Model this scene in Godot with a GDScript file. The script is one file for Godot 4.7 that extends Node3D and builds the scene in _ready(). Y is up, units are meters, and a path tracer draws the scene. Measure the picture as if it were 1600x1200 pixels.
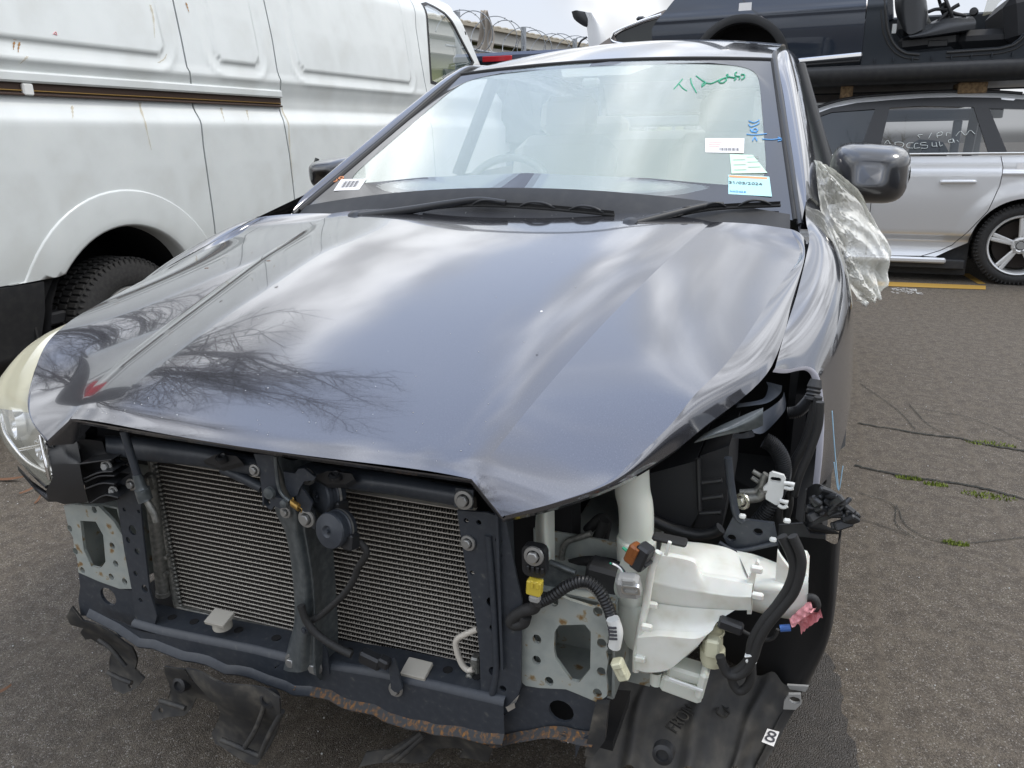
extends Node3D

var M := {}
var taken := {}
var sedan: Node3D
var rng := RandomNumberGenerator.new()

func lin(r, g, b, a = 1.0) -> Color:
	var c := Color(r, g, b).linear_to_srgb()
	c.a = a
	return c

func mat(key: String, c: Color, rough := 0.6, metal := 0.0) -> StandardMaterial3D:
	var m := StandardMaterial3D.new()
	m.resource_name = key
	m.albedo_color = c
	m.roughness = rough
	m.metallic = metal
	M[key] = m
	return m

func noise_tex(freq: float, ramp: Array, size := 512, oct := 4, sd := 1, normal := false, bump := 2.0, kind := FastNoiseLite.TYPE_SIMPLEX_SMOOTH) -> NoiseTexture2D:
	var n := FastNoiseLite.new()
	n.noise_type = kind
	n.frequency = freq
	n.fractal_octaves = oct
	n.seed = sd
	var t := NoiseTexture2D.new()
	t.width = size
	t.height = size
	t.seamless = true
	t.noise = n
	t.as_normal_map = normal
	t.bump_strength = bump
	if ramp.size():
		var g := Gradient.new()
		var offs := PackedFloat32Array()
		var cols := PackedColorArray()
		for k in ramp:
			offs.append(k[0])
			cols.append(k[1])
		g.offsets = offs
		g.colors = cols
		t.color_ramp = g
	return t

func tri_tex(m: StandardMaterial3D, t: Texture2D, scale: float, world := false) -> StandardMaterial3D:
	m.albedo_texture = t
	m.uv1_triplanar = true
	m.uv1_world_triplanar = world
	m.uv1_scale = Vector3.ONE * scale
	return m

func grain(m: StandardMaterial3D, freq: float, scale: float, depth: float, sd := 3) -> void:
	m.heightmap_enabled = true
	m.heightmap_texture = noise_tex(freq, [], 512, 4, sd)
	m.heightmap_scale = depth
	m.uv1_triplanar = true
	m.uv1_scale = Vector3.ONE * scale

func S() -> SurfaceTool:
	var st := SurfaceTool.new()
	st.begin(Mesh.PRIMITIVE_TRIANGLES)
	return st

func numbered(called: String) -> String:
	if not taken.has(called):
		taken[called] = 0
		return called
	taken[called] += 1
	return "%s_%03d" % [called, taken[called]]

func thing(called: String, label: String, category: String, at := Vector3.ZERO, group := "") -> Node3D:
	var o := Node3D.new()
	o.name = numbered(called)
	add_child(o)
	o.position = at
	meta(o, label, category, group)
	return o

func meta(o: Node3D, label: String, category := "", group := "", kind := "") -> Node3D:
	if label: o.set_meta("label", label)
	if category: o.set_meta("category", category)
	if group: o.set_meta("group", group)
	if kind: o.set_meta("kind", kind)
	return o

func part(called: String, st, m: Material, parent: Node = self, label := "") -> MeshInstance3D:
	var o := MeshInstance3D.new()
	if st is SurfaceTool: o.mesh = st.commit()
	else: o.mesh = st
	o.material_override = m
	o.name = numbered(called) if parent == self else called
	parent.add_child(o, true)
	if label: o.set_meta("label", label)
	return o

func multi(called: String, list: Array, parent: Node, label := "") -> MeshInstance3D:
	var am := ArrayMesh.new()
	var mats := []
	for k in list:
		am = k[0].commit(am)
		mats.append(k[1])
	var o := MeshInstance3D.new()
	o.mesh = am
	for i in mats.size(): o.set_surface_override_material(i, mats[i])
	o.name = numbered(called) if parent == self else called
	parent.add_child(o, true)
	if label: o.set_meta("label", label)
	return o

func tri(st: SurfaceTool, a: Vector3, b: Vector3, c: Vector3) -> void:
	var n := (c - a).cross(b - a).normalized()
	for v in [a, b, c]:
		st.set_normal(n)
		st.set_uv(Vector2(v.x + v.z, v.y))
		st.add_vertex(v)

func quad(st: SurfaceTool, a: Vector3, b: Vector3, c: Vector3, d: Vector3) -> void:
	tri(st, a, b, c)
	tri(st, a, c, d)

func box(st: SurfaceTool, c: Vector3, s: Vector3, bev := 0.0, bs := Basis.IDENTITY) -> void:
	var h := s * 0.5
	bev = minf(bev, minf(h.x, minf(h.y, h.z)) * 0.9)
	var ax := [Vector3.RIGHT, Vector3.UP, Vector3.BACK]
	var hh := [h.x, h.y, h.z]
	for i in 3:
		var j := (i + 1) % 3
		var k := (i + 2) % 3
		for sg in [-1.0, 1.0]:
			var o: Vector3 = ax[i] * hh[i] * sg
			var u: Vector3 = ax[j] * (hh[j] - bev)
			var w: Vector3 = ax[k] * (hh[k] - bev)
			if sg > 0: quad(st, c + bs * (o - u - w), c + bs * (o - u + w), c + bs * (o + u + w), c + bs * (o + u - w))
			else: quad(st, c + bs * (o - u - w), c + bs * (o + u - w), c + bs * (o + u + w), c + bs * (o - u + w))
			if bev > 0.0:
				for sj in [-1.0, 1.0]:
					var p1: Vector3 = o + ax[j] * sj * (hh[j] - bev)
					var p2: Vector3 = ax[i] * sg * (hh[i] - bev) + ax[j] * sj * hh[j]
					if sg * sj > 0: quad(st, c + bs * (p1 - w), c + bs * (p1 + w), c + bs * (p2 + w), c + bs * (p2 - w))
					else: quad(st, c + bs * (p1 + w), c + bs * (p1 - w), c + bs * (p2 - w), c + bs * (p2 + w))
	if bev > 0.0:
		for sx in [-1.0, 1.0]:
			for sy in [-1.0, 1.0]:
				for sz in [-1.0, 1.0]:
					var a := Vector3(sx * h.x, sy * (h.y - bev), sz * (h.z - bev))
					var b := Vector3(sx * (h.x - bev), sy * h.y, sz * (h.z - bev))
					var d := Vector3(sx * (h.x - bev), sy * (h.y - bev), sz * h.z)
					if sx * sy * sz > 0: tri(st, c + bs * a, c + bs * d, c + bs * b)
					else: tri(st, c + bs * a, c + bs * b, c + bs * d)

func cr(p: Array, t: float) -> Vector3:
	var n := p.size()
	var x := clampf(t, 0.0, 1.0) * (n - 1)
	var i := mini(int(x), n - 2)
	var f := x - i
	var p1: Vector3 = p[i]
	var p2: Vector3 = p[i + 1]
	var p0: Vector3 = p[i - 1] if i > 0 else p1 * 2.0 - p2
	var p3: Vector3 = p[i + 2] if i + 2 < n else p2 * 2.0 - p1
	return 0.5 * (2.0 * p1 + (p2 - p0) * f + (2.0 * p0 - 5.0 * p1 + 4.0 * p2 - p3) * f * f + (3.0 * p1 - p0 - 3.0 * p2 + p3) * f * f * f)

func smooth(p: Array, n: int) -> Array:
	var r := []
	for i in n: r.append(cr(p, float(i) / (n - 1)))
	return r

func lerps(p: Array, n: int) -> Array:          # even steps along a polyline
	var L := [0.0]
	for i in range(1, p.size()): L.append(L[-1] + p[i].distance_to(p[i - 1]))
	var r := []
	var k := 0
	for i in n:
		var d: float = L[-1] * i / (n - 1)
		while k < p.size() - 2 and L[k + 1] < d: k += 1
		r.append(p[k].lerp(p[k + 1], clampf((d - L[k]) / maxf(1e-6, L[k + 1] - L[k]), 0, 1)))
	return r

func grid(st: SurfaceTool, P: Array, flip := false, closed := false) -> void:
	var R := P.size()
	var C: int = P[0].size()
	var N := []
	for r in R:
		var row := PackedVector3Array()
		for c in C:
			var c0: int = c - 1 if c > 0 else (C - 2 if closed else 0)
			var c1: int = c + 1 if c < C - 1 else (1 if closed else C - 1)
			var dr: Vector3 = P[mini(r + 1, R - 1)][c] - P[maxi(r - 1, 0)][c]
			var dc: Vector3 = P[r][c1] - P[r][c0]
			var n := dr.cross(dc)
			if n.length() < 1e-12: n = Vector3.UP
			row.append(n.normalized() * (-1.0 if flip else 1.0))
		N.append(row)
	for r in R - 1:
		for c in C - 1:
			var q := [[r, c], [r, c + 1], [r + 1, c + 1], [r, c], [r + 1, c + 1], [r + 1, c]]
			if flip: q = [[r, c], [r + 1, c + 1], [r, c + 1], [r, c], [r + 1, c], [r + 1, c + 1]]
			for k in q:
				st.set_normal(N[k[0]][k[1]])
				st.set_uv(Vector2(float(k[1]) / (C - 1), float(k[0]) / (R - 1)))
				st.add_vertex(P[k[0]][k[1]])

func relax(P: Array, times: int) -> void:      # evens out a grid, its border rows kept
	for t in times:
		var Q := P.duplicate(true)
		for r in range(1, P.size() - 1):
			for c in range(1, P[0].size() - 1): P[r][c] = Q[r][c] * 0.4 + (Q[r - 1][c] + Q[r + 1][c] + Q[r][c - 1] + Q[r][c + 1]) * 0.15

func loft(st: SurfaceTool, curves: Array, nu: int, nv: int, flip := false, straight := false) -> Array:
	var cs := []
	for c in curves: cs.append(smooth(c, nu))
	var P := []
	for i in nu:
		var across := []
		for c in cs: across.append(c[i])
		P.append(lerps(across, nv) if straight else smooth(across, nv))
	grid(st, P, flip)
	return P

func tube(st: SurfaceTool, pts: Array, r, n := 8, steps := 0, caps := true) -> void:
	var p := smooth(pts, steps) if steps > 0 else pts
	var rows := []
	var prev := Vector3.ZERO
	for i in p.size():
		var d: Vector3 = (p[mini(i + 1, p.size() - 1)] - p[maxi(i - 1, 0)]).normalized()
		var u: Vector3
		if i == 0: u = d.cross(Vector3.UP if absf(d.y) < 0.9 else Vector3.RIGHT).normalized()
		else: u = (prev - d * prev.dot(d)).normalized()
		prev = u
		var w := d.cross(u)
		var rad: float = r if not (r is Array) else lerpf(r[0], r[1], float(i) / (p.size() - 1))
		var row := []
		for k in n + 1:
			var a := TAU * k / n
			row.append(p[i] + (u * cos(a) + w * sin(a)) * rad)
		rows.append(row)
	grid(st, rows, false, true)
	if caps:
		for e in [0, p.size() - 1]:
			for k in n:
				if e == 0: tri(st, p[0], rows[0][k], rows[0][k + 1])
				else: tri(st, p[e], rows[e][k + 1], rows[e][k])

func lathe(st: SurfaceTool, o: Vector3, axis: Vector3, prof: Array, n := 24) -> void:   # prof: [radius, height along axis]; flat-shaded bands stay crisp
	var z := axis.normalized()
	var u := z.cross(Vector3.UP if absf(z.y) < 0.9 else Vector3.RIGHT).normalized()
	var w := z.cross(u)
	for i in prof.size() - 1:
		var rows := []
		for j in [i, i + 1]:
			var row := []
			for k in n + 1:
				var a := TAU * k / n
				row.append(o + z * prof[j][1] + (u * cos(a) + w * sin(a)) * maxf(prof[j][0], 0.00001))
			rows.append(row)
		grid(st, rows, false, true)

func area(p: PackedVector2Array) -> float:
	var s := 0.0
	for i in p.size(): s += p[i].cross(p[(i + 1) % p.size()])
	return s * 0.5

func ccw(p) -> PackedVector2Array:
	var q := PackedVector2Array(p)
	if area(q) < 0: q.reverse()
	return q

func disc2(c: Vector2, r: float, n := 16, ry := 0.0) -> PackedVector2Array:
	var q := PackedVector2Array()
	for i in n: q.append(c + Vector2(cos(TAU * i / n) * r, sin(TAU * i / n) * (ry if ry > 0.0 else r)))
	return q

func cut(poly: PackedVector2Array, holes: Array) -> Array:
	var pieces := [poly]
	for h in holes:
		var hc := Vector2.ZERO
		for v in h: hc += v
		hc /= h.size()
		var next := []
		for p in pieces:
			if Geometry2D.intersect_polygons(p, h).is_empty():
				next.append(p)
				continue
			for sg in [-1.0, 1.0]:
				var b := 50.0
				var half := PackedVector2Array([Vector2(hc.x, -b), Vector2(hc.x + sg * b, -b), Vector2(hc.x + sg * b, b), Vector2(hc.x, b)])
				for a in Geometry2D.intersect_polygons(p, half):
					for q in Geometry2D.clip_polygons(a, h):
						if absf(area(q)) > 1e-9: next.append(q)
		pieces = next
	return pieces

func plate(st: SurfaceTool, outline, th: float, xf := Transform3D.IDENTITY, holes := []) -> void:   # front face at local z = 0, back at -th
	var poly := ccw(outline)
	var hs := []
	for h in holes: hs.append(ccw(h))
	for p in cut(poly, hs):
		var q := ccw(p)
		var ix := Geometry2D.triangulate_polygon(q)
		for t in range(0, ix.size(), 3):
			var a := q[ix[t]]
			var b := q[ix[t + 1]]
			var c := q[ix[t + 2]]
			if (b - a).cross(c - a) > 0:
				var w := b
				b = c
				c = w
			tri(st, xf * Vector3(a.x, a.y, 0), xf * Vector3(b.x, b.y, 0), xf * Vector3(c.x, c.y, 0))
			tri(st, xf * Vector3(a.x, a.y, -th), xf * Vector3(c.x, c.y, -th), xf * Vector3(b.x, b.y, -th))
	for e in [poly] + hs:
		var inner: bool = e != poly
		for i in e.size():
			var a: Vector2 = e[i]
			var b: Vector2 = e[(i + 1) % e.size()]
			var q := [xf * Vector3(a.x, a.y, 0), xf * Vector3(b.x, b.y, 0), xf * Vector3(b.x, b.y, -th), xf * Vector3(a.x, a.y, -th)]
			if inner: quad(st, q[0], q[3], q[2], q[1])
			else: quad(st, q[0], q[1], q[2], q[3])

func panel(st: SurfaceTool, outline, f: Callable, step: float, holes := [], rim := 0.015, xf := Transform3D.IDENTITY) -> void:   # sheet z = f(x, y) trimmed to an outline
	var poly := ccw(outline)
	var lo := poly[0]
	var hi := poly[0]
	for v in poly:
		lo = lo.min(v)
		hi = hi.max(v)
	var hs := []
	for h in holes: hs.append(ccw(h))
	var nx := int(ceil((hi.x - lo.x) / step))
	var ny := int(ceil((hi.y - lo.y) / step))
	var inside := []
	for i in nx + 1:
		var col := PackedByteArray()
		for j in ny + 1:
			var v := lo + Vector2(i, j) * step
			var ok := Geometry2D.is_point_in_polygon(v, poly)
			for h in hs:
				if ok and Geometry2D.is_point_in_polygon(v, h): ok = false
			col.append(1 if ok else 0)
		inside.append(col)
	var edge := {}
	for e in [poly] + hs:
		for i in e.size():
			var a: Vector2 = e[i]
			var b: Vector2 = e[(i + 1) % e.size()]
			var k := int(a.distance_to(b) / (step * 0.25)) + 1
			for j in k + 1:
				var v := (a.lerp(b, float(j) / k) - lo) / step
				for dx in [-0.02, 0.02]:
					for dy in [-0.02, 0.02]: edge[Vector2i(floori(v.x + dx), floori(v.y + dy))] = true
	var put := func(v: Vector2):
		var e := 0.002
		var z: float = f.call(v)
		var n := Vector3(-(f.call(v + Vector2(e, 0)) - f.call(v - Vector2(e, 0))) / (2 * e), -(f.call(v + Vector2(0, e)) - f.call(v - Vector2(0, e))) / (2 * e), 1).normalized()
		st.set_normal((xf.basis * n).normalized())
		st.set_uv(v)
		st.add_vertex(xf * Vector3(v.x, v.y, z))
	for i in nx:
		for j in ny:
			var a := lo + Vector2(i, j) * step
			var cell := PackedVector2Array([a, a + Vector2(step, 0), a + Vector2(step, step), a + Vector2(0, step)])
			if not edge.has(Vector2i(i, j)):
				if inside[i][j] and inside[i + 1][j + 1]:
					for k in [0, 2, 1, 0, 3, 2]: put.call(cell[k])
				continue
			var ps: Array = Geometry2D.intersect_polygons(cell, poly)
			for h in hs:
				var nx2 := []
				for p in ps: nx2 += Geometry2D.clip_polygons(p, h)
				ps = nx2
			for p in ps:
				if absf(area(p)) < 1e-9: continue
				var q := ccw(p)
				var ix := Geometry2D.triangulate_polygon(q)
				for t in range(0, ix.size(), 3):
					for k in [0, 2, 1]: put.call(q[ix[t + k]])
	if rim > 0:
		for e in [poly] + hs:
			for i in e.size():
				var a: Vector2 = e[i]
				var b: Vector2 = e[(i + 1) % e.size()]
				var k := maxi(1, int(a.distance_to(b) / step))
				for j in k:
					var p := a.lerp(b, float(j) / k)
					var r := a.lerp(b, float(j + 1) / k)
					var z0: float = f.call(p)
					var z1: float = f.call(r)
					quad(st, xf * Vector3(p.x, p.y, z0), xf * Vector3(r.x, r.y, z1), xf * Vector3(r.x, r.y, z1 - rim), xf * Vector3(p.x, p.y, z0 - rim))

func face(o: Vector3, n: Vector3, up := Vector3.UP) -> Transform3D:      # frame at o whose local z is n
	var z := n.normalized()
	var x := up.cross(z).normalized()
	return Transform3D(Basis(x, z.cross(x), z), o)

func rrect(c: Vector2, s: Vector2, r: float, n := 5) -> PackedVector2Array:
	var q := PackedVector2Array()
	var h := s * 0.5 - Vector2(r, r)
	for k in 4:
		var cc := c + Vector2([h.x, -h.x, -h.x, h.x][k], [h.y, h.y, -h.y, -h.y][k])
		for i in n: q.append(cc + Vector2.from_angle(PI * 0.5 * (k + float(i) / (n - 1))) * r)
	return q

func sd_rrect(p: Vector2, c: Vector2, s: Vector2, r: float) -> float:
	var d := (p - c).abs() - s * 0.5 + Vector2(r, r)
	return minf(maxf(d.x, d.y), 0.0) + d.max(Vector2.ZERO).length() - r

func bolt(at: Vector3, n: Vector3, r: float, parent: Node, m: Material = null) -> void:
	var st := S()
	lathe(st, at, n, [[r * 1.7, 0.0], [r * 1.6, r * 0.3], [r * 1.1, r * 0.35]], 18)
	lathe(st, at, n, [[r, r * 0.3], [r, r * 1.0], [r * 0.85, r * 1.15], [0, r * 1.15]], 6)
	part("bolt", st, m if m else M.bolt, parent)

func wire(called: String, pts: Array, r: float, m: Material, parent: Node, n := 7, label := "") -> MeshInstance3D:
	var st := S()
	tube(st, pts, r, n, pts.size() * 7)
	return part(called, st, m, parent, label)

func corrugated(called: String, pts: Array, r: float, ribs: int, m: Material, parent: Node) -> void:
	var st := S()
	var p := smooth(pts, ribs * 4 + 1)
	var rows := []
	var prev := Vector3.ZERO
	for i in p.size():
		var d: Vector3 = (p[mini(i + 1, p.size() - 1)] - p[maxi(i - 1, 0)]).normalized()
		var u: Vector3 = d.cross(Vector3.RIGHT).normalized() if i == 0 else (prev - d * prev.dot(d)).normalized()
		prev = u
		var row := []
		for k in 15: row.append(p[i] + (u * cos(TAU * k / 14) + d.cross(u) * sin(TAU * k / 14)) * r * (1.0 if i % 4 < 2 else 0.8))
		rows.append(row)
	grid(st, rows, false, true)
	part(called, st, m, parent)

func text(st: SurfaceTool, s: String, height: float, xf: Transform3D, font := "Droid Sans", depth := 0.0008) -> void:
	var tm := TextMesh.new()
	var f := SystemFont.new()
	f.font_names = PackedStringArray([font])
	tm.font = f
	tm.text = s
	tm.font_size = 32
	tm.pixel_size = height / 24.0
	tm.depth = depth
	tm.curve_step = 2.0
	st.append_from(tm, 0, xf)

func pen(st: SurfaceTool, strokes: Array, r: float) -> void:
	for s in strokes: tube(st, s, r, 5, s.size() * 4)

func carry(o: Node3D, bs: Basis, at: Vector3) -> void: o.transform = Transform3D(bs, at)

func make_sky() -> PanoramaSkyMaterial:
	var w := 1024
	var h := 512
	var im := Image.create(w, h, false, Image.FORMAT_RGBF)
	var n := FastNoiseLite.new()
	n.noise_type = FastNoiseLite.TYPE_SIMPLEX_SMOOTH
	n.fractal_octaves = 5
	n.frequency = 1.0
	n.seed = 11
	var n2 := FastNoiseLite.new()
	n2.fractal_octaves = 3
	n2.seed = 5
	n2.frequency = 1.0
	for y in h:
		var el := (0.5 - (y + 0.5) / h) * PI
		for x in w:
			var a := (x + 0.5) / w * TAU
			var d := Vector3(cos(a) * cos(el), sin(el), sin(a) * cos(el))
			var c: Vector3
			if d.y > -0.02:
				var k := 1.0 / (maxf(d.y, 0.0) + 0.22)
				var p := d * k
				var v := n.get_noise_3d(p.x * 0.7 + p.z * 0.3, 3.0, p.z * 1.9) * 0.75 + n2.get_noise_3d(p.x * 0.4 + 9.0, 1.0, p.z * 0.5) * 0.7
				var cover := smoothstep(-0.30, 0.30, v + 0.16)
				var blue := Vector3(0.40, 0.47, 0.63).lerp(Vector3(0.62, 0.70, 0.82), exp(-maxf(d.y, 0.0) * 3.5))
				var v2 := n.get_noise_3d(p.x * 1.5 + p.z * 0.8 + 20.0, 7.0, p.z * 4.2 - p.x * 0.6)
				var cloud := Vector3(0.92, 0.94, 0.97) * lerpf(0.50, 1.22, smoothstep(-0.42, 0.42, v2 + v * 0.45))
				c = blue.lerp(cloud, cover)
				c = c.lerp(Vector3(0.90, 0.92, 0.95), exp(-maxf(d.y, 0.0) * 6.0))
				c *= 0.95 + 1.8 * smoothstep(0.0, 0.95, d.y)     # a covered sky is brightest overhead
			else:
				c = Vector3(0.16, 0.155, 0.15)
			im.set_pixel(x, y, Color(c.x, c.y, c.z))
	var m := PanoramaSkyMaterial.new()
	m.panorama = ImageTexture.create_from_image(im)
	return m

func make_materials() -> void:
	var m: StandardMaterial3D
	m = mat("gloss black", lin(0.020, 0.021, 0.024), 0.3)
	m.clearcoat_enabled = true
	m.clearcoat = 1.0
	m.clearcoat_roughness = 0.03
	m = mat("sedan paint", Color.WHITE, 0.3, 0.75)
	tri_tex(m, noise_tex(0.16, [[0.0, lin(0.110, 0.112, 0.126)], [0.72, lin(0.128, 0.130, 0.145)], [0.80, lin(0.14, 0.142, 0.155)], [0.90, lin(0.24, 0.24, 0.24)]], 1024, 3, 77), 2.2)
	m.metallic_specular = 0.7
	m.roughness_texture = noise_tex(0.006, [[0.0, Color(0.55, 0.55, 0.55)], [0.5, Color(0.8, 0.8, 0.8)], [1.0, Color(1, 1, 1)]], 512, 5, 78)
	m.roughness = 0.17
	mat("primer", lin(0.42, 0.42, 0.47), 0.45)  # pale colour imitates sky light caught along the near wing flange
	m.clearcoat_enabled = true
	m.clearcoat = 1.0
	m.clearcoat_roughness = 0.025
	m = mat("glass", Color(0.80, 0.92, 0.86, 0.07), 0.02)
	m.transparency = BaseMaterial3D.TRANSPARENCY_ALPHA
	m.metallic_specular = 0.68
	m = mat("dark glass", lin(0.012, 0.016, 0.016), 0.03)
	m.metallic_specular = 0.6
	m = mat("frit", lin(0.02, 0.02, 0.022), 0.08)
	m.metallic_specular = 0.7
	m = mat("dust film", Color(0.86, 0.91, 0.80, 0.15), 0.5)  # whitish see-through sheet paints a sky veil over the windscreen
	m.transparency = BaseMaterial3D.TRANSPARENCY_ALPHA
	mat("black plastic", lin(0.016, 0.017, 0.019), 0.42)
	m = mat("rough plastic", Color.WHITE, 0.6)
	tri_tex(m, noise_tex(0.012, [[0.0, lin(0.016, 0.017, 0.019)], [0.5, lin(0.021, 0.022, 0.024)], [1.0, lin(0.034, 0.034, 0.033)]], 512, 6, 61), 3.0)
	m = mat("dusty plastic", Color.WHITE, 0.66)
	tri_tex(m, noise_tex(0.012, [[0.0, lin(0.018, 0.019, 0.021)], [0.45, lin(0.028, 0.028, 0.028)], [0.68, lin(0.055, 0.052, 0.046)], [1.0, lin(0.12, 0.108, 0.09)]], 512, 6, 63), 3.0)
	mat("rubber", lin(0.018, 0.018, 0.018), 0.7)
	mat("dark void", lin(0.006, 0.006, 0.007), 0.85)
	mat("engine bay", lin(0.016, 0.017, 0.02), 0.6)
	m = mat("support paint", Color.WHITE, 0.42)
	tri_tex(m, noise_tex(0.03, [[0.0, lin(0.028, 0.033, 0.042)], [0.6, lin(0.034, 0.040, 0.050)], [0.8, lin(0.042, 0.048, 0.056)], [0.95, lin(0.085, 0.087, 0.085)]], 512, 6, 4), 4.0)
	m = mat("strut paint", Color.WHITE, 0.3, 0.35)
	tri_tex(m, noise_tex(0.025, [[0.0, lin(0.06, 0.07, 0.074)], [0.6, lin(0.11, 0.123, 0.127)], [1.0, lin(0.17, 0.18, 0.18)]], 512, 6, 9), 4.0)
	m = mat("grey green paint", Color.WHITE, 0.5)
	tri_tex(m, noise_tex(0.012, [[0.0, lin(0.25, 0.275, 0.26)], [0.5, lin(0.31, 0.335, 0.315)], [0.74, lin(0.33, 0.345, 0.315)], [0.85, lin(0.22, 0.15, 0.07)], [0.95, lin(0.16, 0.06, 0.02)]], 512, 6, 14), 3.3)
	m = mat("rust", Color.WHITE, 0.85)
	tri_tex(m, noise_tex(0.02, [[0.0, lin(0.05, 0.05, 0.05)], [0.55, lin(0.045, 0.047, 0.05)], [0.64, lin(0.10, 0.062, 0.036)], [0.78, lin(0.28, 0.125, 0.03)], [1.0, lin(0.16, 0.07, 0.03)]], 512, 6, 21), 8.0)
	m = mat("fin core", Color.WHITE, 0.8, 0.0)
	tri_tex(m, noise_tex(0.2, [[0.0, lin(0.022, 0.019, 0.016)], [0.6, lin(0.036, 0.031, 0.026)], [1.0, lin(0.085, 0.074, 0.062)]], 512, 3, 8), 10.0)
	mat("aluminium", lin(0.62, 0.58, 0.51), 0.5, 0.1)
	m = mat("dull aluminium", Color.WHITE, 0.5, 0.7)
	tri_tex(m, noise_tex(0.03, [[0.0, lin(0.13, 0.13, 0.12)], [0.6, lin(0.27, 0.27, 0.25)], [1.0, lin(0.36, 0.35, 0.32)]], 512, 5, 6), 5.0)
	mat("bolt", lin(0.36, 0.36, 0.35), 0.42, 0.8)
	mat("zinc", lin(0.62, 0.60, 0.52), 0.25, 0.9)
	mat("pad", lin(0.40, 0.38, 0.33), 0.8)
	m = mat("tank", Color.WHITE, 0.34)
	tri_tex(m, noise_tex(0.012, [[0.0, lin(0.60, 0.59, 0.50)], [0.4, lin(0.71, 0.715, 0.655)], [1.0, lin(0.76, 0.77, 0.72)]], 512, 6, 51), 3.0)
	m.subsurf_scatter_enabled = true
	m.subsurf_scatter_strength = 0.12
	m = mat("milky", lin(0.58, 0.60, 0.54), 0.35)
	m.subsurf_scatter_enabled = true
	m.subsurf_scatter_strength = 0.1
	mat("nylon", lin(0.66, 0.67, 0.65), 0.4)
	mat("cream plastic", lin(0.56, 0.55, 0.40), 0.45)
	mat("yellow plastic", lin(0.55, 0.42, 0.05), 0.4)
	mat("brown plastic", lin(0.20, 0.065, 0.015), 0.35)
	mat("grey plastic", lin(0.28, 0.28, 0.27), 0.4)
	mat("pink tape", lin(0.72, 0.30, 0.32), 0.55)
	mat("brass", lin(0.45, 0.29, 0.09), 0.35, 0.8)
	mat("orange flex", lin(0.55, 0.16, 0.04), 0.5)
	mat("blue plastic", lin(0.05, 0.14, 0.42), 0.4)
	mat("green ink", lin(0.03, 0.33, 0.19), 0.6)
	mat("blue ink", lin(0.12, 0.36, 0.72), 0.6)
	mat("pale blue ink", lin(0.38, 0.62, 0.80), 0.6)
	mat("white ink", lin(0.75, 0.80, 0.78), 0.6)
	mat("paper", lin(0.80, 0.79, 0.78), 0.7)
	mat("print", lin(0.06, 0.06, 0.07), 0.7)
	mat("red print", lin(0.55, 0.12, 0.08), 0.7)
	mat("green paper", lin(0.55, 0.78, 0.62), 0.7)
	mat("teal paper", lin(0.42, 0.70, 0.72), 0.7)
	mat("orange print", lin(0.80, 0.32, 0.14), 0.7)
	m = mat("clear lens", Color(0.96, 0.95, 0.86, 0.16), 0.08)
	m.transparency = BaseMaterial3D.TRANSPARENCY_ALPHA
	m = mat("hazed lens", Color(0.90, 0.88, 0.76, 0.46), 0.28)
	m.transparency = BaseMaterial3D.TRANSPARENCY_ALPHA
	m = mat("tinted glass", Color(0.06, 0.10, 0.09, 0.62), 0.02)
	m.transparency = BaseMaterial3D.TRANSPARENCY_ALPHA
	m.metallic_specular = 0.6
	mat("chrome", lin(0.80, 0.80, 0.80), 0.12, 1.0)
	mat("satin chrome", lin(0.70, 0.70, 0.68), 0.3, 0.9)
	m = mat("film", Color(0.96, 0.96, 0.93, 0.60), 0.26)
	m.transparency = BaseMaterial3D.TRANSPARENCY_ALPHA
	m.metallic_specular = 0.6
	m = mat("van paint", Color.WHITE, 0.38)
	tri_tex(m, noise_tex(0.004, [[0.0, lin(0.56, 0.58, 0.565)], [0.4, lin(0.60, 0.628, 0.62)], [0.6, lin(0.62, 0.65, 0.642)], [1.0, lin(0.645, 0.67, 0.66)]], 512, 6, 31), 1.3)
	m.clearcoat_enabled = true
	m.clearcoat = 0.6
	m.clearcoat_roughness = 0.12
	m = mat("rust stain", Color(1, 1, 1, 1), 0.7)
	mat("rail rust", lin(0.055, 0.032, 0.022), 0.6, 0.3)
	m = mat("tyre", Color.WHITE, 0.82)
	tri_tex(m, noise_tex(0.03, [[0.0, lin(0.014, 0.014, 0.015)], [1.0, lin(0.04, 0.039, 0.037)]], 512, 5, 12), 3.0)
	m = mat("wagon silver", lin(0.68, 0.69, 0.70), 0.3, 0.4)
	m.clearcoat_enabled = true
	m.clearcoat_roughness = 0.04
	m = mat("navy paint", lin(0.018, 0.027, 0.045), 0.16, 0.4)
	m.clearcoat_enabled = true
	m.clearcoat_roughness = 0.03
	mat("navy inner", lin(0.014, 0.020, 0.028), 0.35, 0.1)
	m = mat("brown paint", lin(0.24, 0.21, 0.195), 0.32, 0.5)
	m.clearcoat_enabled = true
	m = mat("white paint", lin(0.75, 0.76, 0.76), 0.3)
	m.clearcoat_enabled = true
	m = mat("blue paint", lin(0.022, 0.035, 0.075), 0.25, 0.3)
	m.clearcoat_enabled = true
	m = mat("red lens", lin(0.50, 0.02, 0.03), 0.15)
	mat("leather", lin(0.045, 0.048, 0.052), 0.4)
	mat("beige trim", lin(0.40, 0.40, 0.36), 0.8)
	mat("grey trim", lin(0.26, 0.27, 0.25), 0.8)
	m = mat("timber", Color.WHITE, 0.85)
	tri_tex(m, noise_tex(0.02, [[0.0, lin(0.07, 0.045, 0.025)], [0.5, lin(0.19, 0.125, 0.065)], [1.0, lin(0.27, 0.19, 0.10)]], 512, 5, 17), 3.0)
	mat("alloy", lin(0.68, 0.68, 0.67), 0.3, 0.4)
	mat("brake", lin(0.028, 0.022, 0.019), 0.6, 0.5)
	m = mat("bark", lin(0.055, 0.045, 0.038), 0.9)
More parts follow.
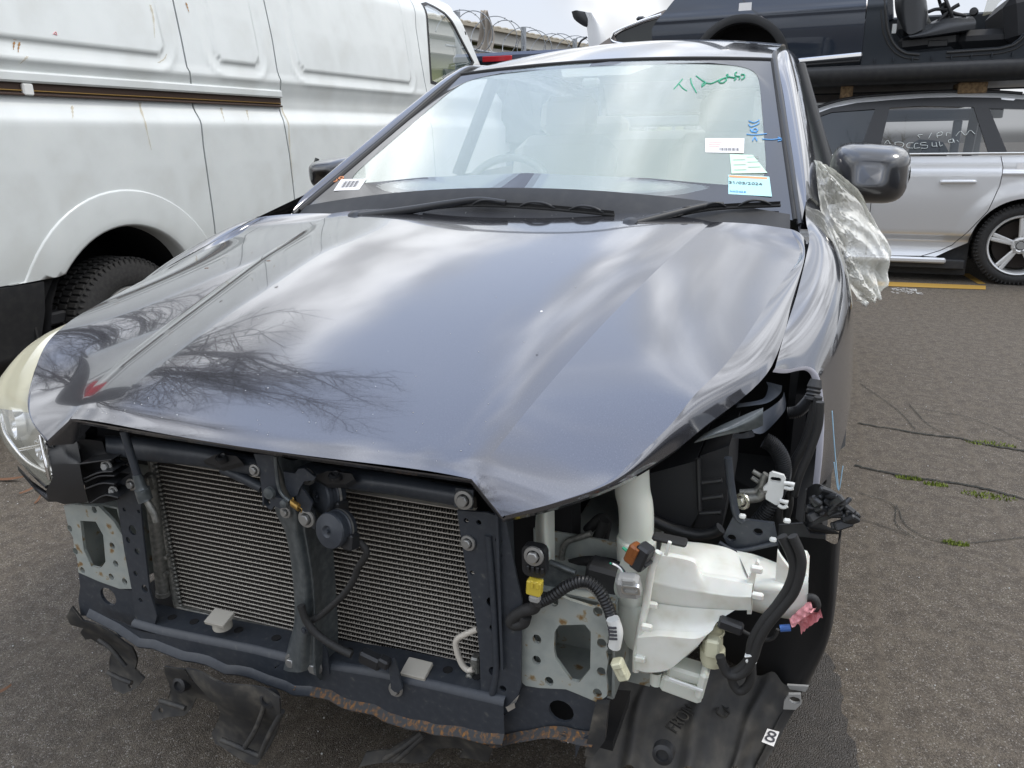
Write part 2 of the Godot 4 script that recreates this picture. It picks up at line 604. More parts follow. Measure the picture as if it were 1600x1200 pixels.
	m = mat("moss", lin(0.19, 0.24, 0.04), 0.9)
	mat("dry leaf", lin(0.15, 0.075, 0.04), 0.8)
	mat("line paint", lin(0.42, 0.25, 0.045), 0.75)
	mat("worn white", lin(0.50, 0.50, 0.48), 0.8)
	mat("crack", lin(0.030, 0.031, 0.026), 0.95)
	m = mat("asphalt", Color.WHITE, 0.86)
	tri_tex(m, stone_tex(0.14, [[0.0, lin(0.072, 0.060, 0.046)], [0.45, lin(0.113, 0.095, 0.073)], [0.75, lin(0.141, 0.119, 0.092)], [0.93, lin(0.17, 0.152, 0.13)], [1.0, lin(0.32, 0.30, 0.275)]], 2, true), 2.5, true)
	m.heightmap_enabled = true
	m.heightmap_texture = stone_tex(0.14, [[0.0, Color.WHITE], [1.0, Color.BLACK]], 2, false)
	m.heightmap_scale = 0.22
	m.detail_enabled = true
	m.detail_blend_mode = BaseMaterial3D.BLEND_MODE_MUL
	m.detail_albedo = noise_tex(0.006, [[0.0, Color(0.80, 0.79, 0.78)], [0.4, Color(0.90, 0.89, 0.88)], [0.6, Color(0.97, 0.96, 0.95)], [1.0, Color(1.0, 1.0, 0.98)]], 1024, 6, 40)
	var shade_mat: StandardMaterial3D = M.asphalt.duplicate()  # darker, smoother asphalt copy for the painted shade sheet
	shade_mat.albedo_color = lin(0.34, 0.34, 0.35)
	shade_mat.roughness = 0.42
	M["shaded asphalt"] = shade_mat
	mat("galvanised", lin(0.30, 0.32, 0.34), 0.5, 0.6)
	m = mat("building green", lin(0.22, 0.23, 0.10), 0.85)
	mat("roof sheet", lin(0.33, 0.30, 0.24), 0.75)
	mat("roof fascia", lin(0.42, 0.42, 0.40), 0.7)
	m = mat("rag", lin(0.42, 0.38, 0.33), 0.9)

func stone_tex(freq: float, ramp: Array, sd: int, value: bool) -> NoiseTexture2D:
	var t := noise_tex(freq, ramp, 1024, 1, sd)
	var n: FastNoiseLite = t.noise
	n.noise_type = FastNoiseLite.TYPE_CELLULAR
	n.fractal_type = FastNoiseLite.FRACTAL_NONE
	n.cellular_return_type = FastNoiseLite.RETURN_CELL_VALUE if value else FastNoiseLite.RETURN_DISTANCE
	n.cellular_jitter = 1.0
	return t

func structure(called: String, st: SurfaceTool, m: Material, label: String) -> MeshInstance3D:
	var o := part(called, st, m)
	meta(o, label, "", "", "structure")
	return o

func make_ground() -> void:
	var st := S()
	for i in 40:
		for j in 40:
			var a := Vector3(-100 + i * 5, 0, -100 + j * 5)
			for v in [a, a + Vector3(5, 0, 0), a + Vector3(5, 0, 5), a, a + Vector3(5, 0, 5), a + Vector3(0, 0, 5)]:
				st.set_normal(Vector3.UP)
				st.set_uv(Vector2(v.x, v.z) * 0.22)
				st.add_vertex(v)
	structure("ground", st, M.asphalt, "brown grey worn asphalt yard with fine stones")
	# cracks and worn paint: thin sheets a few millimetres above the asphalt
	var lines := [[Vector3(1.0126,0,-2.5691), Vector3(1.1636,0,-2.5372), Vector3(1.2843,0,-2.5145), Vector3(1.4027,0,-2.5086), Vector3(1.5117,0,-2.4637), Vector3(1.6622,0,-2.4371), Vector3(1.8337,0,-2.4417)], [Vector3(0.9887,0,-2.0669), Vector3(1.131,0,-2.0278), Vector3(1.2368,0,-2.0162), Vector3(1.3399,0,-2.0111), Vector3(1.4555,0,-1.9778), Vector3(1.5944,0,-1.9043)], [Vector3(1.0401,0,-3.1938), Vector3(1.1819,0,-2.8249), Vector3(1.2399,0,-2.5635)],
		[Vector3(1.2426,0,-2.9225), Vector3(1.2972,0,-2.6497), Vector3(1.3801,0,-2.5162)], [Vector3(1.1132,0,-1.7491), Vector3(1.1399,0,-1.5821), Vector3(1.2419,0,-1.5119), Vector3(1.3922,0,-1.5873), Vector3(1.5091,0,-1.6598)], [Vector3(1.004,0,-1.8072), Vector3(1.103,0,-1.7455), Vector3(1.1035,0,-1.597), Vector3(1.1529,0,-1.5147)], [Vector3(0.9688,0,-1.597), Vector3(1.0454,0,-1.5763), Vector3(1.1357,0,-1.5262)], [Vector3(1.2911,0,-2.862), Vector3(1.4888,0,-2.793), Vector3(1.6415,0,-2.5607)]]
	for i in lines.size():
		var s := S()
		var p := smooth(lines[i], 130)
		for k in p.size() - 1:
			var d: Vector3 = (p[k + 1] - p[k]).normalized()
			var n := Vector3(-d.z, 0, d.x)
			var wid := (0.0055 if i < 2 else 0.0014)
			var j := n * rng.randf_range(-0.6, 0.6) * wid * 2.4
			p[k + 1] += j
			var w0 := wid * (0.6 + 0.7 * absf(sin(k * 1.7 + i)))
			var w1 := wid * (0.6 + 0.7 * absf(sin((k + 1) * 1.7 + i)))
			quad(s, p[k] - n * w0 + Vector3(0, 0.004, 0), p[k + 1] - n * w1 + Vector3(0, 0.004, 0), p[k + 1] + n * w1 + Vector3(0, 0.004, 0), p[k] + n * w0 + Vector3(0, 0.004, 0))
		structure("ground_crack", s, M.crack, "dark crack running through the asphalt")
	var yl := S()
	for q in [[Vector3(1.2335,0,-6.358), Vector3(2.0781,0,-6.385), Vector3(2.05,0,-6.1981), Vector3(1.2242,0,-6.1328)], [Vector3(1.9673,0,-6.9826), Vector3(2.034,0,-6.4647), Vector3(2.0927,0,-6.4819), Vector3(2.0408,0,-7.0037)]]:
		quad(yl, q[0] + Vector3(0, 0.004, 0), q[1] + Vector3(0, 0.004, 0), q[2] + Vector3(0, 0.004, 0), q[3] + Vector3(0, 0.004, 0))
	structure("painted_line", yl, M["line paint"], "faded yellow parking line beside the silver wagon")
	var wf := S()
	for i in 60:
		var c: Vector3 = Vector3(1.4381,0,-5.9578) + Vector3(rng.randf_range(-0.09, 0.12), 0.004, rng.randf_range(-0.13, 0.13))
		var q := disc2(Vector2.ZERO, rng.randf_range(0.004, 0.016), 6, rng.randf_range(0.004, 0.02))
		for k in 6: tri(wf, c, c + Vector3(q[k].x, 0, q[k].y), c + Vector3(q[(k + 1) % 6].x, 0, q[(k + 1) % 6].y))
	structure("paint_fleck", wf, M["worn white"], "worn white paint flecks on the asphalt")
	# dark sheet: the sedan's shade under its front corner, painted on the ground
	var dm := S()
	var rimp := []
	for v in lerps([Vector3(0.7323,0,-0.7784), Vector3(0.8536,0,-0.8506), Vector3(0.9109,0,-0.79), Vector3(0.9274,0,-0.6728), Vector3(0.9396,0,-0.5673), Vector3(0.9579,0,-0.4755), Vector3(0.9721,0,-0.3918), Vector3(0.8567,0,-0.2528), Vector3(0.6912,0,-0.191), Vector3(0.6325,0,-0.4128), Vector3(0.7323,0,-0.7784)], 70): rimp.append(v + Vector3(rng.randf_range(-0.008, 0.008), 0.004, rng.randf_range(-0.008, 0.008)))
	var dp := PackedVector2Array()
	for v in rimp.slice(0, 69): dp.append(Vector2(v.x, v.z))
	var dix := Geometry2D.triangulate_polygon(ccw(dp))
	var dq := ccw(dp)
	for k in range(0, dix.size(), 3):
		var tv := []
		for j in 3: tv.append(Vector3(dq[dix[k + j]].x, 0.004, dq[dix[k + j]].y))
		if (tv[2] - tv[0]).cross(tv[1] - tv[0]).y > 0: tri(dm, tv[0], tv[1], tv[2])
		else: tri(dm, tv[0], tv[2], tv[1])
	structure("ground_shade", dm, M["shaded asphalt"], "painted shade on the asphalt under the sedan's front corner")
	# moss and grass in the cracks
	var tufts := [[Vector3(1.5105,0,-2.4854), 0.05, "bright green moss tuft growing in the upper crack"], [Vector3(1.1724,0,-2.0056), 0.025, "small moss tuft in the lower crack, nearest the car"], [Vector3(1.2578,0,-1.9763), 0.022, "small moss tuft midway along the lower crack"],
		[Vector3(1.4189,0,-1.9318), 0.045, "long moss tuft at the far end of the lower crack"], [Vector3(1.2639,0,-1.5198), 0.02, "faint moss tuft in the curved thin crack"]]
	for t in tufts:
		var s := S()
		for i in 140:
			var a := rng.randf() * TAU
			var r: float = t[1] * sqrt(rng.randf())
			var b: Vector3 = t[0] + Vector3(cos(a) * r * 1.9, 0.0, sin(a) * r * 0.6)
			var u := Vector3(rng.randf_range(-1, 1), 0, rng.randf_range(-1, 1)).normalized()
			var tip := b + Vector3(rng.randf_range(-0.006, 0.006), rng.randf_range(0.004, 0.014), rng.randf_range(-0.006, 0.006))
			tri(s, b - u * 0.003, tip, b + u * 0.003)
		meta(part("moss_tuft", s, M.moss), t[2], "moss", "moss in the asphalt cracks")
	# loose stones
	var gs := S()
	for i in 700:
		var c := Vector3(rng.randf_range(-2.2, 2.2), 0.002, rng.randf_range(-4.0, 0.6))
		box(gs, c, Vector3.ONE * rng.randf_range(0.0015, 0.004), 0.001, Basis.from_euler(Vector3(rng.randf() * 3, rng.randf() * 3, 0)))
	var go := part("loose_gravel", gs, M["worn white"])
	meta(go, "tiny pale stones scattered over the asphalt", "gravel", "", "stuff")
	# dry leaves and a twig by the van
	var lv := [[Vector3(-2.013,0,-0.8612), 0.06, 0.3, "long reddish dry leaf on the asphalt under the van bumper"], [Vector3(-1.8472,0,-0.8115), 0.03, 1.2, "short orange leaf scrap beside the long dry leaf"], [Vector3(-1.7395,0,-0.7647), 0.025, 2.0, "thin pale leaf stem by the headlight"], [Vector3(-0.8885,0,0.0079), 0.02, 0.8, "small orange leaf at the front left of the yard"]]
	for l in lv:
		var s := S()
		var P := []
		for i in 7:
			var t := i / 6.0
			var w: float = l[1] * 0.16 * sin(PI * clampf(t, 0.06, 0.97))
			P.append([Vector3((t - 0.5) * 2 * l[1], 0.006 + 0.012 * t * t, -w), Vector3((t - 0.5) * 2 * l[1], 0.012 + 0.012 * t * t, 0), Vector3((t - 0.5) * 2 * l[1], 0.006 + 0.012 * t * t, w)])
		grid(s, P)
		var o := part("dry_leaf", s, M["dry leaf"])
		meta(o, l[3], "leaf")
		o.position = l[0]
		o.rotation.y = l[2]

func branch(st: SurfaceTool, a: Vector3, d: Vector3, L: float, r: float, lvl: int) -> void:
	var pts := [a]
	var p := a
	var dd := d
	var n := 4 if lvl < 3 else 3
	for i in n:
		dd = (dd + Vector3(rng.randf_range(-1, 1), rng.randf_range(-0.5, 0.9), rng.randf_range(-1, 1)) * 0.22).normalized()
		p += dd * L / n
		pts.append(p)
	tube(st, pts, [r, r * 0.55], 7 if lvl < 2 else (5 if lvl < 3 else 3), 0, false)
	if lvl >= 5: return
	var kids: int = [5, 5, 5, 5, 4][lvl]
	for k in kids:
		var t := 0.35 + 0.65 * (k + rng.randf()) / kids
		var x := clampf(t * n, 0, n - 0.001)
		var at: Vector3 = pts[int(x)].lerp(pts[int(x) + 1], x - int(x))
		var side := Vector3(rng.randf_range(-1, 1), rng.randf_range(-0.2, 0.6), rng.randf_range(-1, 1)).normalized()
		branch(st, at, (dd * 0.65 + side * 0.8).normalized(), L * rng.randf_range(0.5, 0.72), r * 0.5, lvl + 1)

func make_tree(at: Vector3, h: float, lean: Vector3, label: String) -> void:
	var t := thing("bare_tree", label, "tree", at, "leafless trees round the yard")
	var s := S()
	tube(s, [Vector3.ZERO, Vector3(0.03, h * 0.12, 0), Vector3(0, h * 0.25, 0.05) + lean * h * 0.1], [h * 0.028, h * 0.02], 10, 8)
	part("trunk", s, M.bark, t)
	var c := S()
	for k in 5:
		var a := TAU * k / 5 + 0.4
		branch(c, Vector3(0, h * 0.235, 0.05) + lean * h * 0.1, (Vector3(cos(a) * 0.6, 0.9, sin(a) * 0.6) + lean).normalized(), h * 0.34, h * 0.0095, 1)
	part("crown", c, M.bark, t)

func make_far() -> void:
	# long low industrial building with a sheet roof and a deep eave, running away to the right
	var L := 34.0
	var b := thing("industrial_building", "low yellow green industrial building with grey eaves behind the razor wire fence", "building", Vector3(-5.7, 0, -12.2))
	b.rotation.y = atan2(0.19, -1.0)
	var s := S()
	box(s, Vector3(3.0, 1.55, 14.0), Vector3(6.0, 3.1, L), 0.02)
	part("wall", s, M["building green"], b)
	s = S()
	box(s, Vector3(-0.25, 3.02, 14.0), Vector3(0.10, 0.28, L), 0.01)
	part("fascia", s, M["roof fascia"], b)
	s = S()
	box(s, Vector3(-0.14, 2.72, 14.0), Vector3(0.08, 0.22, L), 0.01)
	part("fascia", s, M["roof fascia"], b)
	s = S()
	for i in 140:
		var z := -3.0 + i * 0.243
		box(s, Vector3(2.6, 3.30, z), Vector3(6.0, 0.05, 0.12), 0.02, Basis(Vector3.BACK, 0.05))
	box(s, Vector3(2.6, 3.26, 14.0), Vector3(6.0, 0.05, L), 0.0, Basis(Vector3.BACK, 0.05))
	part("roof", s, M["roof sheet"], b)
	s = S()
	for i in 8:
		s = S()
		box(s, Vector3(-0.03, 1.9, 1.0 + i * 4.0), Vector3(0.06, 1.0, 1.8), 0.01)
		part("window", s, M["dark glass"], b)
	# fence with razor coils
	var f := thing("wire_fence", "galvanised mesh fence topped with coils of razor wire", "fence", Vector3(-3.4, 0, -7.8))
	f.rotation.y = atan2(0.14, -1.0)
	var n := 12
	for i in n:
		s = S()
		tube(s, [Vector3(0, 0, 0.2 + i * 1.6), Vector3(0, 2.62, 0.2 + i * 1.6)], 0.035, 10, 0)
		part("post", s, M.galvanised, f)
	for y in [0.15, 1.2, 2.25]:
		s = S()
		tube(s, [Vector3(0.04, y, 0), Vector3(0.04, y, 18.5)], 0.014, 6, 0)
		part("rail", s, M.galvanised, f)
	s = S()
	for i in 220:
		var z0 := i * 0.08
		for q in [[Vector3(-0.04, 0.05, z0), Vector3(-0.04, 2.25, z0 + 1.1)], [Vector3(-0.045, 2.25, z0), Vector3(-0.045, 0.05, z0 + 1.1)]]: tube(s, q, 0.002, 3, 0, false)
	part("wire_mesh", s, M.galvanised, f).set_meta("kind", "stuff")
	s = S()
	var p := []
	for i in 1500:
		var t := i / 1500.0
		var a := t * TAU * 46
		p.append(Vector3(cos(a) * 0.24, 2.42 + sin(a) * 0.22 + 0.03 * sin(t * 40), 0.1 + t * 18.0 + 0.1 * sin(a * 0.5)))
	tube(s, p, 0.006, 4, 0, false)
	for i in range(0, 1500, 4):
		var d: Vector3 = (p[mini(i + 1, 1499)] - p[i]).normalized()
		box(s, p[i], Vector3(0.022, 0.022, 0.004), 0, Basis.looking_at(d, Vector3.FORWARD if absf(d.z) < 0.9 else Vector3.UP))
	part("razor_coil", s, M.galvanised, f)
	# rag caught on the wire
	s = S()
	var P := []
	for i in 16:
		var row := []
		for j in 14:
			var u := i / 15.0
			var v := j / 13.0
			var wv := lerpf(0.05, 0.11, sin(u * 2.2)) 
			row.append(Vector3((v - 0.5) * 2 * wv + 0.03 * sin(u * 5), -u * 0.62, 0.035 * sin(v * 14 + u * 4) + 0.02 * sin(u * 9)))
		P.append(row)
	grid(s, P)
	var rg := part("torn_rag", s, M.rag)
	meta(rg, "torn grey brown cloth rag caught on the razor wire", "rag")
	rg.position = Vector3(-3.5408,2.7993,-9.2)

func make_wheel(parent: Node, called: String, c: Vector3, axis: Vector3, R: float, rim_r: float, w: float, spokes: int, alloy: Material) -> Node3D:   # axis points outward
	var xf := face(c, axis)
	var st := S()
	var prof := [[rim_r, -w], [R * 0.93, -w], [R, -w * 0.85], [R, -w * 0.15], [R * 0.975, -w * 0.05], [R * 0.93, 0.0], [rim_r + (R - rim_r) * 0.45, 0.012], [rim_r + 0.008, 0.004], [rim_r, -0.012]]
	var rows := []
	for p in prof:
		var row := []
		for k in 49: row.append(xf * Vector3(cos(TAU * k / 48) * p[0], -sin(TAU * k / 48) * p[0], p[1]))
		rows.append(row)
	grid(st, rows, false, true)
	for k in 64:
		for j in 3:
			var a := TAU * (k + 0.3 * j) / 64
			var bs := xf.basis * Basis(Vector3.BACK, a)
			box(st, xf * Vector3(cos(a) * (R + 0.001), sin(a) * (R + 0.001), -w * (0.2 + 0.3 * j)), Vector3(0.012, R * 0.07, w * 0.24), 0.002, bs)
	for k in 64:
		var a := TAU * k / 64
		box(st, xf * Vector3(cos(a) * R * 0.955, sin(a) * R * 0.955, -0.004), Vector3(R * 0.07, R * 0.03, 0.012), 0.002, xf.basis * Basis(Vector3.BACK, a))
	var wh := Node3D.new()
	wh.name = called
	parent.add_child(wh, true)
	part("tyre", st, M.tyre, wh)
	st = S()
	lathe(st, xf.origin, axis, [[rim_r, -0.012], [rim_r * 0.97, 0.004], [rim_r * 0.93, 0.0], [rim_r * 0.90, -0.03], [rim_r * 0.88, -w * 0.8]], 40)
	for k in spokes:
		var a := TAU * k / spokes + 0.32
		for sg in ([-1.0, 1.0] if spokes <= 5 else [0.0]):
			var b: float = a + sg * 0.085
			var r0 := rim_r * 0.20
			var r1 := rim_r * 0.92
			var mid := (r0 + r1) * 0.5
			var bs := xf.basis * Basis(Vector3.BACK, b)
			box(st, xf * Vector3(cos(b) * mid, sin(b) * mid, -0.012 - 0.008 * absf(sg)), Vector3(r1 - r0, rim_r * (0.13 if spokes <= 5 else 0.09), 0.03), 0.008, bs)
	lathe(st, xf.origin, axis, [[rim_r * 0.27, -0.04], [rim_r * 0.27, 0.0], [rim_r * 0.2, 0.006], [rim_r * 0.15, -0.002]], 24)
	part("rim", st, alloy, wh)
	st = S()
	lathe(st, xf.origin, axis, [[rim_r * 0.14, -0.01], [rim_r * 0.12, 0.006], [0.0, 0.006]], 20)
	for k in 5: lathe(st, xf * Vector3(cos(TAU * k / 5) * rim_r * 0.2, sin(TAU * k / 5) * rim_r * 0.2, 0.0), axis, [[0.012, 0.0], [0.012, 0.008], [0.0, 0.008]], 6)
	part("hub", st, M["grey plastic"], wh)
	st = S()
	lathe(st, xf.origin, axis, [[rim_r * 0.78, -w * 0.5], [rim_r * 0.78, -w * 0.42], [rim_r * 0.3, -w * 0.42], [rim_r * 0.28, -w * 0.2], [0, -w * 0.2]], 32)
	part("brake_disc", st, M.brake, wh)
	return wh

func smst(a: float, b: float, x: float) -> float: return smoothstep(a, b, x)

func van_skin(v: Vector2) -> float:
	# outward offset of the van side at (along, height): tumblehome, shoulder step, pressed panels, wheel flare
	var y := v.y
	var n := -0.10 * smst(0.95, 0.25, y) * smst(0.95, 0.25, y)
	n -= 0.02 * smst(1.30, 1.42, y) + 0.03 * smst(1.585, 1.45, y) * smst(1.32, 1.42, y) + maxf(0.0, y - 1.56) * 0.16
	n -= 0.30 * pow(maxf(0.0, y - 2.15) / 0.30, 2.6)
	n += 0.005 * exp(-pow((y - 1.575) / 0.015, 2))
	for r in [[-0.385, 1.63], [0.97, 0.36], [2.23, 1.42]]:
		var d := sd_rrect(v, Vector2(r[0] + (y - 1.65) * 0.06, 1.98), Vector2(r[1], 0.67), 0.07)
		n += 0.013 * smst(0.012, -0.012, d)
		n += 0.004 * exp(-pow((d - 0.075) / 0.02, 2))
	# dents beside the small pressed panel
	n -= 0.006 * exp(-((v - Vector2(0.93, 2.12)) / 0.06).length_squared())
	return n

func make_van() -> void:
	var t := thing("white_van", "large white panel van with rusty sliding door rail beside the grey sedan", "van")
	t.transform = Transform3D(Basis(Vector3(0.0183,0,-0.9998), Vector3.UP, Vector3(0.9998,0,0.0183)), Vector3(-2.3457,0,-1.9029))
	var f := van_skin
	var arch := []
	for i in 33:
		var a := PI * i / 32.0
		arch.append(Vector2(cos(a) * 0.475, 0.36 + sin(a) * 0.50))
	var g := 0.0055
	# seams measured on the side: rear quarter | narrow panel | sliding door | front door
	var seam1 := [Vector2(0.5805,1.9212), Vector2(0.5726,1.7383), Vector2(0.5632,1.5986), Vector2(0.5983,1.4762), Vector2(0.5899,1.3799), Vector2(0.5812,1.201), Vector2(0.5865,0.9677), Vector2(0.5911,0.7539)]
	var seam2 := [Vector2(1.321,2.0228), Vector2(1.3199,1.8119), Vector2(1.3015,1.6316), Vector2(1.3261,1.452), Vector2(1.2797,1.3207), Vector2(1.3002,1.1522), Vector2(1.3078,0.9601), Vector2(1.3105,0.803)]
	var seam3 := [Vector2(3.2465,2.2897), Vector2(3.1801,2.0665), Vector2(3.1688,1.8509), Vector2(3.1671,1.6573)]
	var y_top := 2.42
	var s1 := PackedVector2Array([Vector2(seam1[0].x, y_top)]) 
	s1.append_array(PackedVector2Array(seam1))
	s1.append(Vector2(seam1[-1].x + 0.03, 0.34))
	var s2 := PackedVector2Array([Vector2(seam2[0].x, y_top)])
	s2.append_array(PackedVector2Array(seam2))
	s2.append(Vector2(seam2[-1].x + 0.03, 0.34))
	var s3 := PackedVector2Array([Vector2(seam3[0].x - 0.02, y_top)])
	s3.append_array(PackedVector2Array(seam3))
	s3.append(Vector2(seam3[-1].x + 0.05, 0.9))
	s3.append(Vector2(seam3[-1].x + 0.05, 0.34))
	var rear := PackedVector2Array([Vector2(-1.12, y_top), Vector2(-1.22, 0.66), Vector2(-0.46, 0.66)])
	var q1 := PackedVector2Array(rear)
	var arch_r := arch.duplicate()
	arch_r.reverse()
	for v in arch_r:
		if v.y > 0.66: q1.append(v)
	q1.append_array([Vector2(0.47, 0.34)])
	var rev := s1.duplicate()
	rev.reverse()
	q1.append_array(rev)
	var shrink := func(p) -> PackedVector2Array:
		var o := Geometry2D.offset_polygon(ccw(p), -g)
		return o[0] if o.size() else p
	var st := S()
	panel(st, shrink.call(q1), f, 0.022)
	part("rear_quarter_panel", st, M["van paint"], t)
	var q2 := s1.duplicate()
	rev = s2.duplicate()
	rev.reverse()
	q2.append_array(rev)
	st = S()
	panel(st, shrink.call(q2), f, 0.022)
	part("middle_panel", st, M["van paint"], t)
	var q3 := s2.duplicate()
	rev = s3.duplicate()
	rev.reverse()
	q3.append_array(rev)
	st = S()
	panel(st, shrink.call(q3), f, 0.022)
	part("sliding_door", st, M["van paint"], t)
	var front := PackedVector2Array([Vector2(5.1811,2.6697), Vector2(4.3381,2.4569), Vector2(4.0496,2.3024), Vector2(4.1202,2.1683), Vector2(4.2206,2.0434), Vector2(4.3233,1.8933)])
	front.append_array([Vector2(4.85, 1.45), Vector2(4.85, 0.34)])
	var q4 := s3.duplicate()
	rev = front.duplicate()
	rev.reverse()
	q4.append_array(rev)
	var win := PackedVector2Array([Vector2(3.4212,2.2896), Vector2(3.5666,2.3209), Vector2(3.6771,2.3061), Vector2(3.8044,2.2701), Vector2(3.8869,2.208), Vector2(3.9915,2.0951), Vector2(4.1091,1.9792), Vector2(4.1992,1.8911), Vector2(3.9211,1.7237), Vector2(3.5976,1.6282), Vector2(3.2623,1.6623)])
	win = ccw(win)
	for i in win.size():
		if win[i].y < 1.62: win[i].y = 1.60
	st = S()
	panel(st, shrink.call(q4), f, 0.03, [win])
	var fd := part("front_door", st, M["van paint"], t)
	st = S()
	var wi := Geometry2D.offset_polygon(win, -0.025)[0]
	panel(st, win, func(v): return f.call(v) + 0.004, 0.04, [wi], 0.012)
	part("window_frame", st, M.rubber, fd)
	st = S()
	panel(st, wi, func(v): return f.call(v) - 0.012, 0.06, [], 0.004)
	part("window", st, M.glass, fd)
	# dark backing behind the seams, roof, far side and ends
	st = S()
	var back := PackedVector2Array([Vector2(-1.05, 2.36), Vector2(-1.15, 0.7), Vector2(-0.56, 0.7)])
	for v in arch_r: back.append((v - Vector2(0, 0.36)) * 1.03 + Vector2(0, 0.36))
	back.append_array([Vector2(0.6, 0.36), Vector2(3.2, 0.36), Vector2(3.2, 2.36)])
	panel(st, back, func(v): return f.call(v) - 0.022, 0.10, [], 0.0)
	part("inner_skin", st, M["dark void"], t)
	st = S()
	var rows := []
	for i in 9:
		var s := lerpf(-1.12, 4.2, i / 8.0)
		rows.append([Vector3(s, 2.42, -0.39), Vector3(s, 2.48, -0.50), Vector3(s, 2.52, -0.85), Vector3(s, 2.48, -1.2), Vector3(s, 2.42, -1.31)])
	grid(st, rows, true)
	part("roof", st, M["van paint"], t)
	st = S()
	box(st, Vector3(1.0, 1.40, -1.70), Vector3(4.2, 2.05, 0.03), 0.01)
	box(st, Vector3(-1.10, 1.45, -0.87), Vector3(0.04, 1.9, 1.5), 0.01)
	box(st, Vector3(1.7, 0.45, -0.90), Vector3(5.6, 0.06, 1.5), 0.01)
	box(st, Vector3(0.0, 0.75, -1.10), Vector3(1.1, 0.62, 0.9), 0.02)
	part("load_body", st, M["engine bay"], t)
	st = S()
	loft(st, [[Vector3(4.15, 2.44, -0.40), Vector3(4.85, 1.44, -0.08)], [Vector3(4.2, 2.46, -0.85), Vector3(4.95, 1.46, -0.85)], [Vector3(4.15, 2.44, -1.3), Vector3(4.85, 1.44, -1.62)]], 8, 10, true)
	part("windscreen", st, M.glass, t)
	st = S()
	loft(st, [[Vector3(4.85, 1.44, -0.08), Vector3(5.05, 1.30, -0.10), Vector3(5.2, 0.95, -0.12), Vector3(5.2, 0.36, -0.14)], [Vector3(4.95, 1.46, -0.85), Vector3(5.2, 1.30, -0.85), Vector3(5.32, 0.95, -0.85), Vector3(5.32, 0.36, -0.85)], [Vector3(4.85, 1.44, -1.62), Vector3(5.05, 1.30, -1.6), Vector3(5.2, 0.95, -1.58), Vector3(5.2, 0.36, -1.56)]], 16, 10, true)
	part("nose", st, M["van paint"], t)
	# front seat seen through the door window
	st = S()
	box(st, Vector3(3.45, 1.55, -0.55), Vector3(0.16, 0.75, 0.5), 0.06, Basis(Vector3.BACK, 0.15))
	box(st, Vector3(3.40, 2.02, -0.55), Vector3(0.10, 0.2, 0.26), 0.04, Basis(Vector3.BACK, 0.15))
	part("seat", st, M["beige trim"], t)
	# wheel arch lip, liner, wheel
	st = S()
	rows = []
	for i in 33:
		var a := PI * i / 32.0
		var dv := Vector2(cos(a), sin(a))
		var row := []
		for k in [[0.632, 0.0], [0.630, 0.007], [0.622, 0.010], [0.56, 0.011], [0.50, 0.011], [0.472, 0.010], [0.462, 0.004], [0.458, -0.02], [0.458, -0.09]]:
			var p: Vector2 = Vector2(0, 0.36) + Vector2(dv.x * k[0], dv.y * (k[0] + 0.025))
			if p.y < 0.665 and p.x < 0: p.y = 0.664
			row.append(Vector3(p.x, p.y, f.call(p) + k[1] - 0.002))
		rows.append(row)
	grid(st, rows)
	part("wheel_arch_flare", st, M["van paint"], t)
	st = S()
	rows = []
	for i in 17:
		var a := PI * i / 16.0
		rows.append([Vector3(cos(a) * 0.47, 0.36 + sin(a) * 0.49, -0.03), Vector3(cos(a) * 0.47, 0.36 + sin(a) * 0.49, -0.62)])
	grid(st, rows)
	box(st, Vector3(0, 0.6, -0.64), Vector3(1.0, 0.6, 0.02))
	part("wheel_well", st, M["dark void"], t)
	make_wheel(t, "wheel", Vector3(0.03, 0.34, -0.075), Vector3.BACK, 0.34, 0.205, 0.20, 9, M["grey plastic"])
	make_wheel(t, "wheel", Vector3(3.9, 0.34, -0.09), Vector3.BACK, 0.34, 0.205, 0.20, 9, M["grey plastic"])
	make_wheel(t, "wheel", Vector3(3.9, 0.34, -1.62), Vector3.FORWARD, 0.34, 0.205, 0.20, 9, M["grey plastic"])
	make_wheel(t, "wheel", Vector3(0.03, 0.34, -1.62), Vector3.FORWARD, 0.34, 0.205, 0.20, 9, M["grey plastic"])
	# black rear bumper corner
	st = S()
	var bf := func(v: Vector2) -> float: return f.call(v) + 0.012 - 0.10 * smst(0.34, 0.22, v.y)
	var bp := PackedVector2Array([Vector2(-1.26, 0.665), Vector2(-0.475, 0.655), Vector2(-0.475, 0.52), Vector2(-0.50, 0.34), Vector2(-0.56, 0.26), Vector2(-1.26, 0.26)])
	panel(st, bp, bf, 0.03, [], 0.05)
	box(st, Vector3(-1.25, 0.46, -0.87), Vector3(0.16, 0.40, 1.7), 0.04)
	part("rear_bumper", st, M["rough plastic"], t)
	st = S()
	box(st, Vector3(-0.52, 0.30, -0.17), Vector3(0.01, 0.36, 0.24))
	part("mud_flap", st, M.rubber, t)
	# tail lamp (outside the frame, seen mirrored in the sedan's bonnet)
	st = S()
	box(st, Vector3(-1.10, 1.22, -0.03), Vector3(0.12, 0.62, 0.12), 0.03)
	part("tail_lamp", st, M["red lens"], t)
	# sliding door rail: white cover, rusty channel
	var r0: Vector2 = Vector2(-0.8079,1.5138)
	var r1: Vector2 = Vector2(1.3153,1.5026)
	st = S()
	var off: float = f.call(Vector2(0.4, 1.49))
	var L := r1.x - r0.x
	var mid := (r0.x + r1.x) * 0.5
	box(st, Vector3(mid, 1.497, off + 0.012), Vector3(L, 0.044, 0.03), 0.008)
	var rail := part("door_rail", st, M["van paint"], t)
	st = S()
	box(st, Vector3(mid + 0.002, 1.456, off + 0.002), Vector3(L - 0.004, 0.042, 0.006))
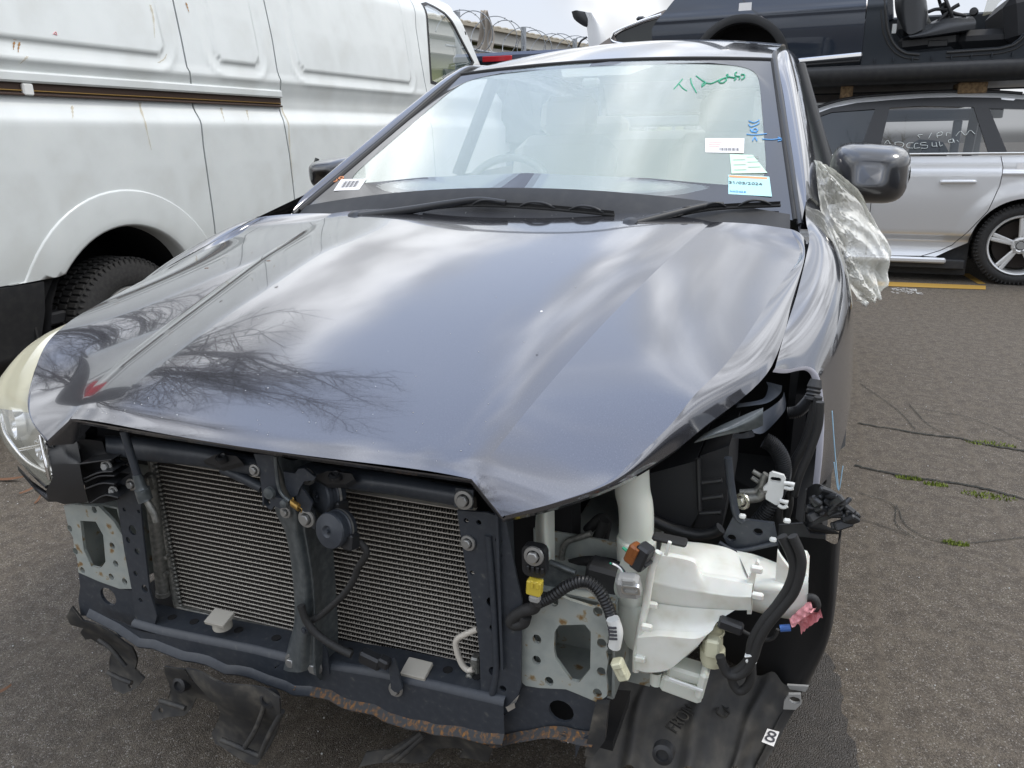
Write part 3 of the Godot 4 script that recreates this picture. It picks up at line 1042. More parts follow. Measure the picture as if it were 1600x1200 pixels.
	box(st, Vector3(mid + 0.002, 1.428, off + 0.008), Vector3(L - 0.004, 0.010, 0.022), 0.003)
	part("rail_channel", st, M["rail rust"], rail)
	st = S()
	box(st, Vector3(mid, 1.444, off + 0.008), Vector3(L - 0.02, 0.004, 0.008), 0.001)
	part("rail_edge", st, M.brass, rail)
	st = S()
	box(st, Vector3(-0.36, 1.448, off + 0.012), Vector3(0.05, 0.05, 0.02), 0.006)
	part("rail_stop", st, M["nylon"], rail)
	# rust runs: thin stains lying on the paint
	var runs := [[Vector2(-0.3766,1.6398), Vector2(-0.3959,1.5988)], [Vector2(-0.3549,1.637), Vector2(-0.3791,1.5904)], [Vector2(0.2424,1.4171), Vector2(0.2116,1.3264), Vector2(0.2224,1.1914)], [Vector2(0.4025,1.8737), Vector2(0.4023,1.8154), Vector2(0.3767,1.719)], [Vector2(0.6679,1.921), Vector2(0.6732,1.8725)], [Vector2(1.3336,1.4227), Vector2(1.3092,1.2087), Vector2(1.3108,0.9793)], [Vector2(0.8026,1.4084), Vector2(0.7659,1.3331)], [Vector2(1.0064,1.3999), Vector2(0.9707,1.3426)], [Vector2(0.374,1.6064), Vector2(0.4185,1.6277), Vector2(0.4444,1.6538)], [Vector2(-0.3459,1.5783), Vector2(-0.3793,1.5463)], [Vector2(-0.151,1.3906), Vector2(-0.188,1.3351)]]
	for i in runs.size():
		var m: StandardMaterial3D = M["rust stain"].duplicate()
		var strong: bool = i in [0, 1, 4] 
		m.transparency = BaseMaterial3D.TRANSPARENCY_ALPHA
		var rc: Color = lin(0.36, 0.17, 0.04) if strong else lin(0.55, 0.42, 0.20)
		rc.a = 0.75 if strong else 0.34
		m.albedo_color = rc
		m.roughness = 0.7
		st = S()
		var a3 := []
		for v in runs[i]: a3.append(Vector3(v.x, v.y, 0))
		var p := smooth(a3, 24)
		var rw := []
		for k in p.size():
			var u := float(k) / (p.size() - 1)
			var w := (0.007 if strong else 0.008) * (1.15 - 0.95 * u) * (0.8 + 0.3 * sin(k * 0.9 + i))
			var row := []
			for x in [-w, 0.0, w]:
				var v2 := Vector2(p[k].x + x, p[k].y)
				row.append(Vector3(v2.x, v2.y, f.call(v2) + 0.0025))
			rw.append(row)
		grid(st, rw)
		part("rust_stain", st, m, t)
	# pink pen marks
	st = S()
	var pk := []
	for v in [Vector2(-0.1965,1.6778), Vector2(-0.1802,1.6898), Vector2(-0.1783,1.6771), Vector2(-0.1893,1.6811)]: pk.append(Vector3(v.x, v.y, f.call(v) + 0.002))
	pen(st, [pk], 0.0015)
	part("pen_mark", st, M["pink tape"], t)

func simple_car(t: Node3D, paint: Material, L: float, W: float, H: float, belt: float, prof: Array, wheels := true) -> void:
	# prof: [hood end, roof front, roof rear, boot start] along the length, car faces +x, centre at the origin
	var hw := W * 0.5
	var lower := []
	for i in 25:
		var s := lerpf(-L / 2, L / 2, i / 24.0)
		var e := absf(s) / (L / 2)
		var w := hw * (1.0 - 0.16 * pow(e, 6.0) - 0.06 * pow(e, 2.0))
		var top := belt - 0.16 * smoothstep(0.55, 1.0, e) - (0.05 if s > 0 else 0.0) * e
		var low := 0.22 + 0.12 * pow(e, 8.0)
		lower.append([Vector3(s, low, w * 0.9), Vector3(s, low + 0.12, w * 0.985), Vector3(s, 0.62, w), Vector3(s, top - 0.1, w * 0.975), Vector3(s, top, w * 0.93), Vector3(s, top + 0.035, w * 0.5), Vector3(s, top + 0.045, 0), Vector3(s, top + 0.035, -w * 0.5), Vector3(s, top, -w * 0.93), Vector3(s, top - 0.1, -w * 0.975), Vector3(s, 0.62, -w), Vector3(s, low + 0.12, -w * 0.985), Vector3(s, low, -w * 0.9)])
	var st := S()
	grid(st, lower)
	for e in [0, 24]:
		var c := Vector3(lower[e][0].x, 0.55, 0)
		for k in 12:
			if e == 0: tri(st, c, lower[e][k], lower[e][k + 1])
			else: tri(st, c, lower[e][k + 1], lower[e][k])
	box(st, Vector3(0, 0.24, 0), Vector3(L * 0.9, 0.08, W * 0.85))
	part("body", st, paint, t)
	st = S()
	var rw := hw * 0.72
	var bw := hw * 0.93
	var P := [[prof[0], belt - 0.02, bw * 0.9], [prof[1], H - 0.05, rw], [prof[2], H - 0.05, rw], [prof[3], belt - 0.02, bw * 0.9]]
	for sg in [1.0, -1.0]:
		var q := [Vector3(P[0][0], P[0][1], bw * sg), Vector3(P[1][0], P[1][1], rw * sg), Vector3(P[2][0], P[2][1], rw * sg), Vector3(P[3][0], P[3][1], bw * sg)]
		if sg > 0: quad(st, q[3], q[2], q[1], q[0])
		else: quad(st, q[0], q[1], q[2], q[3])
	for k in [0, 2]: quad(st, Vector3(P[k][0], P[k][1], bw), Vector3(P[k + 1][0], P[k + 1][1], rw if k == 0 else bw), Vector3(P[k + 1][0], P[k + 1][1], -rw if k == 0 else -bw), Vector3(P[k][0], P[k][1], -bw if k == 0 else -rw))
	part("glazing", st, M["dark glass"], t)
	st = S()
	var rows := []
	for i in 9:
		var s := lerpf(prof[1] + 0.06, prof[2] - 0.06, i / 8.0)
		var y := H - 0.02 - 0.06 * pow(absf(i / 4.0 - 1.0), 2.5)
		rows.append([Vector3(s, y - 0.05, rw + 0.015), Vector3(s, y - 0.01, rw * 0.9), Vector3(s, y + 0.02, rw * 0.4), Vector3(s, y + 0.02, -rw * 0.4), Vector3(s, y - 0.01, -rw * 0.9), Vector3(s, y - 0.05, -rw - 0.015)])
	grid(st, rows, true)
	for sg in [1.0, -1.0]:
		for q in [[P[0], P[1]], [P[2], P[3]]]:
			tube(st, [Vector3(q[0][0], q[0][1], (bw if q[0][1] < H - 0.1 else rw) * sg), Vector3(q[1][0], q[1][1], (bw if q[1][1] < H - 0.1 else rw) * sg)], 0.032, 8, 0)
		var m: float = (prof[1] + prof[2]) * 0.5 - 0.1
		tube(st, [Vector3(m, H - 0.05, rw * sg), Vector3(m - 0.02, belt, bw * sg)], 0.028, 8, 0)
	part("roof", st, paint, t)
	if wheels:
		for x in [-L * 0.29, L * 0.30]:
			for sg in [1.0, -1.0]:
				st = S()
				lathe(st, Vector3(x, 0.34, (hw - 0.004) * sg), Vector3(0, 0, sg), [[0.38, -0.2], [0.38, 0.004], [0.30, 0.004], [0.30, -0.2]], 28)
				part("wheel_arch", st, M["dark void"], t)
				make_wheel(t, "wheel", Vector3(x, 0.32, (hw + 0.006) * sg), Vector3(0, 0, sg), 0.32, 0.2, 0.19, 7, M.alloy)

func wagon_skin(v: Vector2) -> float:
	var y := v.y
	var n := -0.05 * smst(0.75, 0.2, y) - 0.022 * smst(0.885, 0.93, y) - 0.02 * smst(0.95, 1.04, y)
	n += 0.008 * exp(-pow((y - 0.895) / 0.012, 2))
	n -= 0.05 * smst(0.42, 0.33, y) * smst(0.15, 0.30, y)
	n -= maxf(0.0, y - 1.03) * 0.36 + 0.5 * pow(maxf(0.0, y - 1.40), 1.5)
	var d := v.distance_to(Vector2(0, 0.33))
	n += 0.018 * smst(0.52, 0.40, d)
	return n

func make_wagon() -> void:
	var t := thing("silver_wagon", "silver estate car with white marker scrawl on its rear door window", "car", Vector3(2.2945,0,-6.449))
	var f := wagon_skin
	var arch := []
	for i in 29:
		var a := PI * i / 28.0 
		arch.append(Vector2(cos(a) * 0.372, 0.33 + sin(a) * 0.372))
	# rear door: shut line sweeps down round the wheel arch
	var shut := [Vector2(-0.2444,1.0311), Vector2(-0.2173,0.9381), Vector2(-0.2234,0.7997), Vector2(-0.2793,0.5978), Vector2(-0.3931,0.4308), Vector2(-0.4836,0.3076), Vector2(-0.5716,0.2568), Vector2(-0.7097,0.2088)]
	var door := PackedVector2Array([Vector2(-1.16, 1.03)])
	door.append_array(PackedVector2Array(shut))
	door.append_array([Vector2(-1.14, 0.20)])
	var shrink := func(p) -> PackedVector2Array: return Geometry2D.offset_polygon(ccw(p), -0.003)[0]
	var st := S()
	panel(st, shrink.call(door), f, 0.03)
	var rd := part("rear_door", st, M["wagon silver"], t)
	var fdoor := PackedVector2Array([Vector2(-2.25, 0.98), Vector2(-1.16, 1.03), Vector2(-1.14, 0.20), Vector2(-2.2, 0.20)])
	st = S()
	panel(st, shrink.call(fdoor), f, 0.04)
	var fd := part("front_door", st, M["wagon silver"], t)
	var quarter := PackedVector2Array([Vector2(0.98, 1.04), Vector2(1.02, 0.8), Vector2(1.0, 0.3), Vector2(0.36, 0.24)])
	for v in arch: quarter.append(v)
	quarter.append_array([Vector2(-0.60, 0.205)])
	var rv := PackedVector2Array(shut)
	rv.reverse()
	for i in rv.size(): quarter.append(rv[i])
	st = S()
	panel(st, shrink.call(quarter), f, 0.025)
	part("rear_wing", st, M["wagon silver"], t)
	var wing := PackedVector2Array([Vector2(-2.25, 0.98), Vector2(-3.4, 0.82), Vector2(-3.62, 0.6), Vector2(-3.6, 0.25), Vector2(-3.2, 0.24), Vector2(-3.18, 0.33), Vector2(-3.07, 0.6), Vector2(-2.81, 0.70), Vector2(-2.55, 0.6), Vector2(-2.44, 0.33), Vector2(-2.4, 0.2), Vector2(-2.2, 0.2)])
	st = S()
	panel(st, shrink.call(wing), f, 0.05)
	part("front_wing", st, M["wagon silver"], t)
	# sill strip
	st = S()
	box(st, Vector3(-1.4, 0.185, -0.015), Vector3(1.75, 0.045, 0.05), 0.012)
	part("sill_strip", st, M["wagon silver"], t)
	st = S()
	box(st, Vector3(-1.35, 0.15, -0.09), Vector3(1.95, 0.08, 0.1), 0.01)
	box(st, Vector3(-1.35, 0.5, -0.16), Vector3(2.0, 0.9, 0.02))
	part("sill", st, M["rough plastic"], t)
	# greenhouse: dark pillars with window openings, bright belt strip, roof rail curve
	var top := [Vector2(-1.7921,1.3106), Vector2(-1.6934,1.3714), Vector2(-1.5349,1.4295), Vector2(-1.3379,1.4648), Vector2(-1.0467,1.4813), Vector2(-0.8105,1.4888), Vector2(-0.5791,1.4864), Vector2(-0.3073,1.473), Vector2(-0.1288,1.4531)]
	var gh := PackedVector2Array([Vector2(-2.3, 1.035)])
	for v in top: gh.append(v)
	gh.append_array([Vector2(0.35, 1.44), Vector2(0.80, 1.38), Vector2(0.98, 1.05)])
	var w1 := PackedVector2Array([Vector2(-1.7193,1.3294), Vector2(-1.5312,1.3922), Vector2(-1.1958,1.4089), Vector2(-1.2894,1.0466), Vector2(-1.6938,1.0497)])
	var w2 := PackedVector2Array([Vector2(-1.0854,1.4159), Vector2(-0.8538,1.4244), Vector2(-0.4656,1.4038), Vector2(-0.3286,1.0442), Vector2(-1.1353,1.0454)])
	var w3 := PackedVector2Array([Vector2(-0.3565,1.3912), Vector2(-0.1253,1.3708), Vector2(-0.0738,1.0373), Vector2(-0.1932,1.0382)])
	w3[1] = Vector2(0.35, 1.35)
	w3[2] = Vector2(0.5, 1.06)
	st = S()
	panel(st, gh, f, 0.04, [w1, w2, w3], 0.02)
	part("window_surround", st, M["black plastic"], t)
	var k := 0
	for w in [w1, w2, w3]:
		st = S()
		panel(st, w, func(v): return f.call(v) - 0.010, 0.08, [], 0.0)
		part("window", st, M["dark glass"] if k == 0 else M["tinted glass"], [fd, rd, t][k])
		k += 1
	st = S()
	tube(st, [Vector3(-2.3, 1.035, f.call(Vector2(0, 1.03)) + 0.006), Vector3(-1.1, 1.045, f.call(Vector2(0, 1.03)) + 0.006), Vector3(0.9, 1.05, f.call(Vector2(0, 1.03)) + 0.006)], 0.010, 8, 12)
	part("belt_strip", st, M["satin chrome"], t)
	st = S()
	var c1 := []
	var c2 := []
	var c3 := []
	var c4 := []
	for v in top:
		var z: float = f.call(v)
		c1.append(Vector3(v.x, v.y - 0.012, z + 0.004))
		c2.append(Vector3(v.x, v.y + 0.02, z - 0.02))
		c3.append(Vector3(v.x, v.y + 0.05, z - 0.12))
		c4.append(Vector3(v.x, v.y + 0.07, z - 0.62))
	for c in [[c1, Vector3(0.95, 1.34, -0.2)], [c2, Vector3(0.97, 1.36, -0.22)], [c3, Vector3(0.97, 1.40, -0.32)], [c4, Vector3(0.97, 1.43, -0.8)]]: c[0].append(c[1])
	loft(st, [c1, c2, c3, c4], 30, 10)
	part("roof", st, M["wagon silver"], t)
	st = S()
	var rr := []
	for v in top: rr.append(Vector3(v.x, v.y + 0.045, f.call(v) - 0.05))
	tube(st, rr, 0.014, 8, 30)
	part("roof_rail", st, M["black plastic"], t)
	# orange belt webbing on the middle pillar
	st = S()
	quad(st, Vector3(-1.1967,1.4115,-0.2), Vector3(-1.1621,1.4106,-0.2), Vector3(-1.1875,1.3294,-0.2), Vector3(-1.2173,1.3301,-0.2))
	part("seat_belt", st, M["orange print"], t)
	# handle in its scooped cup
	st = S()
	var hc: Vector2 = Vector2(-0.5217,0.8283)
	var hz: float = f.call(hc)
	tube(st, [Vector3(hc.x - 0.12, hc.y - 0.004, hz + 0.005), Vector3(hc.x - 0.10, hc.y, hz + 0.028), Vector3(hc.x + 0.09, hc.y + 0.002, hz + 0.028), Vector3(hc.x + 0.12, hc.y, hz + 0.005)], 0.016, 10, 20)
	part("handle", st, M["wagon silver"], rd)
	st = S()
	var rows := []
	for i in 5:
		var row := []
		for j in 25: row.append(Vector3(hc.x - 0.01 + cos(TAU * j / 24) * 0.065 * (1 - i * 0.2), hc.y + sin(TAU * j / 24) * 0.055 * (1 - i * 0.2), hz + 0.002 - 0.0 * i))
		rows.append(row)
	grid(st, rows, true)
	part("handle_cup", st, M["wagon silver"], rd)
	# white marker writing on the rear door glass
	st = S()
	var ink := [[Vector3(-1.1099,1.095,-0.13), Vector3(-1.0876,1.1464,-0.13), Vector3(-1.07,1.1525,-0.13), Vector3(-1.0388,1.0943,-0.13)], [Vector3(-1.0962,1.1143,-0.13), Vector3(-1.0474,1.1163,-0.13)], [Vector3(-1.0196,1.1391,-0.13), Vector3(-1.0087,1.0979,-0.13), Vector3(-0.9665,1.1,-0.13), Vector3(-0.9514,1.1254,-0.13), Vector3(-0.9774,1.1411,-0.13), Vector3(-1.0196,1.1391,-0.13)], [Vector3(-0.8803,1.1348,-0.13), Vector3(-0.9219,1.1314,-0.13), Vector3(-0.9241,1.0995,-0.13), Vector3(-0.8811,1.0927,-0.13)], [Vector3(-0.8439,1.1305,-0.13), Vector3(-0.8674,1.127,-0.13), Vector3(-0.8691,1.0926,-0.13), Vector3(-0.8277,1.096,-0.13)],
		[Vector3(-0.7851,1.1361,-0.13), Vector3(-0.8205,1.134,-0.13), Vector3(-0.8244,1.1175,-0.13), Vector3(-0.7763,1.1132,-0.13), Vector3(-0.7795,1.0916,-0.13), Vector3(-0.8212,1.0921,-0.13)], [Vector3(-0.7436,1.1356,-0.13), Vector3(-0.7377,1.1077,-0.13), Vector3(-0.7105,1.1074,-0.13)], [Vector3(-0.7145,1.1377,-0.13), Vector3(-0.7036,1.0997,-0.13)], [Vector3(-0.6914,1.1412,-0.13), Vector3(-0.6811,1.107,-0.13), Vector3(-0.6646,1.1157,-0.13)], [Vector3(-0.5949,1.1612,-0.13), Vector3(-0.6228,1.1528,-0.13), Vector3(-0.6203,1.134,-0.13), Vector3(-0.5915,1.1361,-0.13), Vector3(-0.5926,1.1612,-0.13), Vector3(-0.5795,1.1335,-0.13)], [Vector3(-0.5647,1.152,-0.13), Vector3(-0.5514,1.1394,-0.13)],
		[Vector3(-0.8375,1.1748,-0.13), Vector3(-0.8518,1.1939,-0.13), Vector3(-0.8169,1.1997,-0.13)], [Vector3(-0.7714,1.1675,-0.13), Vector3(-0.7534,1.2112,-0.13)], [Vector3(-0.7148,1.1855,-0.13), Vector3(-0.6804,1.1913,-0.13), Vector3(-0.6778,1.2162,-0.13), Vector3(-0.7114,1.2043,-0.13), Vector3(-0.7073,1.1728,-0.13)], [Vector3(-0.6445,1.1844,-0.13), Vector3(-0.642,1.2094,-0.13), Vector3(-0.6126,1.2064,-0.13)], [Vector3(-0.5747,1.1834,-0.13), Vector3(-0.5451,1.2202,-0.13), Vector3(-0.5063,1.1885,-0.13), Vector3(-0.4771,1.2251,-0.13), Vector3(-0.4388,1.1961,-0.13)]]
	for s in ink:
		for i in s.size(): s[i].z = f.call(Vector2(s[i].x, s[i].y)) + 0.003
	pen(st, ink, 0.0021)
	part("marker_writing", st, M["white ink"], rd)
	# small white paper on the rear wing
	st = S()
	var lp: Vector2 = Vector2(-0.1031,0.9379)
	box(st, Vector3(lp.x + 0.03, lp.y, f.call(lp) + 0.004), Vector3(0.10, 0.07, 0.002))
	part("paper_label", st, M.paper, t)
	# inside: pale far windows and trim
	st = S()
	box(st, Vector3(-1.75, 0.82, -0.55), Vector3(0.18, 0.75, 0.5), 0.06, Basis(Vector3.BACK, -0.2))
	box(st, Vector3(-0.75, 0.80, -0.85), Vector3(0.2, 0.7, 1.3), 0.06, Basis(Vector3.BACK, -0.2))
	box(st, Vector3(-1.0, 0.45, -0.85), Vector3(3.2, 0.3, 1.3), 0.04)
	part("seats", st, M.leather, t)
	st = S()
	box(st, Vector3(-1.2, 0.60, -1.74), Vector3(4.6, 0.78, 0.03), 0.01)
	box(st, Vector3(0.98, 0.75, -0.9), Vector3(0.06, 0.7, 1.6), 0.02)
	box(st, Vector3(-3.0, 0.80, -0.9), Vector3(1.3, 0.06, 1.5), 0.02)
	box(st, Vector3(-3.6, 0.55, -0.9), Vector3(0.08, 0.5, 1.5), 0.03)
	box(st, Vector3(-0.8, 1.48, -1.2), Vector3(2.6, 0.03, 0.9), 0.01)
	for x in [-2.0, -1.1, -0.25, 0.8]: box(st, Vector3(x, 1.22, -1.66), Vector3(0.09, 0.52, 0.03), 0.01, Basis(Vector3.RIGHT, 0.3))
	part("body", st, M["wagon silver"], t)
	# wheels
	st = S()
	rows = []
	for i in 17:
		var a := PI * i / 16.0
		rows.append([Vector3(cos(a) * 0.372, 0.33 + sin(a) * 0.372, -0.01), Vector3(cos(a) * 0.372, 0.33 + sin(a) * 0.372, -0.4)])
	grid(st, rows)
	box(st, Vector3(0, 0.45, -0.41), Vector3(0.8, 0.5, 0.02))
	part("wheel_well", st, M["dark void"], t)
	make_wheel(t, "wheel", Vector3(0, 0.325, -0.03), Vector3.BACK, 0.325, 0.245, 0.22, 5, M.alloy)
	make_wheel(t, "wheel", Vector3(-2.81, 0.325, -0.03), Vector3.BACK, 0.325, 0.245, 0.22, 5, M.alloy)
	make_wheel(t, "wheel", Vector3(0, 0.325, -1.72), Vector3.FORWARD, 0.325, 0.245, 0.22, 5, M.alloy)
	make_wheel(t, "wheel", Vector3(-2.81, 0.325, -1.72), Vector3.FORWARD, 0.325, 0.245, 0.22, 5, M.alloy)

func stack_skin(v: Vector2) -> float:
	var y := v.y - 1.58
	var n := -0.03 * smst(0.55, 0.15, y) - 0.10 * smst(0.55, 1.0, y) + 0.010 * exp(-pow((y - 0.62) / 0.03, 2))
	return n

func make_stacked_car() -> void:
	var t := thing("navy_car", "dark navy car body without front door resting on blocks on the silver wagon roof", "car", Vector3(2,0,-6.55))
	var f := stack_skin
	var st := S()
	var shrink := func(p) -> PackedVector2Array: return Geometry2D.offset_polygon(ccw(p), -0.004)[0]
	var ac := Vector2(-2.03, 1.80)
	var arch := []
	for i in 25:
		var a := PI * i / 24.0
		arch.append(ac + Vector2(cos(a) * 0.345, sin(a) * 0.335))
	# rear wing with the arch cut out
	var wing := PackedVector2Array([Vector2(-1.685, 1.72)])
	for v in arch: wing.append(v)
	wing.append_array([Vector2(-2.40, 1.72), Vector2(-2.66, 1.80)])
	wing.append_array(PackedVector2Array([Vector2(-2.8021,2.0433), Vector2(-2.8055,2.1321), Vector2(-2.7702,2.1886), Vector2(-2.6992,2.2712), Vector2(-2.6345,2.3531)]))
	wing.append_array([Vector2(-2.50, 2.52), Vector2(-2.02, 2.52), Vector2(-2.06, 2.34), Vector2(-1.96, 2.24), Vector2(-1.80, 2.12), Vector2(-1.66, 1.90), Vector2(-1.62, 1.80)])
	panel(st, shrink.call(wing), f, 0.03)
	var rw := part("rear_wing", st, M["navy paint"], t)
	st = S()
	var rows := []
	for i in 25:
		var a := PI * i / 24.0
		var row := []
		for k in [[0.415, 0.002], [0.41, 0.016], [0.35, 0.018], [0.342, 0.0], [0.342, -0.06]]:
			var p: Vector2 = ac + Vector2(cos(a), sin(a) * 0.97) * k[0]
			row.append(Vector3(p.x, p.y, f.call(p) + k[1]))
		rows.append(row)
	grid(st, rows)
	part("arch_moulding", st, M["black plastic"], t)
	st = S()
	rows = []
	for i in 17:
		var a := PI * i / 16.0
		rows.append([Vector3(ac.x + cos(a) * 0.35, ac.y + sin(a) * 0.34, 0.0), Vector3(ac.x + cos(a) * 0.35, ac.y + sin(a) * 0.34, -0.4)])
	grid(st, rows)
	box(st, Vector3(ac.x, ac.y + 0.1, -0.4), Vector3(0.8, 0.6, 0.02))
	part("wheel_well", st, M["dark void"], t)
	st = S()
	box(st, Vector3(-2.01, 2.245, f.call(Vector2(-2, 2.24)) + 0.004), Vector3(0.105, 0.09, 0.002))
	part("paper_label", st, M.paper, rw)
	# rear door
	var door := PackedVector2Array([Vector2(-1.05, 1.80), Vector2(-1.05, 2.0), Vector2(-1.06, 2.30), Vector2(-1.02, 2.52), Vector2(-2.02, 2.52), Vector2(-2.06, 2.34), Vector2(-1.96, 2.24), Vector2(-1.80, 2.12), Vector2(-1.66, 1.90), Vector2(-1.60, 1.775)])
	st = S()
	panel(st, shrink.call(door), f, 0.03)
	var rd := part("rear_door", st, M["navy paint"], t)
	st = S()
	box(st, Vector3(-1.30, 1.822, 0.0), Vector3(0.50, 0.036, 0.03), 0.008, Basis(Vector3.BACK, 0.05))
	part("chrome_strip", st, M.chrome, rd)
	st = S()
	box(st, Vector3(-1.32, 1.782, -0.012), Vector3(0.52, 0.03, 0.03), 0.01, Basis(Vector3.BACK, 0.03))
	part("door_cladding", st, M["black plastic"], rd)
	# body side: middle pillar, sill and front wing round the empty doorway
	var open := PackedVector2Array([Vector2(-0.9222,2.303), Vector2(-0.8965,2.1614), Vector2(-0.8658,2.018), Vector2(-0.8198,1.9262), Vector2(-0.7662,1.8696), Vector2(-0.7104,1.8429), Vector2(-0.622,1.8313), Vector2(-0.4288,1.8382), Vector2(-0.2284,1.842), Vector2(-0.0648,1.8451), Vector2(0.0186,1.8637), Vector2(0.0662,1.9009), Vector2(0.0922,1.9391)])
	open.append_array([Vector2(0.30, 2.10), Vector2(0.40, 2.40), Vector2(0.05, 2.86), Vector2(-0.98, 2.90)])
	var side := PackedVector2Array([Vector2(-1.05, 1.70), Vector2(-1.05, 2.52), Vector2(-1.08, 2.96), Vector2(0.10, 2.93), Vector2(0.55, 2.45), Vector2(1.35, 2.35), Vector2(1.55, 2.1), Vector2(1.55, 1.75), Vector2(1.2, 1.70)])
	st = S()
	panel(st, side, f, 0.04, [open], 0.10)
	part("body_side", st, M["navy inner"], t)
	st = S()
	for k in [[0.018, 0.010], [0.05, 0.006]]:
		var o := Geometry2D.offset_polygon(ccw(open), k[0])
		var pts := []
		for v in o[0]: if v.y < 2.7: pts.append(Vector3(v.x, v.y, f.call(v) + 0.002))
		tube(st, lerps(pts, 70), k[1], 6, 0)
	part("door_seal", st, M.rubber, t)
	st = S()
	box(st, Vector3(-0.92, 2.12, -0.05), Vector3(0.02, 0.16, 0.03), 0.004)
	part("striker", st, M["satin chrome"], t)
	st = S()
	box(st, Vector3(-0.915, 2.30, -0.05), Vector3(0.02, 0.05, 0.03), 0.004)
	part("striker", st, M["satin chrome"], t)
	# sill cladding along the bottom
	st = S()
	rows = []
	for i in 20:
		var s := lerpf(-1.66, 1.3, i / 19.0)
		var e := 0.03 * smst(-1.3, -1.66, s)
		rows.append([Vector3(s, 1.755, -0.03), Vector3(s, 1.745, 0.03), Vector3(s, 1.715 , 0.045), Vector3(s, 1.66 + e, 0.04), Vector3(s, 1.615 + e, 0.0), Vector3(s, 1.60 + e, -0.12)])
	grid(st, rows, true)
	part("sill_cladding", st, M["rough plastic"], t)
	st = S()
	for i in 9:
		st = S()
		box(st, Vector3(-0.95 + i * 0.14, 1.785, -0.012), Vector3(0.008, 0.03, 0.03), 0.002)
		part("sill_clip", st, M["navy inner"], t)
	# floor, far side, roof, ends
	st = S()
	box(st, Vector3(-0.5, 1.66, -0.85), Vector3(4.0, 0.10, 1.5), 0.02)
	box(st, Vector3(-0.6, 1.95, -1.72), Vector3(4.1, 0.7, 0.04), 0.02)
	box(st, Vector3(-2.55, 2.1, -0.87), Vector3(0.06, 0.7, 1.6), 0.02)
	part("floor_pan", st, M["navy inner"], t)
	st = S()
	rows = []
	for i in 7:
		var s := lerpf(-2.2, 0.1, i / 6.0)
		rows.append([Vector3(s, 2.92, -0.12), Vector3(s, 2.98, -0.3), Vector3(s, 3.0, -0.85), Vector3(s, 2.98, -1.4), Vector3(s, 2.92, -1.6)])
	grid(st, rows, true)
	for s in [-2.15, -1.06, 0.12]: box(st, Vector3(s + 0.2, 2.62, -1.66), Vector3(0.09, 0.72, 0.04), 0.01, Basis(Vector3.BACK, 0.15 if s < 0 else 0.6))
	box(st, Vector3(-2.3, 2.72, -0.14), Vector3(0.12, 0.6, 0.05), 0.01, Basis(Vector3.BACK, -0.7))
	part("roof", st, M["navy paint"], t)
	st = S()
	loft(st, [[Vector3(0.5, 2.44, -0.1), Vector3(1.5, 2.33, -0.15), Vector3(1.65, 1.75, -0.2)], [Vector3(0.55, 2.5, -0.85), Vector3(1.6, 2.38, -0.85), Vector3(1.75, 1.75, -0.85)], [Vector3(0.5, 2.44, -1.6), Vector3(1.5, 2.33, -1.55), Vector3(1.65, 1.75, -1.5)]], 12, 8, true)
	part("bonnet", st, M["navy paint"], t)
	# seat, wheel and dashboard seen through the doorway
	st = S()
	loft(st, [[Vector3(-0.8274,2.4241,-0.62), Vector3(-0.8266,2.3114,-0.62), Vector3(-0.8004,2.196,-0.62), Vector3(-0.7415,2.0715,-0.62)], [Vector3(-0.7869,2.3758,-0.32), Vector3(-0.804,2.2688,-0.32), Vector3(-0.7885,2.1585,-0.32), Vector3(-0.7395,2.0329,-0.32)], [Vector3(-0.7352,2.3659,-0.28), Vector3(-0.7219,2.2576,-0.28), Vector3(-0.7055,2.124,-0.28), Vector3(-0.6873,1.995,-0.28)], [Vector3(-0.6491,2.3654,-0.32), Vector3(-0.6176,2.2558,-0.32), Vector3(-0.5918,2.1458,-0.32), Vector3(-0.5786,2.0419,-0.32)], [Vector3(-0.6155,2.4081,-0.62), Vector3(-0.5766,2.294,-0.62), Vector3(-0.5498,2.1799,-0.62), Vector3(-0.5439,2.0852,-0.62)]], 14, 18, true)
	box(st, Vector3(-0.7114,2.2128,-0.5) + Vector3(0, 0.02, -0.08), Vector3(0.13, 0.46, 0.36), 0.05, Basis(Vector3.BACK, -0.05))
	part("seat_back", st, M.leather, t)
	st = S()
	loft(st, [[Vector3(-0.7201,2.051,-0.62), Vector3(-0.5874,2.0878,-0.62), Vector3(-0.4235,2.1468,-0.62), Vector3(-0.2065,2.1393,-0.62)], [Vector3(-0.7104,2.017,-0.36), Vector3(-0.6048,2.0416,-0.36), Vector3(-0.4353,2.1068,-0.36), Vector3(-0.2317,2.1036,-0.36)], [Vector3(-0.7003,1.9835,-0.28), Vector3(-0.5831,2.0013,-0.28), Vector3(-0.4129,2.0457,-0.28), Vector3(-0.2202,2.0638,-0.28)], [Vector3(-0.6862,1.9668,-0.28), Vector3(-0.5796,1.9731,-0.28), Vector3(-0.4056,1.9912,-0.28), Vector3(-0.2186,2.0126,-0.28)]], 18, 12, true)
	box(st, Vector3(-0.4339,2.0344,-0.5), Vector3(0.42, 0.10, 0.40), 0.04, Basis(Vector3.BACK, 0.10))
	part("seat_cushion", st, M.leather, t)
	st = S()
	box(st, Vector3(-0.5386,1.9427,-0.42), Vector3(0.46, 0.11, 0.10), 0.03, Basis(Vector3.BACK, 0.06))
	box(st, Vector3(-0.468,1.9228,-0.38), Vector3(0.16, 0.06, 0.03), 0.01)
	part("seat_base", st, M["black plastic"], t)
	st = S()
	box(st, Vector3(-0.8178,2.0477,-0.3), Vector3(0.035, 0.075, 0.01), 0.003)
	part("seat_tag", st, M.nylon, t)
	st = S()
	var wc: Vector3 = Vector3(-0.4263,2.2003,-0.55)
	var ring := []
	var wb := Basis(Vector3.BACK, 0.45) * Basis(Vector3.UP, PI * 0.5)
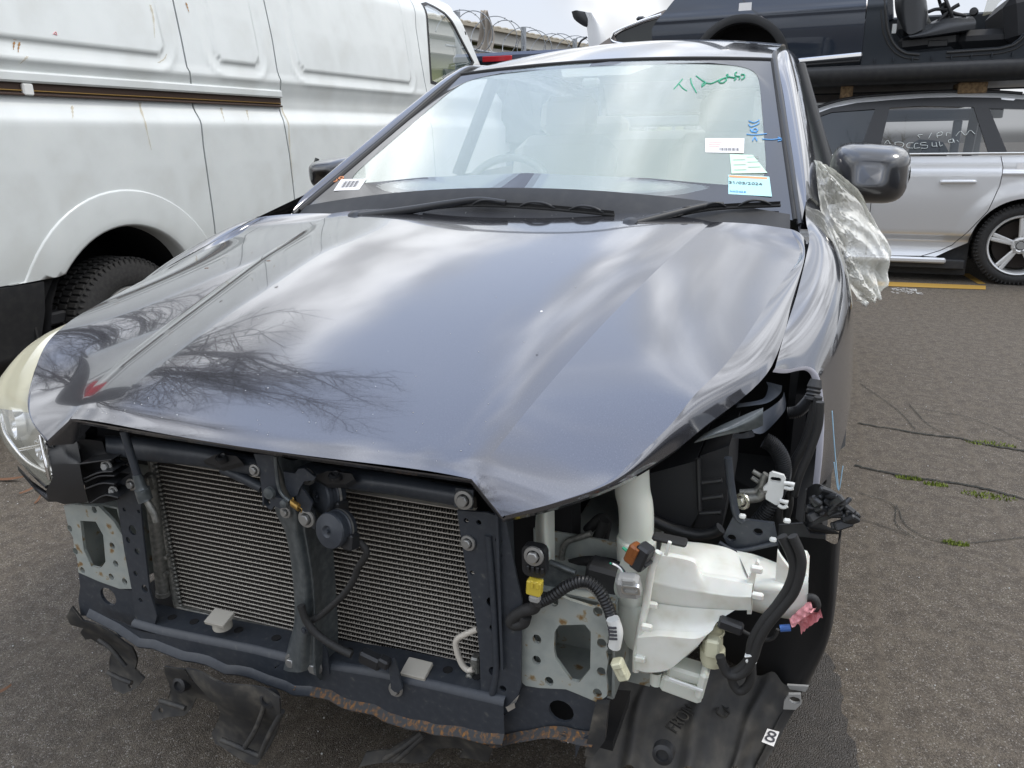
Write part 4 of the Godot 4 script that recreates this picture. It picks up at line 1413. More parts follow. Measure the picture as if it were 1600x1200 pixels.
	for i in 33: ring.append(wc + wb * Vector3(cos(TAU * i / 32) * 0.18, sin(TAU * i / 32) * 0.18, 0))
	tube(st, ring, 0.014, 8, 0, false)
	for a in [0.2, 2.9, 4.7]: tube(st, [wc, wc + wb * Vector3(cos(a) * 0.18, sin(a) * 0.18, 0)], 0.016, 8, 0)
	lathe(st, wc, wb * Vector3.BACK, [[0.0, -0.04], [0.06, -0.03], [0.065, 0.03], [0.0, 0.04]], 16)
	tube(st, [Vector3(-0.5683,2.1749,-0.42), Vector3(-0.5108,2.1918,-0.42), Vector3(-0.4385,2.1821,-0.42), Vector3(-0.3636,2.1494,-0.42), Vector3(-0.2787,2.1258,-0.42)], 0.014, 8, 20)
	tube(st, [Vector3(-0.5083,2.0648,-0.4), Vector3(-0.4565,2.1226,-0.4), Vector3(-0.3942,2.1851,-0.4), Vector3(-0.3457,2.2142,-0.4)], 0.016, 8, 12)
	part("steering_wheel", st, M["black plastic"], t)
	st = S()
	box(st, Vector3(0.1528,2.0765,-0.75), Vector3(0.34, 0.40, 1.0), 0.08, Basis(Vector3.BACK, 0.2))
	box(st, Vector3(-0.0168,1.9467,-0.6), Vector3(0.6, 0.14, 0.5), 0.05)
	part("dashboard", st, M["engine bay"], t)
	st = S()
	lathe(st, Vector3(-0.221,2.1658,-0.5), Vector3(-0.3, 0.2, 1), [[0.0, 0.02], [0.03, 0.015], [0.034, -0.02], [0.0, -0.03]], 16)
	part("speaker_pod", st, M["black plastic"], t)
	st = S()
	var g: Array = [Vector3(-0.0598,2.2063,-1.2), Vector3(-0.0407,2.3358,-1.2), Vector3(-0.02,2.4507,-1.2), Vector3(0.1477,2.3997,-1.2), Vector3(0.0512,2.3035,-1.2), Vector3(0.0134,2.2213,-1.2)]
	for i in range(1, 5): tri(st, g[0], g[i], g[i + 1])
	part("windscreen", st, M["hazed lens"], t)
	# loose shoulder belt and trim in the gap
	st = S()
	tube(st, [Vector3(-0.5732,2.2039,-0.6), Vector3(-0.5466,2.1397,-0.6), Vector3(-0.5154,2.0875,-0.6)], 0.012, 6, 8)
	part("belt_stalk", st, M["beige trim"], t)

func make_yard() -> void:
	make_wagon()
	make_stacked_car()
	var at := [[Vector3(-1.1375,1.5389,-0.3), Vector3(0.10, 0.10, 0.30), "short weathered timber block under the navy car, end nearest the grey sedan"], [Vector3(-0.1924,1.558,-0.3), Vector3(0.21, 0.085, 0.34), "wide timber block on the silver wagon roof below the empty doorway"]]
	for a in at:
		var st := S()
		box(st, Vector3.ZERO, a[1], 0.006)
		var o := part("timber_block", st, M.timber)
		meta(o, a[2], "block", "blocks between the stacked cars")
		o.position = Vector3(2,0,-6.55) + a[0]
		o.position.y = 1.555
	# steel rack with the brown car
	var rk := thing("storage_rack", "grey steel rack carrying the brown car above the yard", "rack", Vector3(0.15, 0, -9.3))
	for x in [-2.0, 2.0]:
		for z in [-0.75, 0.75]:
			var st := S()
			box(st, Vector3(x, 0.67, z), Vector3(0.09, 1.34, 0.09), 0.008)
			part("post", st, M.galvanised, rk)
	for z in [-0.75, 0.75]:
		var st := S()
		box(st, Vector3(0, 1.39, z), Vector3(4.4, 0.10, 0.12), 0.008)
		part("beam", st, M.galvanised, rk)
	var b := thing("brown_car", "brown grey sedan with chrome framed side glass and raised boot lid on the rack", "car", Vector3(0.12, 1.27, -9.3))
	simple_car(b, M["brown paint"], 4.4, 1.74, 1.46, 0.98, [1.15, 0.55, -0.62, -1.75], false)
	var st := S()
	var fr := [Vector3(-0.9925,2.1597,-8.38), Vector3(-1.5793,2.2301,-8.38), Vector3(-1.6256,2.3124,-8.38), Vector3(-1.5532,2.3612,-8.38), Vector3(-1.2879,2.4432,-8.38), Vector3(-1.084,2.4884,-8.38)]
	var loc := []
	for v in fr: loc.append(v - b.position + Vector3(0, 0, 0.02))
	tube(st, loc, 0.014, 8, 40)
	part("chrome_frame", st, M.chrome, b)
	st = S()
	plate(st, [Vector2(-2.0269,2.1127), Vector2(-1.8377,2.1985), Vector2(-1.6527,2.3026), Vector2(-1.3285,2.4546), Vector2(-1.048,2.5397), Vector2(-1.0033,2.4792), Vector2(-1.2916,2.4263), Vector2(-1.5432,2.3495), Vector2(-1.6156,2.3006), Vector2(-1.5694,2.2248), Vector2(-0.9887,2.1482), Vector2(-0.9843,2.0495)], 0.03, Transform3D(Basis.IDENTITY, Vector3(0, 0, -8.40) - b.position))
	part("side_panel", st, M["brown paint"], b)
	st = S()
	plate(st, [Vector2(-1.0072,2.4819), Vector2(-1.2961,2.4289), Vector2(-1.5482,2.3519), Vector2(-1.6207,2.3029), Vector2(-1.5744,2.2269), Vector2(-0.9925,2.1502)], 0.01, Transform3D(Basis.IDENTITY, Vector3(0, 0, -8.42) - b.position))
	part("side_window", st, M["dark glass"], b)
	st = S()
	box(st, Vector3(-1.3592,2.4866,-8.6) - b.position, Vector3(0.10, 0.05, 0.12), 0.02)
	part("roof_aerial", st, M["black plastic"], b)
	st = S()
	loft(st, [[Vector3(-2.0278,2.1876,-8.8), Vector3(-2.038,2.3434,-8.8), Vector3(-2.0637,2.4987,-8.8), Vector3(-2.0812,2.6315,-8.8)], [Vector3(-1.8955,2.1768,-8.75), Vector3(-1.9061,2.3312,-8.75), Vector3(-1.9402,2.5062,-8.75), Vector3(-1.9885,2.6124,-8.75)], [Vector3(-1.808,2.2048,-8.8), Vector3(-1.8262,2.3317,-8.8), Vector3(-1.8917,2.5021,-8.8), Vector3(-1.987,2.6116,-8.8)]], 12, 8)
	var lidm := part("boot_lid", st, M["white paint"], b)
	lidm.position = -b.position
	st = S()
	loft(st, [[Vector3(-2.2472,2.6493,-8.8), Vector3(-2.2147,2.5637,-8.8), Vector3(-2.1109,2.4876,-8.8), Vector3(-2.0475,2.4629,-8.8)], [Vector3(-2.1857,2.6566,-8.78), Vector3(-2.1457,2.5986,-8.78), Vector3(-2.0901,2.5535,-8.78), Vector3(-2.0426,2.5229,-8.78)], [Vector3(-2.1443,2.6495,-8.8), Vector3(-2.097,2.6394,-8.8), Vector3(-2.0655,2.6305,-8.8), Vector3(-2.0419,2.622,-8.8)]], 10, 6)
	part("boot_lid_trim", st, M["black plastic"], b).position = -b.position
	st = S()
	tube(st, [Vector3(-2.1175,2.1977,-8.7), Vector3(-2.126,2.2543,-8.7), Vector3(-2.0951,2.3087,-8.7), Vector3(-2.0249,2.3467,-8.7)], 0.012, 6, 12)
	lidm = part("boot_hinge", st, M["black plastic"], b)
	lidm.position = -b.position
	var bv := thing("blue_van", "tall dark blue van with a red high brake lamp behind the white van", "van", Vector3(-2.32, 0, -8.3))
	bv.rotation.y = PI * 0.5 + 0.06
	simple_car(bv, M["blue paint"], 3.3, 1.46, 2.04, 1.2, [1.5, 1.25, -1.6, -1.66], true)
	st = S()
	box(st, Vector3(-1.66, 1.965, 0.10), Vector3(0.16, 0.10, 1.30), 0.03)
	part("roof_spoiler", st, M["blue paint"], bv)
	st = S()
	box(st, Vector3(-1.745, 1.955, -0.08), Vector3(0.012, 0.05, 0.30), 0.004)
	part("brake_lamp", st, M["red lens"], bv)
	var wc := thing("white_car", "white car behind the silver wagon, its roof showing below the navy car", "car", Vector3(4.9, 0, -9.4))
	simple_car(wc, M["white paint"], 4.3, 1.72, 1.60, 0.98, [1.1, 0.5, -1.5, -1.9])
	var dc := thing("black_hatchback", "black hatchback mirrored in the side of the grey sedan's wing", "car", Vector3(4.6, 0, 0.2))
	dc.rotation.y = PI * 0.5
	simple_car(dc, M["navy paint"], 4.2, 1.74, 1.50, 0.95, [1.1, 0.5, -1.4, -1.9])
	make_tree(Vector3(-7.3, 0, -2.9), 11.0, Vector3(0.12, 0, 0.05), "large leafless tree standing beyond the white van")
	make_tree(Vector3(3.0, 0, 7.5), 12.0, Vector3(-0.1, 0, -0.1), "leafless tree mirrored in the silver wagon's side windows")

const WSB := Vector3(0.722,0.986,-1.105)
const WST := Vector3(0.575,1.4,-2.01)
const WSN := Vector3(0,0.9094,0.416)

func screen(u: float, v: float, off := 0.0) -> Vector3:      # windscreen surface: u -1..1 across, v 0 bottom..1 top
	var hw := lerpf(WSB.x, WST.x, v)
	var p := Vector3(u * hw, lerpf(WSB.y, WST.y, v), lerpf(WSB.z, WST.z, v))
	return p + WSN * ((0.07 - 0.045 * clampf(v, 0.0, 1.0)) * (1.0 - u * u) + off)

func mir(a: Array) -> Array:
	var r := []
	for v in a: r.append(Vector3(-v.x, v.y, v.z))
	return r

func make_hood() -> void:
	var A := [Vector3(0.375, 0.777, 0.075), Vector3(0.39, 0.80, 0.03), Vector3(0.41, 0.838, -0.09), Vector3(0.44, 0.888, -0.32), Vector3(0.48, 0.938, -0.6), Vector3(0.515, 0.972, -0.85), Vector3(0.54, 0.992, -1.00)]
	var C := [Vector3(0, 0.79, 0.106), Vector3(0, 0.814, 0.066), Vector3(0, 0.857, -0.05), Vector3(0, 0.917, -0.3), Vector3(0, 0.965, -0.6), Vector3(0, 0.995, -0.9), Vector3(0, 1.005, -1.07)]
	var B := [Vector3(0.425, 0.7355, 0.0905), Vector3(0.492, 0.754, 0.060), Vector3(0.553, 0.774, 0.012), Vector3(0.6125, 0.824, -0.068), Vector3(0.6415, 0.856, -0.142), Vector3(0.677, 0.878, -0.275), Vector3(0.7205, 0.920, -0.61), Vector3(0.7505, 0.950, -0.82), Vector3(0.724, 0.989, -0.93)]
	var E := [Vector3(0.427, 0.733, 0.09), Vector3(0.495, 0.748, 0.058), Vector3(0.562, 0.766, 0.008), Vector3(0.615, 0.786, -0.06), Vector3(0.655, 0.810, -0.12), Vector3(0.732, 0.848, -0.305), Vector3(0.7525, 0.902, -0.57), Vector3(0.761, 0.943, -0.77), Vector3(0.759, 0.968, -0.89)]
	var n := 64
	var a := smooth(A, n)
	var c := smooth(C, n)
	var b := smooth(B, n)
	var e := smooth(E, n)
	var st := S()
	var P := []
	for i in n:
		var row := []
		for j in 49:
			var u := j / 24.0 - 1.0
			var p: Vector3 = c[i].lerp(Vector3(a[i].x * signf(u), a[i].y, a[i].z), absf(u))
			p.y = lerpf(c[i].y, a[i].y, u * u) + 0.018 * (u * u - pow(absf(u), 6.0)) * smoothstep(-0.15, 0.12, i / 64.0)
			p.z = lerpf(c[i].z, a[i].z, u * u)
			row.append(p)
		P.append(row)
	grid(st, P, true)
	for sg in [1.0, -1.0]:
		for k in 2:
			P = []
			for i in n:
				var row := []
				for j in 15:
					var u := j / 14.0
					var p: Vector3
					if k == 0:
						p = a[i].lerp(b[i], u)
						p.y += 0.004 * sin(PI * u) * smoothstep(0.3, 0.7, i / 64.0)
					else:
						p = b[i].lerp(e[i], u)
						p += Vector3(0.004, 0.004, 0) * sin(PI * u)
					p.x *= sg
					row.append(p)
				P.append(row)
			relax(P, 8 if k == 0 else 2)
			grid(st, P, sg > 0)
	var hood := part("bonnet", st, M["sedan paint"], sedan)
	# folded edge and inner frame below the skin
	st = S()
	var rim := []
	for i in 25: 
		var u := i / 24.0 * 2.0 - 1.0
		rim.append(Vector3(a[0].x * u, lerpf(C[0].y, A[0].y, u * u), lerpf(C[0].z, A[0].z, u * u)))
	var full := []
	var right := [Vector3(0.427, 0.733, 0.09)]
	for k in range(1, n): right.append(e[k])
	var left := mir(right)
	left.reverse()
	full = left + rim + right
	var r2 := []
	var r3 := []
	for v in full:
		r2.append(v + Vector3(-v.x * 0.006, -0.007, -0.001))
		r3.append(v + Vector3(-v.x * 0.06, -0.012, -0.03))
	grid(st, [full, r2, r3])
	part("folded_edge", st, M["sedan paint"], hood)
	st = S()
	P = []
	for i in range(26, n, 3):
		var row := []
		for j in 13:
			var u := j / 6.0 - 1.0
			row.append(Vector3(lerpf(0, b[i].x * 0.84, absf(u)) * signf(u), lerpf(c[i].y, b[i].y, u * u) - 0.05, lerpf(c[i].z, b[i].z, u * u) - 0.03))
		P.append(row)
	grid(st, P)
	part("inner_frame", st, M["engine bay"], hood)
	# grit and dust settled on the paint
	st = S()
	for k in 130:
		var i := rng.randi_range(2, n - 3)
		var u := rng.randf_range(-1.0, 1.0)
		var p: Vector3 = c[i].lerp(Vector3(a[i].x * signf(u), a[i].y, a[i].z), absf(u))
		p.y = lerpf(c[i].y, a[i].y, u * u) + 0.018 * (u * u - pow(absf(u), 6.0)) * smoothstep(-0.15, 0.12, i / 64.0) + 0.0004
		p.z = lerpf(c[i].z, a[i].z, u * u)
		var d := rng.randf_range(0.0004, 0.0009)
		box(st, p, Vector3(d * rng.randf_range(0.7, 2.5), 0.0005, d), 0.0, Basis(Vector3.UP, rng.randf() * 3.0))
	part("dust_specks", st, M["worn white"], hood).set_meta("kind", "stuff")
	# stone chips
	st = S()
	for q in [Vector3(0.04,0.955,-0.5939), Vector3(0.365,0.93,-0.2508)]:
		st = S()
		lathe(st, q + Vector3(0, 0.006, 0), Vector3.UP, [[0.0026, 0.0], [0.0015, 0.001], [0, 0.001]], 7)
		part("paint_chip", st, M["paper"], hood)
	st = S()
	tube(st, [Vector3(0.0458,0.957,-0.5752), Vector3(0.0176,0.957,-0.6278)], 0.0012, 5, 0)
	part("paint_chip", st, M["paper"], hood)
	st = S()
	for q in [Vector3(-0.4619,0.94,-0.3893), Vector3(-0.3237,0.955,-0.4268)]:
		st = S()
		box(st, q + Vector3(0, 0.008, 0), Vector3(0.008, 0.001, 0.005), 0, Basis(Vector3.UP, 0.4))
		part("stuck_leaf", st, M["dry leaf"], hood)

func fender_rows() -> Array:
	var F := [
		[Vector3(0.741, 0.852, -0.312), Vector3(0.760, 0.8385, -0.355), Vector3(0.790, 0.829, -0.41), Vector3(0.8105, 0.806, -0.425), Vector3(0.8235, 0.748, -0.425), Vector3(0.8285, 0.68, -0.415), Vector3(0.829, 0.605, -0.41)],
		[Vector3(0.7475, 0.880, -0.46), Vector3(0.777, 0.880, -0.49), Vector3(0.803, 0.873, -0.52), Vector3(0.827, 0.847, -0.53), Vector3(0.8435, 0.787, -0.53), Vector3(0.8505, 0.72, -0.52), Vector3(0.852, 0.625, -0.47)],
		[Vector3(0.757, 0.912, -0.60), Vector3(0.787, 0.919, -0.62), Vector3(0.818, 0.910, -0.64), Vector3(0.843, 0.878, -0.65), Vector3(0.861, 0.817, -0.65), Vector3(0.869, 0.75, -0.64), Vector3(0.872, 0.665, -0.60)],
		[Vector3(0.764, 0.951, -0.80), Vector3(0.792, 0.957, -0.80), Vector3(0.823, 0.946, -0.80), Vector3(0.849, 0.911, -0.80), Vector3(0.867, 0.855, -0.80), Vector3(0.876, 0.785, -0.80), Vector3(0.881, 0.70, -0.80)],
		[Vector3(0.765, 0.974, -0.9), Vector3(0.788, 0.984, -0.92), Vector3(0.815, 0.968, -0.95), Vector3(0.842, 0.93, -0.95), Vector3(0.862, 0.87, -0.95), Vector3(0.874, 0.80, -0.95), Vector3(0.880, 0.69, -0.95)],
		[Vector3(0.752, 1.000, -1.02), Vector3(0.772, 1.002, -1.10), Vector3(0.800, 0.975, -1.15), Vector3(0.830, 0.93, -1.18), Vector3(0.853, 0.87, -1.18), Vector3(0.868, 0.80, -1.18), Vector3(0.876, 0.66, -1.16)],
		[Vector3(0.742, 1.035, -1.20), Vector3(0.765, 1.020, -1.28), Vector3(0.793, 0.985, -1.36), Vector3(0.825, 0.93, -1.38), Vector3(0.850, 0.87, -1.38), Vector3(0.868, 0.80, -1.38), Vector3(0.876, 0.62, -1.38)]]
	return F

func make_wings() -> void:
	for sg in [1.0, -1.0]:
		var F := []
		for r in fender_rows(): F.append(r if sg > 0 else mir(r))
		var cols := []
		for r in F: cols.append(r)
		var st := S()
		var P := []
		var dense := []
		for r in cols: dense.append(smooth(r, 40))
		for i in 60:
			var row := []
			for j in 40:
				var along := []
				for d in dense: along.append(d[j])
				row.append(cr(along, i / 59.0))
			P.append(row)
		relax(P, 60)
		grid(st, P, sg > 0)
		# rear skirt behind the wheel arch
		var wing := part("front_wing", st, M["sedan paint"], sedan)
		# turned in flange along the headlamp opening
		st = S()
		var f0: Array = P[0]
		var f1 := []
		var f2 := []
		for j in 40:
			var t := clampf((j - 12) / 8.0, 0.0, 1.0)
			f1.append(f0[j] + Vector3(-0.002 * sg, -0.003, 0.004))
			f2.append(f0[j] + Vector3(-(0.003 + 0.008 * t) * sg, -0.006, 0.004))
		grid(st, [f0, f1, f2], sg < 0)
		part("wing_flange", st, M.primer if sg > 0 else M["sedan paint"], wing)  # near side painted pale as if catching the sky
		st = S()
		grid(st, [smooth([Vector3(0.876 * sg, 0.62, -1.38), Vector3(0.878 * sg, 0.4, -1.38), Vector3(0.86 * sg, 0.22, -1.38)], 6), smooth([Vector3(0.876 * sg, 0.66, -1.16), Vector3(0.878 * sg, 0.48, -1.19), Vector3(0.865 * sg, 0.22, -1.24)], 6)], sg > 0)
		part("wing_skirt", st, M["sedan paint"], wing)
		# wheel and dark arch
		st = S()
		var rows := []
		for i in 21:
			var a := PI * i / 20.0
			rows.append([Vector3((0.872 - 0.05 * (1 if a < 0.9 else 0)) * sg, 0.33 + sin(a) * 0.36, -0.80 + cos(a) * 0.37), Vector3(0.55 * sg, 0.33 + sin(a) * 0.36, -0.80 + cos(a) * 0.37)])
		grid(st, rows, sg > 0)
		part("wheel_liner", st, M["rough plastic"], sedan)
		make_wheel(sedan, "wheel", Vector3(0.845 * sg, 0.30, -0.80), Vector3(sg, 0, 0), 0.31, 0.215, 0.2, 5, M.alloy)
		make_wheel(sedan, "wheel", Vector3(0.845 * sg, 0.24, -3.55), Vector3(sg, 0, 0), 0.31, 0.215, 0.2, 5, M.alloy)
	# chalk arrow on the near wing
	var st := S()
	pen(st, [[Vector3(0.8369,0.7424,-0.44), Vector3(0.848,0.6729,-0.44), Vector3(0.8625,0.5918,-0.44)], [Vector3(0.8492,0.65,-0.43), Vector3(0.862,0.5965,-0.43), Vector3(0.8645,0.6447,-0.43)]], 0.0009)
	part("chalk_arrow", st, M["pale blue ink"], sedan)

func make_shell() -> void:
	# windscreen: clear middle, dark printed border
	var st := S()
	var P := []
	for i in 25:
		var row := []
		for j in 33: row.append(screen(j / 16.0 - 1.0, i / 24.0))
		P.append(row)
	grid(st, P, true)
	var ws := part("windscreen", st, M.glass, sedan)
	st = S()
	P = []
	for i in 25:
		var row := []
		for j in 33: row.append(screen(j / 16.0 - 1.0, i / 24.0, -0.0008))
		P.append(row)
	grid(st, P, true)
	part("inner_layer", st, M.glass, ws)
	st = S()
	P = []
	for i in 13:
		var row := []
		for j in 25: row.append(screen(j / 12.0 - 1.0, i / 12.0, -0.0015))
		P.append(row)
	grid(st, P, true)
	part("veil_film", st, M["dust film"], ws)
	st = S()
	var inn := []
	var out := []
	for k in 129:
		var a := TAU * k / 128
		var d := Vector2(cos(a), sin(a))
		var s := 1.0 / maxf(absf(d.x), absf(d.y))
		var o := d * s
		var q := Vector2(signf(d.x) * pow(absf(d.x), 0.22), signf(d.y) * pow(absf(d.y), 0.22))
		q = q / maxf(1.0, maxf(absf(q.x), absf(q.y)))
		out.append(screen(o.x, o.y * 0.5 + 0.5, 0.0008))
		var iu := lerpf(-0.925, 0.925, q.x * 0.5 + 0.5)
		var iv := lerpf(0.115, 0.955, q.y * 0.5 + 0.5)
		inn.append(screen(iu, iv, 0.0008))
	var m1 := []
	grid(st, [out, inn], false, true)
	var fr := part("printed_border", st, M.frit, ws)
	st = S()
	var sp := PackedVector2Array([Vector2(-0.27, 0.97), Vector2(-0.20, 0.875), Vector2(0.20, 0.865), Vector2(0.36, 0.97)])
	P = []
	for i in 5:
		var row := []
		for j in 17:
			var t := i / 4.0
			row.append(screen(lerpf(lerpf(sp[0].x, sp[1].x, t), lerpf(sp[3].x, sp[2].x, t), j / 16.0), lerpf(0.97, 0.87, t), -0.004))
		P.append(row)
	grid(st, P)
	box(st, screen(-0.02, 0.85, -0.02), Vector3(0.06, 0.03, 0.03), 0.008)
	part("shade_band", st, M["grey trim"], ws)
	# seal round the glass
	st = S()
	var seal := []
	for k in 21: seal.append(screen(-1.005, k / 20.0, 0.0))
	for k in 33: seal.append(screen(k / 16.0 - 1.0, 1.005, 0.0))
	for k in 21: seal.append(screen(1.005, 1.0 - k / 20.0, 0.0))
	tube(st, seal, 0.007, 6, 0)
	part("glass_seal", st, M.rubber, ws)
	# roof
	st = S()
	var f := []
	for j in 33:
		var u := j / 16.0 - 1.0
		f.append(screen(u, 1.005, 0.002))
	P = []
	for i in 30:
		var t := i / 29.0
		var row := []
		for j in 33:
			var u := j / 16.0 - 1.0
			var p: Vector3 = f[j]
			var z := lerpf(p.z, -3.55 - 0.05 * (1 - u * u), t)
			var y := p.y + 0.002 + 0.115 * sin(minf(1.0, t * 1.5) * PI * 0.60) - 0.08 * maxf(0.0, t - 0.55) * 2.2 * (t - 0.3)
			row.append(Vector3(p.x * lerpf(1.0, 0.97, t), y - 0.02 * u * u * smoothstep(0, 0.3, t), z))
		P.append(row)
	grid(st, P)
	part("roof", st, M["sedan paint"], sedan)
	st = S()
	P = []
	for i in 8:
		var row := []
		for j in 9:
			var u := j / 4.0 - 1.0
			row.append(Vector3(0.56 * u, 1.40 + 0.04 * sin(i / 7.0 * PI) , lerpf(-2.1, -3.5, i / 7.0)))
		P.append(row)
	grid(st, P, true)
	part("headlining", st, M["beige trim"], sedan)
	for sg in [1.0, -1.0]:
		# pillar from wing to roof, then the roof side rail
		var L1 := [screen(1.012, -0.06), screen(1.012, 0.3), screen(1.012, 0.7), screen(1.012, 1.0), Vector3(0.575, 1.425, -2.25), Vector3(0.572, 1.43, -2.9), Vector3(0.56, 1.37, -3.6)]
		var L2 := [Vector3(0.748, 1.030, -1.17), Vector3(0.716, 1.142, -1.42), Vector3(0.664, 1.295, -1.76), Vector3(0.622, 1.408, -2.03), Vector3(0.606, 1.447, -2.25), Vector3(0.602, 1.45, -2.9), Vector3(0.59, 1.37, -3.62)]
		var L3 := [Vector3(0.775, 1.015, -1.25), Vector3(0.745, 1.125, -1.50), Vector3(0.692, 1.280, -1.84), Vector3(0.652, 1.385, -2.10), Vector3(0.632, 1.425, -2.3), Vector3(0.628, 1.43, -2.9), Vector3(0.615, 1.345, -3.64)]
		var L4 := [Vector3(0.785, 1.000, -1.32), Vector3(0.752, 1.105, -1.56), Vector3(0.699, 1.255, -1.90), Vector3(0.660, 1.355, -2.14), Vector3(0.642, 1.395, -2.32), Vector3(0.638, 1.40, -2.9), Vector3(0.625, 1.32, -3.64)]
		st = S()
		var cs := [L1, L2, L3, L4]
		if sg < 0: cs = [mir(L1), mir(L2), mir(L3), mir(L4)]
		loft(st, cs, 48, 16, sg < 0)
		part("pillar", st, M["sedan paint"], sedan)
		# ditch moulding between roof and pillar
		st = S()
		var dm := [screen(1.02, -0.02, 0.001), screen(1.02, 0.5, 0.001), screen(1.02, 1.0, 0.001), Vector3(0.578, 1.432, -2.25), Vector3(0.575, 1.437, -2.9), Vector3(0.56, 1.38, -3.6)]
		tube(st, dm if sg > 0 else mir(dm), 0.009, 8, 40)
		part("pillar_trim", st, M["black plastic"], sedan)
		# doors with glass above
		var prof := [Vector3(0.79, 0.995, 0), Vector3(0.83, 0.93, 0), Vector3(0.858, 0.86, 0), Vector3(0.872, 0.78, 0), Vector3(0.878, 0.62, 0), Vector3(0.87, 0.4, 0), Vector3(0.85, 0.22, 0)]
		var zs := [[-1.39, -2.42], [-2.43, -3.40], [-3.41, -4.45]]
		for d in zs.size():
			st = S()
			var rows := []
			for i in 9:
				var z := lerpf(zs[d][0], zs[d][1], i / 8.0)
				var row := []
				for p in smooth(prof, 20): row.append(Vector3((p.x - 0.10 * pow(maxf(0, -z - 3.4), 2.0)) * sg, p.y, z))
				rows.append(row)
			grid(st, rows, sg > 0)
			part("door" if d < 2 else "rear_wing", st, M["sedan paint"], sedan)
		st = S()
		var g0 := [Vector3(0.786 * sg, 0.995, -1.36), Vector3(0.79 * sg, 0.995, -2.4), Vector3(0.77 * sg, 0.995, -3.75)]
		var g1 := [Vector3(0.745 * sg, 1.115, -1.58), Vector3(0.640 * sg, 1.395, -2.36), Vector3(0.625 * sg, 1.325, -3.6)]
		grid(st, [lerps(g0, 8), lerps(g1, 8)], sg > 0)
		part("side_glass", st, M.glass, sedan)
		for q in [[g0[1], Vector3(0.637 * sg, 1.40, -2.5)], [g0[2], g1[2]]]:
			st = S()
			tube(st, q, 0.03, 8, 0)
			part("door_pillar", st, M["black plastic"], sedan)
	# rear glass, boot, floor
	st = S()
	grid(st, [lerps([Vector3(-0.57, 1.36, -3.6), Vector3(0.57, 1.36, -3.6)], 5), lerps([Vector3(-0.66, 1.02, -4.1), Vector3(0.66, 1.02, -4.1)], 5)])
	part("rear_glass", st, M.glass, sedan)
	st = S()
	grid(st, [smooth([Vector3(-0.76, 1.0, -3.8), Vector3(0, 1.03, -3.8), Vector3(0.76, 1.0, -3.8)], 9), smooth([Vector3(-0.7, 1.0, -4.4), Vector3(0, 1.03, -4.45), Vector3(0.7, 1.0, -4.4)], 9), smooth([Vector3(-0.7, 0.5, -4.5), Vector3(0, 0.5, -4.6), Vector3(0.7, 0.5, -4.5)], 9)])
	part("boot_lid", st, M["sedan paint"], sedan)
	st = S()
	box(st, Vector3(0, 0.30, -2.9), Vector3(1.68, 0.05, 3.0), 0.01)
	box(st, Vector3(0, 0.65, -1.16), Vector3(1.4, 0.7, 0.03), 0.01)
	part("floor_pan", st, M["engine bay"], sedan)
	# cabin
	st = S()
	loft(st, [[Vector3(-0.70, 0.965, -1.12), Vector3(0, 0.965, -1.03), Vector3(0.70, 0.965, -1.12)], [Vector3(-0.70, 0.975, -1.40), Vector3(0, 0.97, -1.34), Vector3(0.70, 0.975, -1.40)], [Vector3(-0.72, 0.95, -1.66), Vector3(0, 0.95, -1.64), Vector3(0.72, 0.95, -1.66)], [Vector3(-0.72, 0.7, -1.72), Vector3(0, 0.6, -1.70), Vector3(0.72, 0.7, -1.72)]], 20, 16, true)
	part("dashboard", st, M["grey trim"], sedan)
	for x in [-0.37, 0.37]:
		st = S()
		box(st, Vector3(x, 0.86, -2.62), Vector3(0.50, 0.62, 0.16), 0.07, Basis(Vector3.RIGHT, -0.35))
		box(st, Vector3(x, 0.55, -2.35), Vector3(0.50, 0.18, 0.52), 0.07)
		box(st, Vector3(x, 1.235, -2.76), Vector3(0.27, 0.18, 0.10), 0.04, Basis(Vector3.RIGHT, -0.3))
		part("seat", st, M["beige trim"], sedan)
	st = S()
	box(st, Vector3(0, 0.85, -3.45), Vector3(1.3, 0.62, 0.18), 0.07, Basis(Vector3.RIGHT, -0.35))
	for x in [-0.4, 0.4]: box(st, Vector3(x, 1.16, -3.55), Vector3(0.26, 0.14, 0.1), 0.04)
	part("rear_seat", st, M["beige trim"], sedan)
	st = S()
	var ring := []
	var wb := Basis(Vector3.RIGHT, -0.5)
	var wc := Vector3(-0.37, 0.93, -1.92)
	for i in 41: ring.append(wc + wb * Vector3(cos(TAU * i / 40) * 0.185, sin(TAU * i / 40) * 0.185, 0))
	tube(st, ring, 0.015, 8, 0, false)
	for a in [0.0, PI, 4.71]: tube(st, [wc, wc + wb * Vector3(cos(a) * 0.18, sin(a) * 0.18, 0)], 0.02, 8, 0)
	lathe(st, wc, wb * Vector3.BACK, [[0.075, -0.03], [0.075, 0.02], [0.0, 0.04]], 16)
	part("steering_wheel", st, M["grey trim"], sedan)
	# door mirrors
	for sg in [1.0, -1.0]:
		st = S()
		var rows := []
		for i in 15:
			var t := i / 14.0
			var z := lerpf(-1.475, -1.64, t)
			var k := sqrt(clampf(1.0 - pow(1.0 - t, 3.6), 0.0, 1.0))
			var row := []
			for j in 41:
				var a := TAU * j / 40
				var d := Vector2(cos(a), sin(a))
				var q := Vector2(signf(d.x) * pow(absf(d.x), 0.50), signf(d.y) * pow(absf(d.y), 0.55))
				var hx := 0.107 if sg > 0 else 0.09
				var hy: float = (0.083 if sg > 0 else 0.056) - 0.020 * q.x * (1 if q.y > 0 else -0.8) - 0.006 * (1 - q.x * q.x) * 0
				row.append(Vector3((0.898 + q.x * hx * k) * sg, 1.062 + q.y * hy * k + 0.014 * q.x * k, z))
			rows.append(row)
		grid(st, rows, sg > 0, true)
		var mc := part("mirror_housing", st, M["gloss black"], sedan)
		st = S()
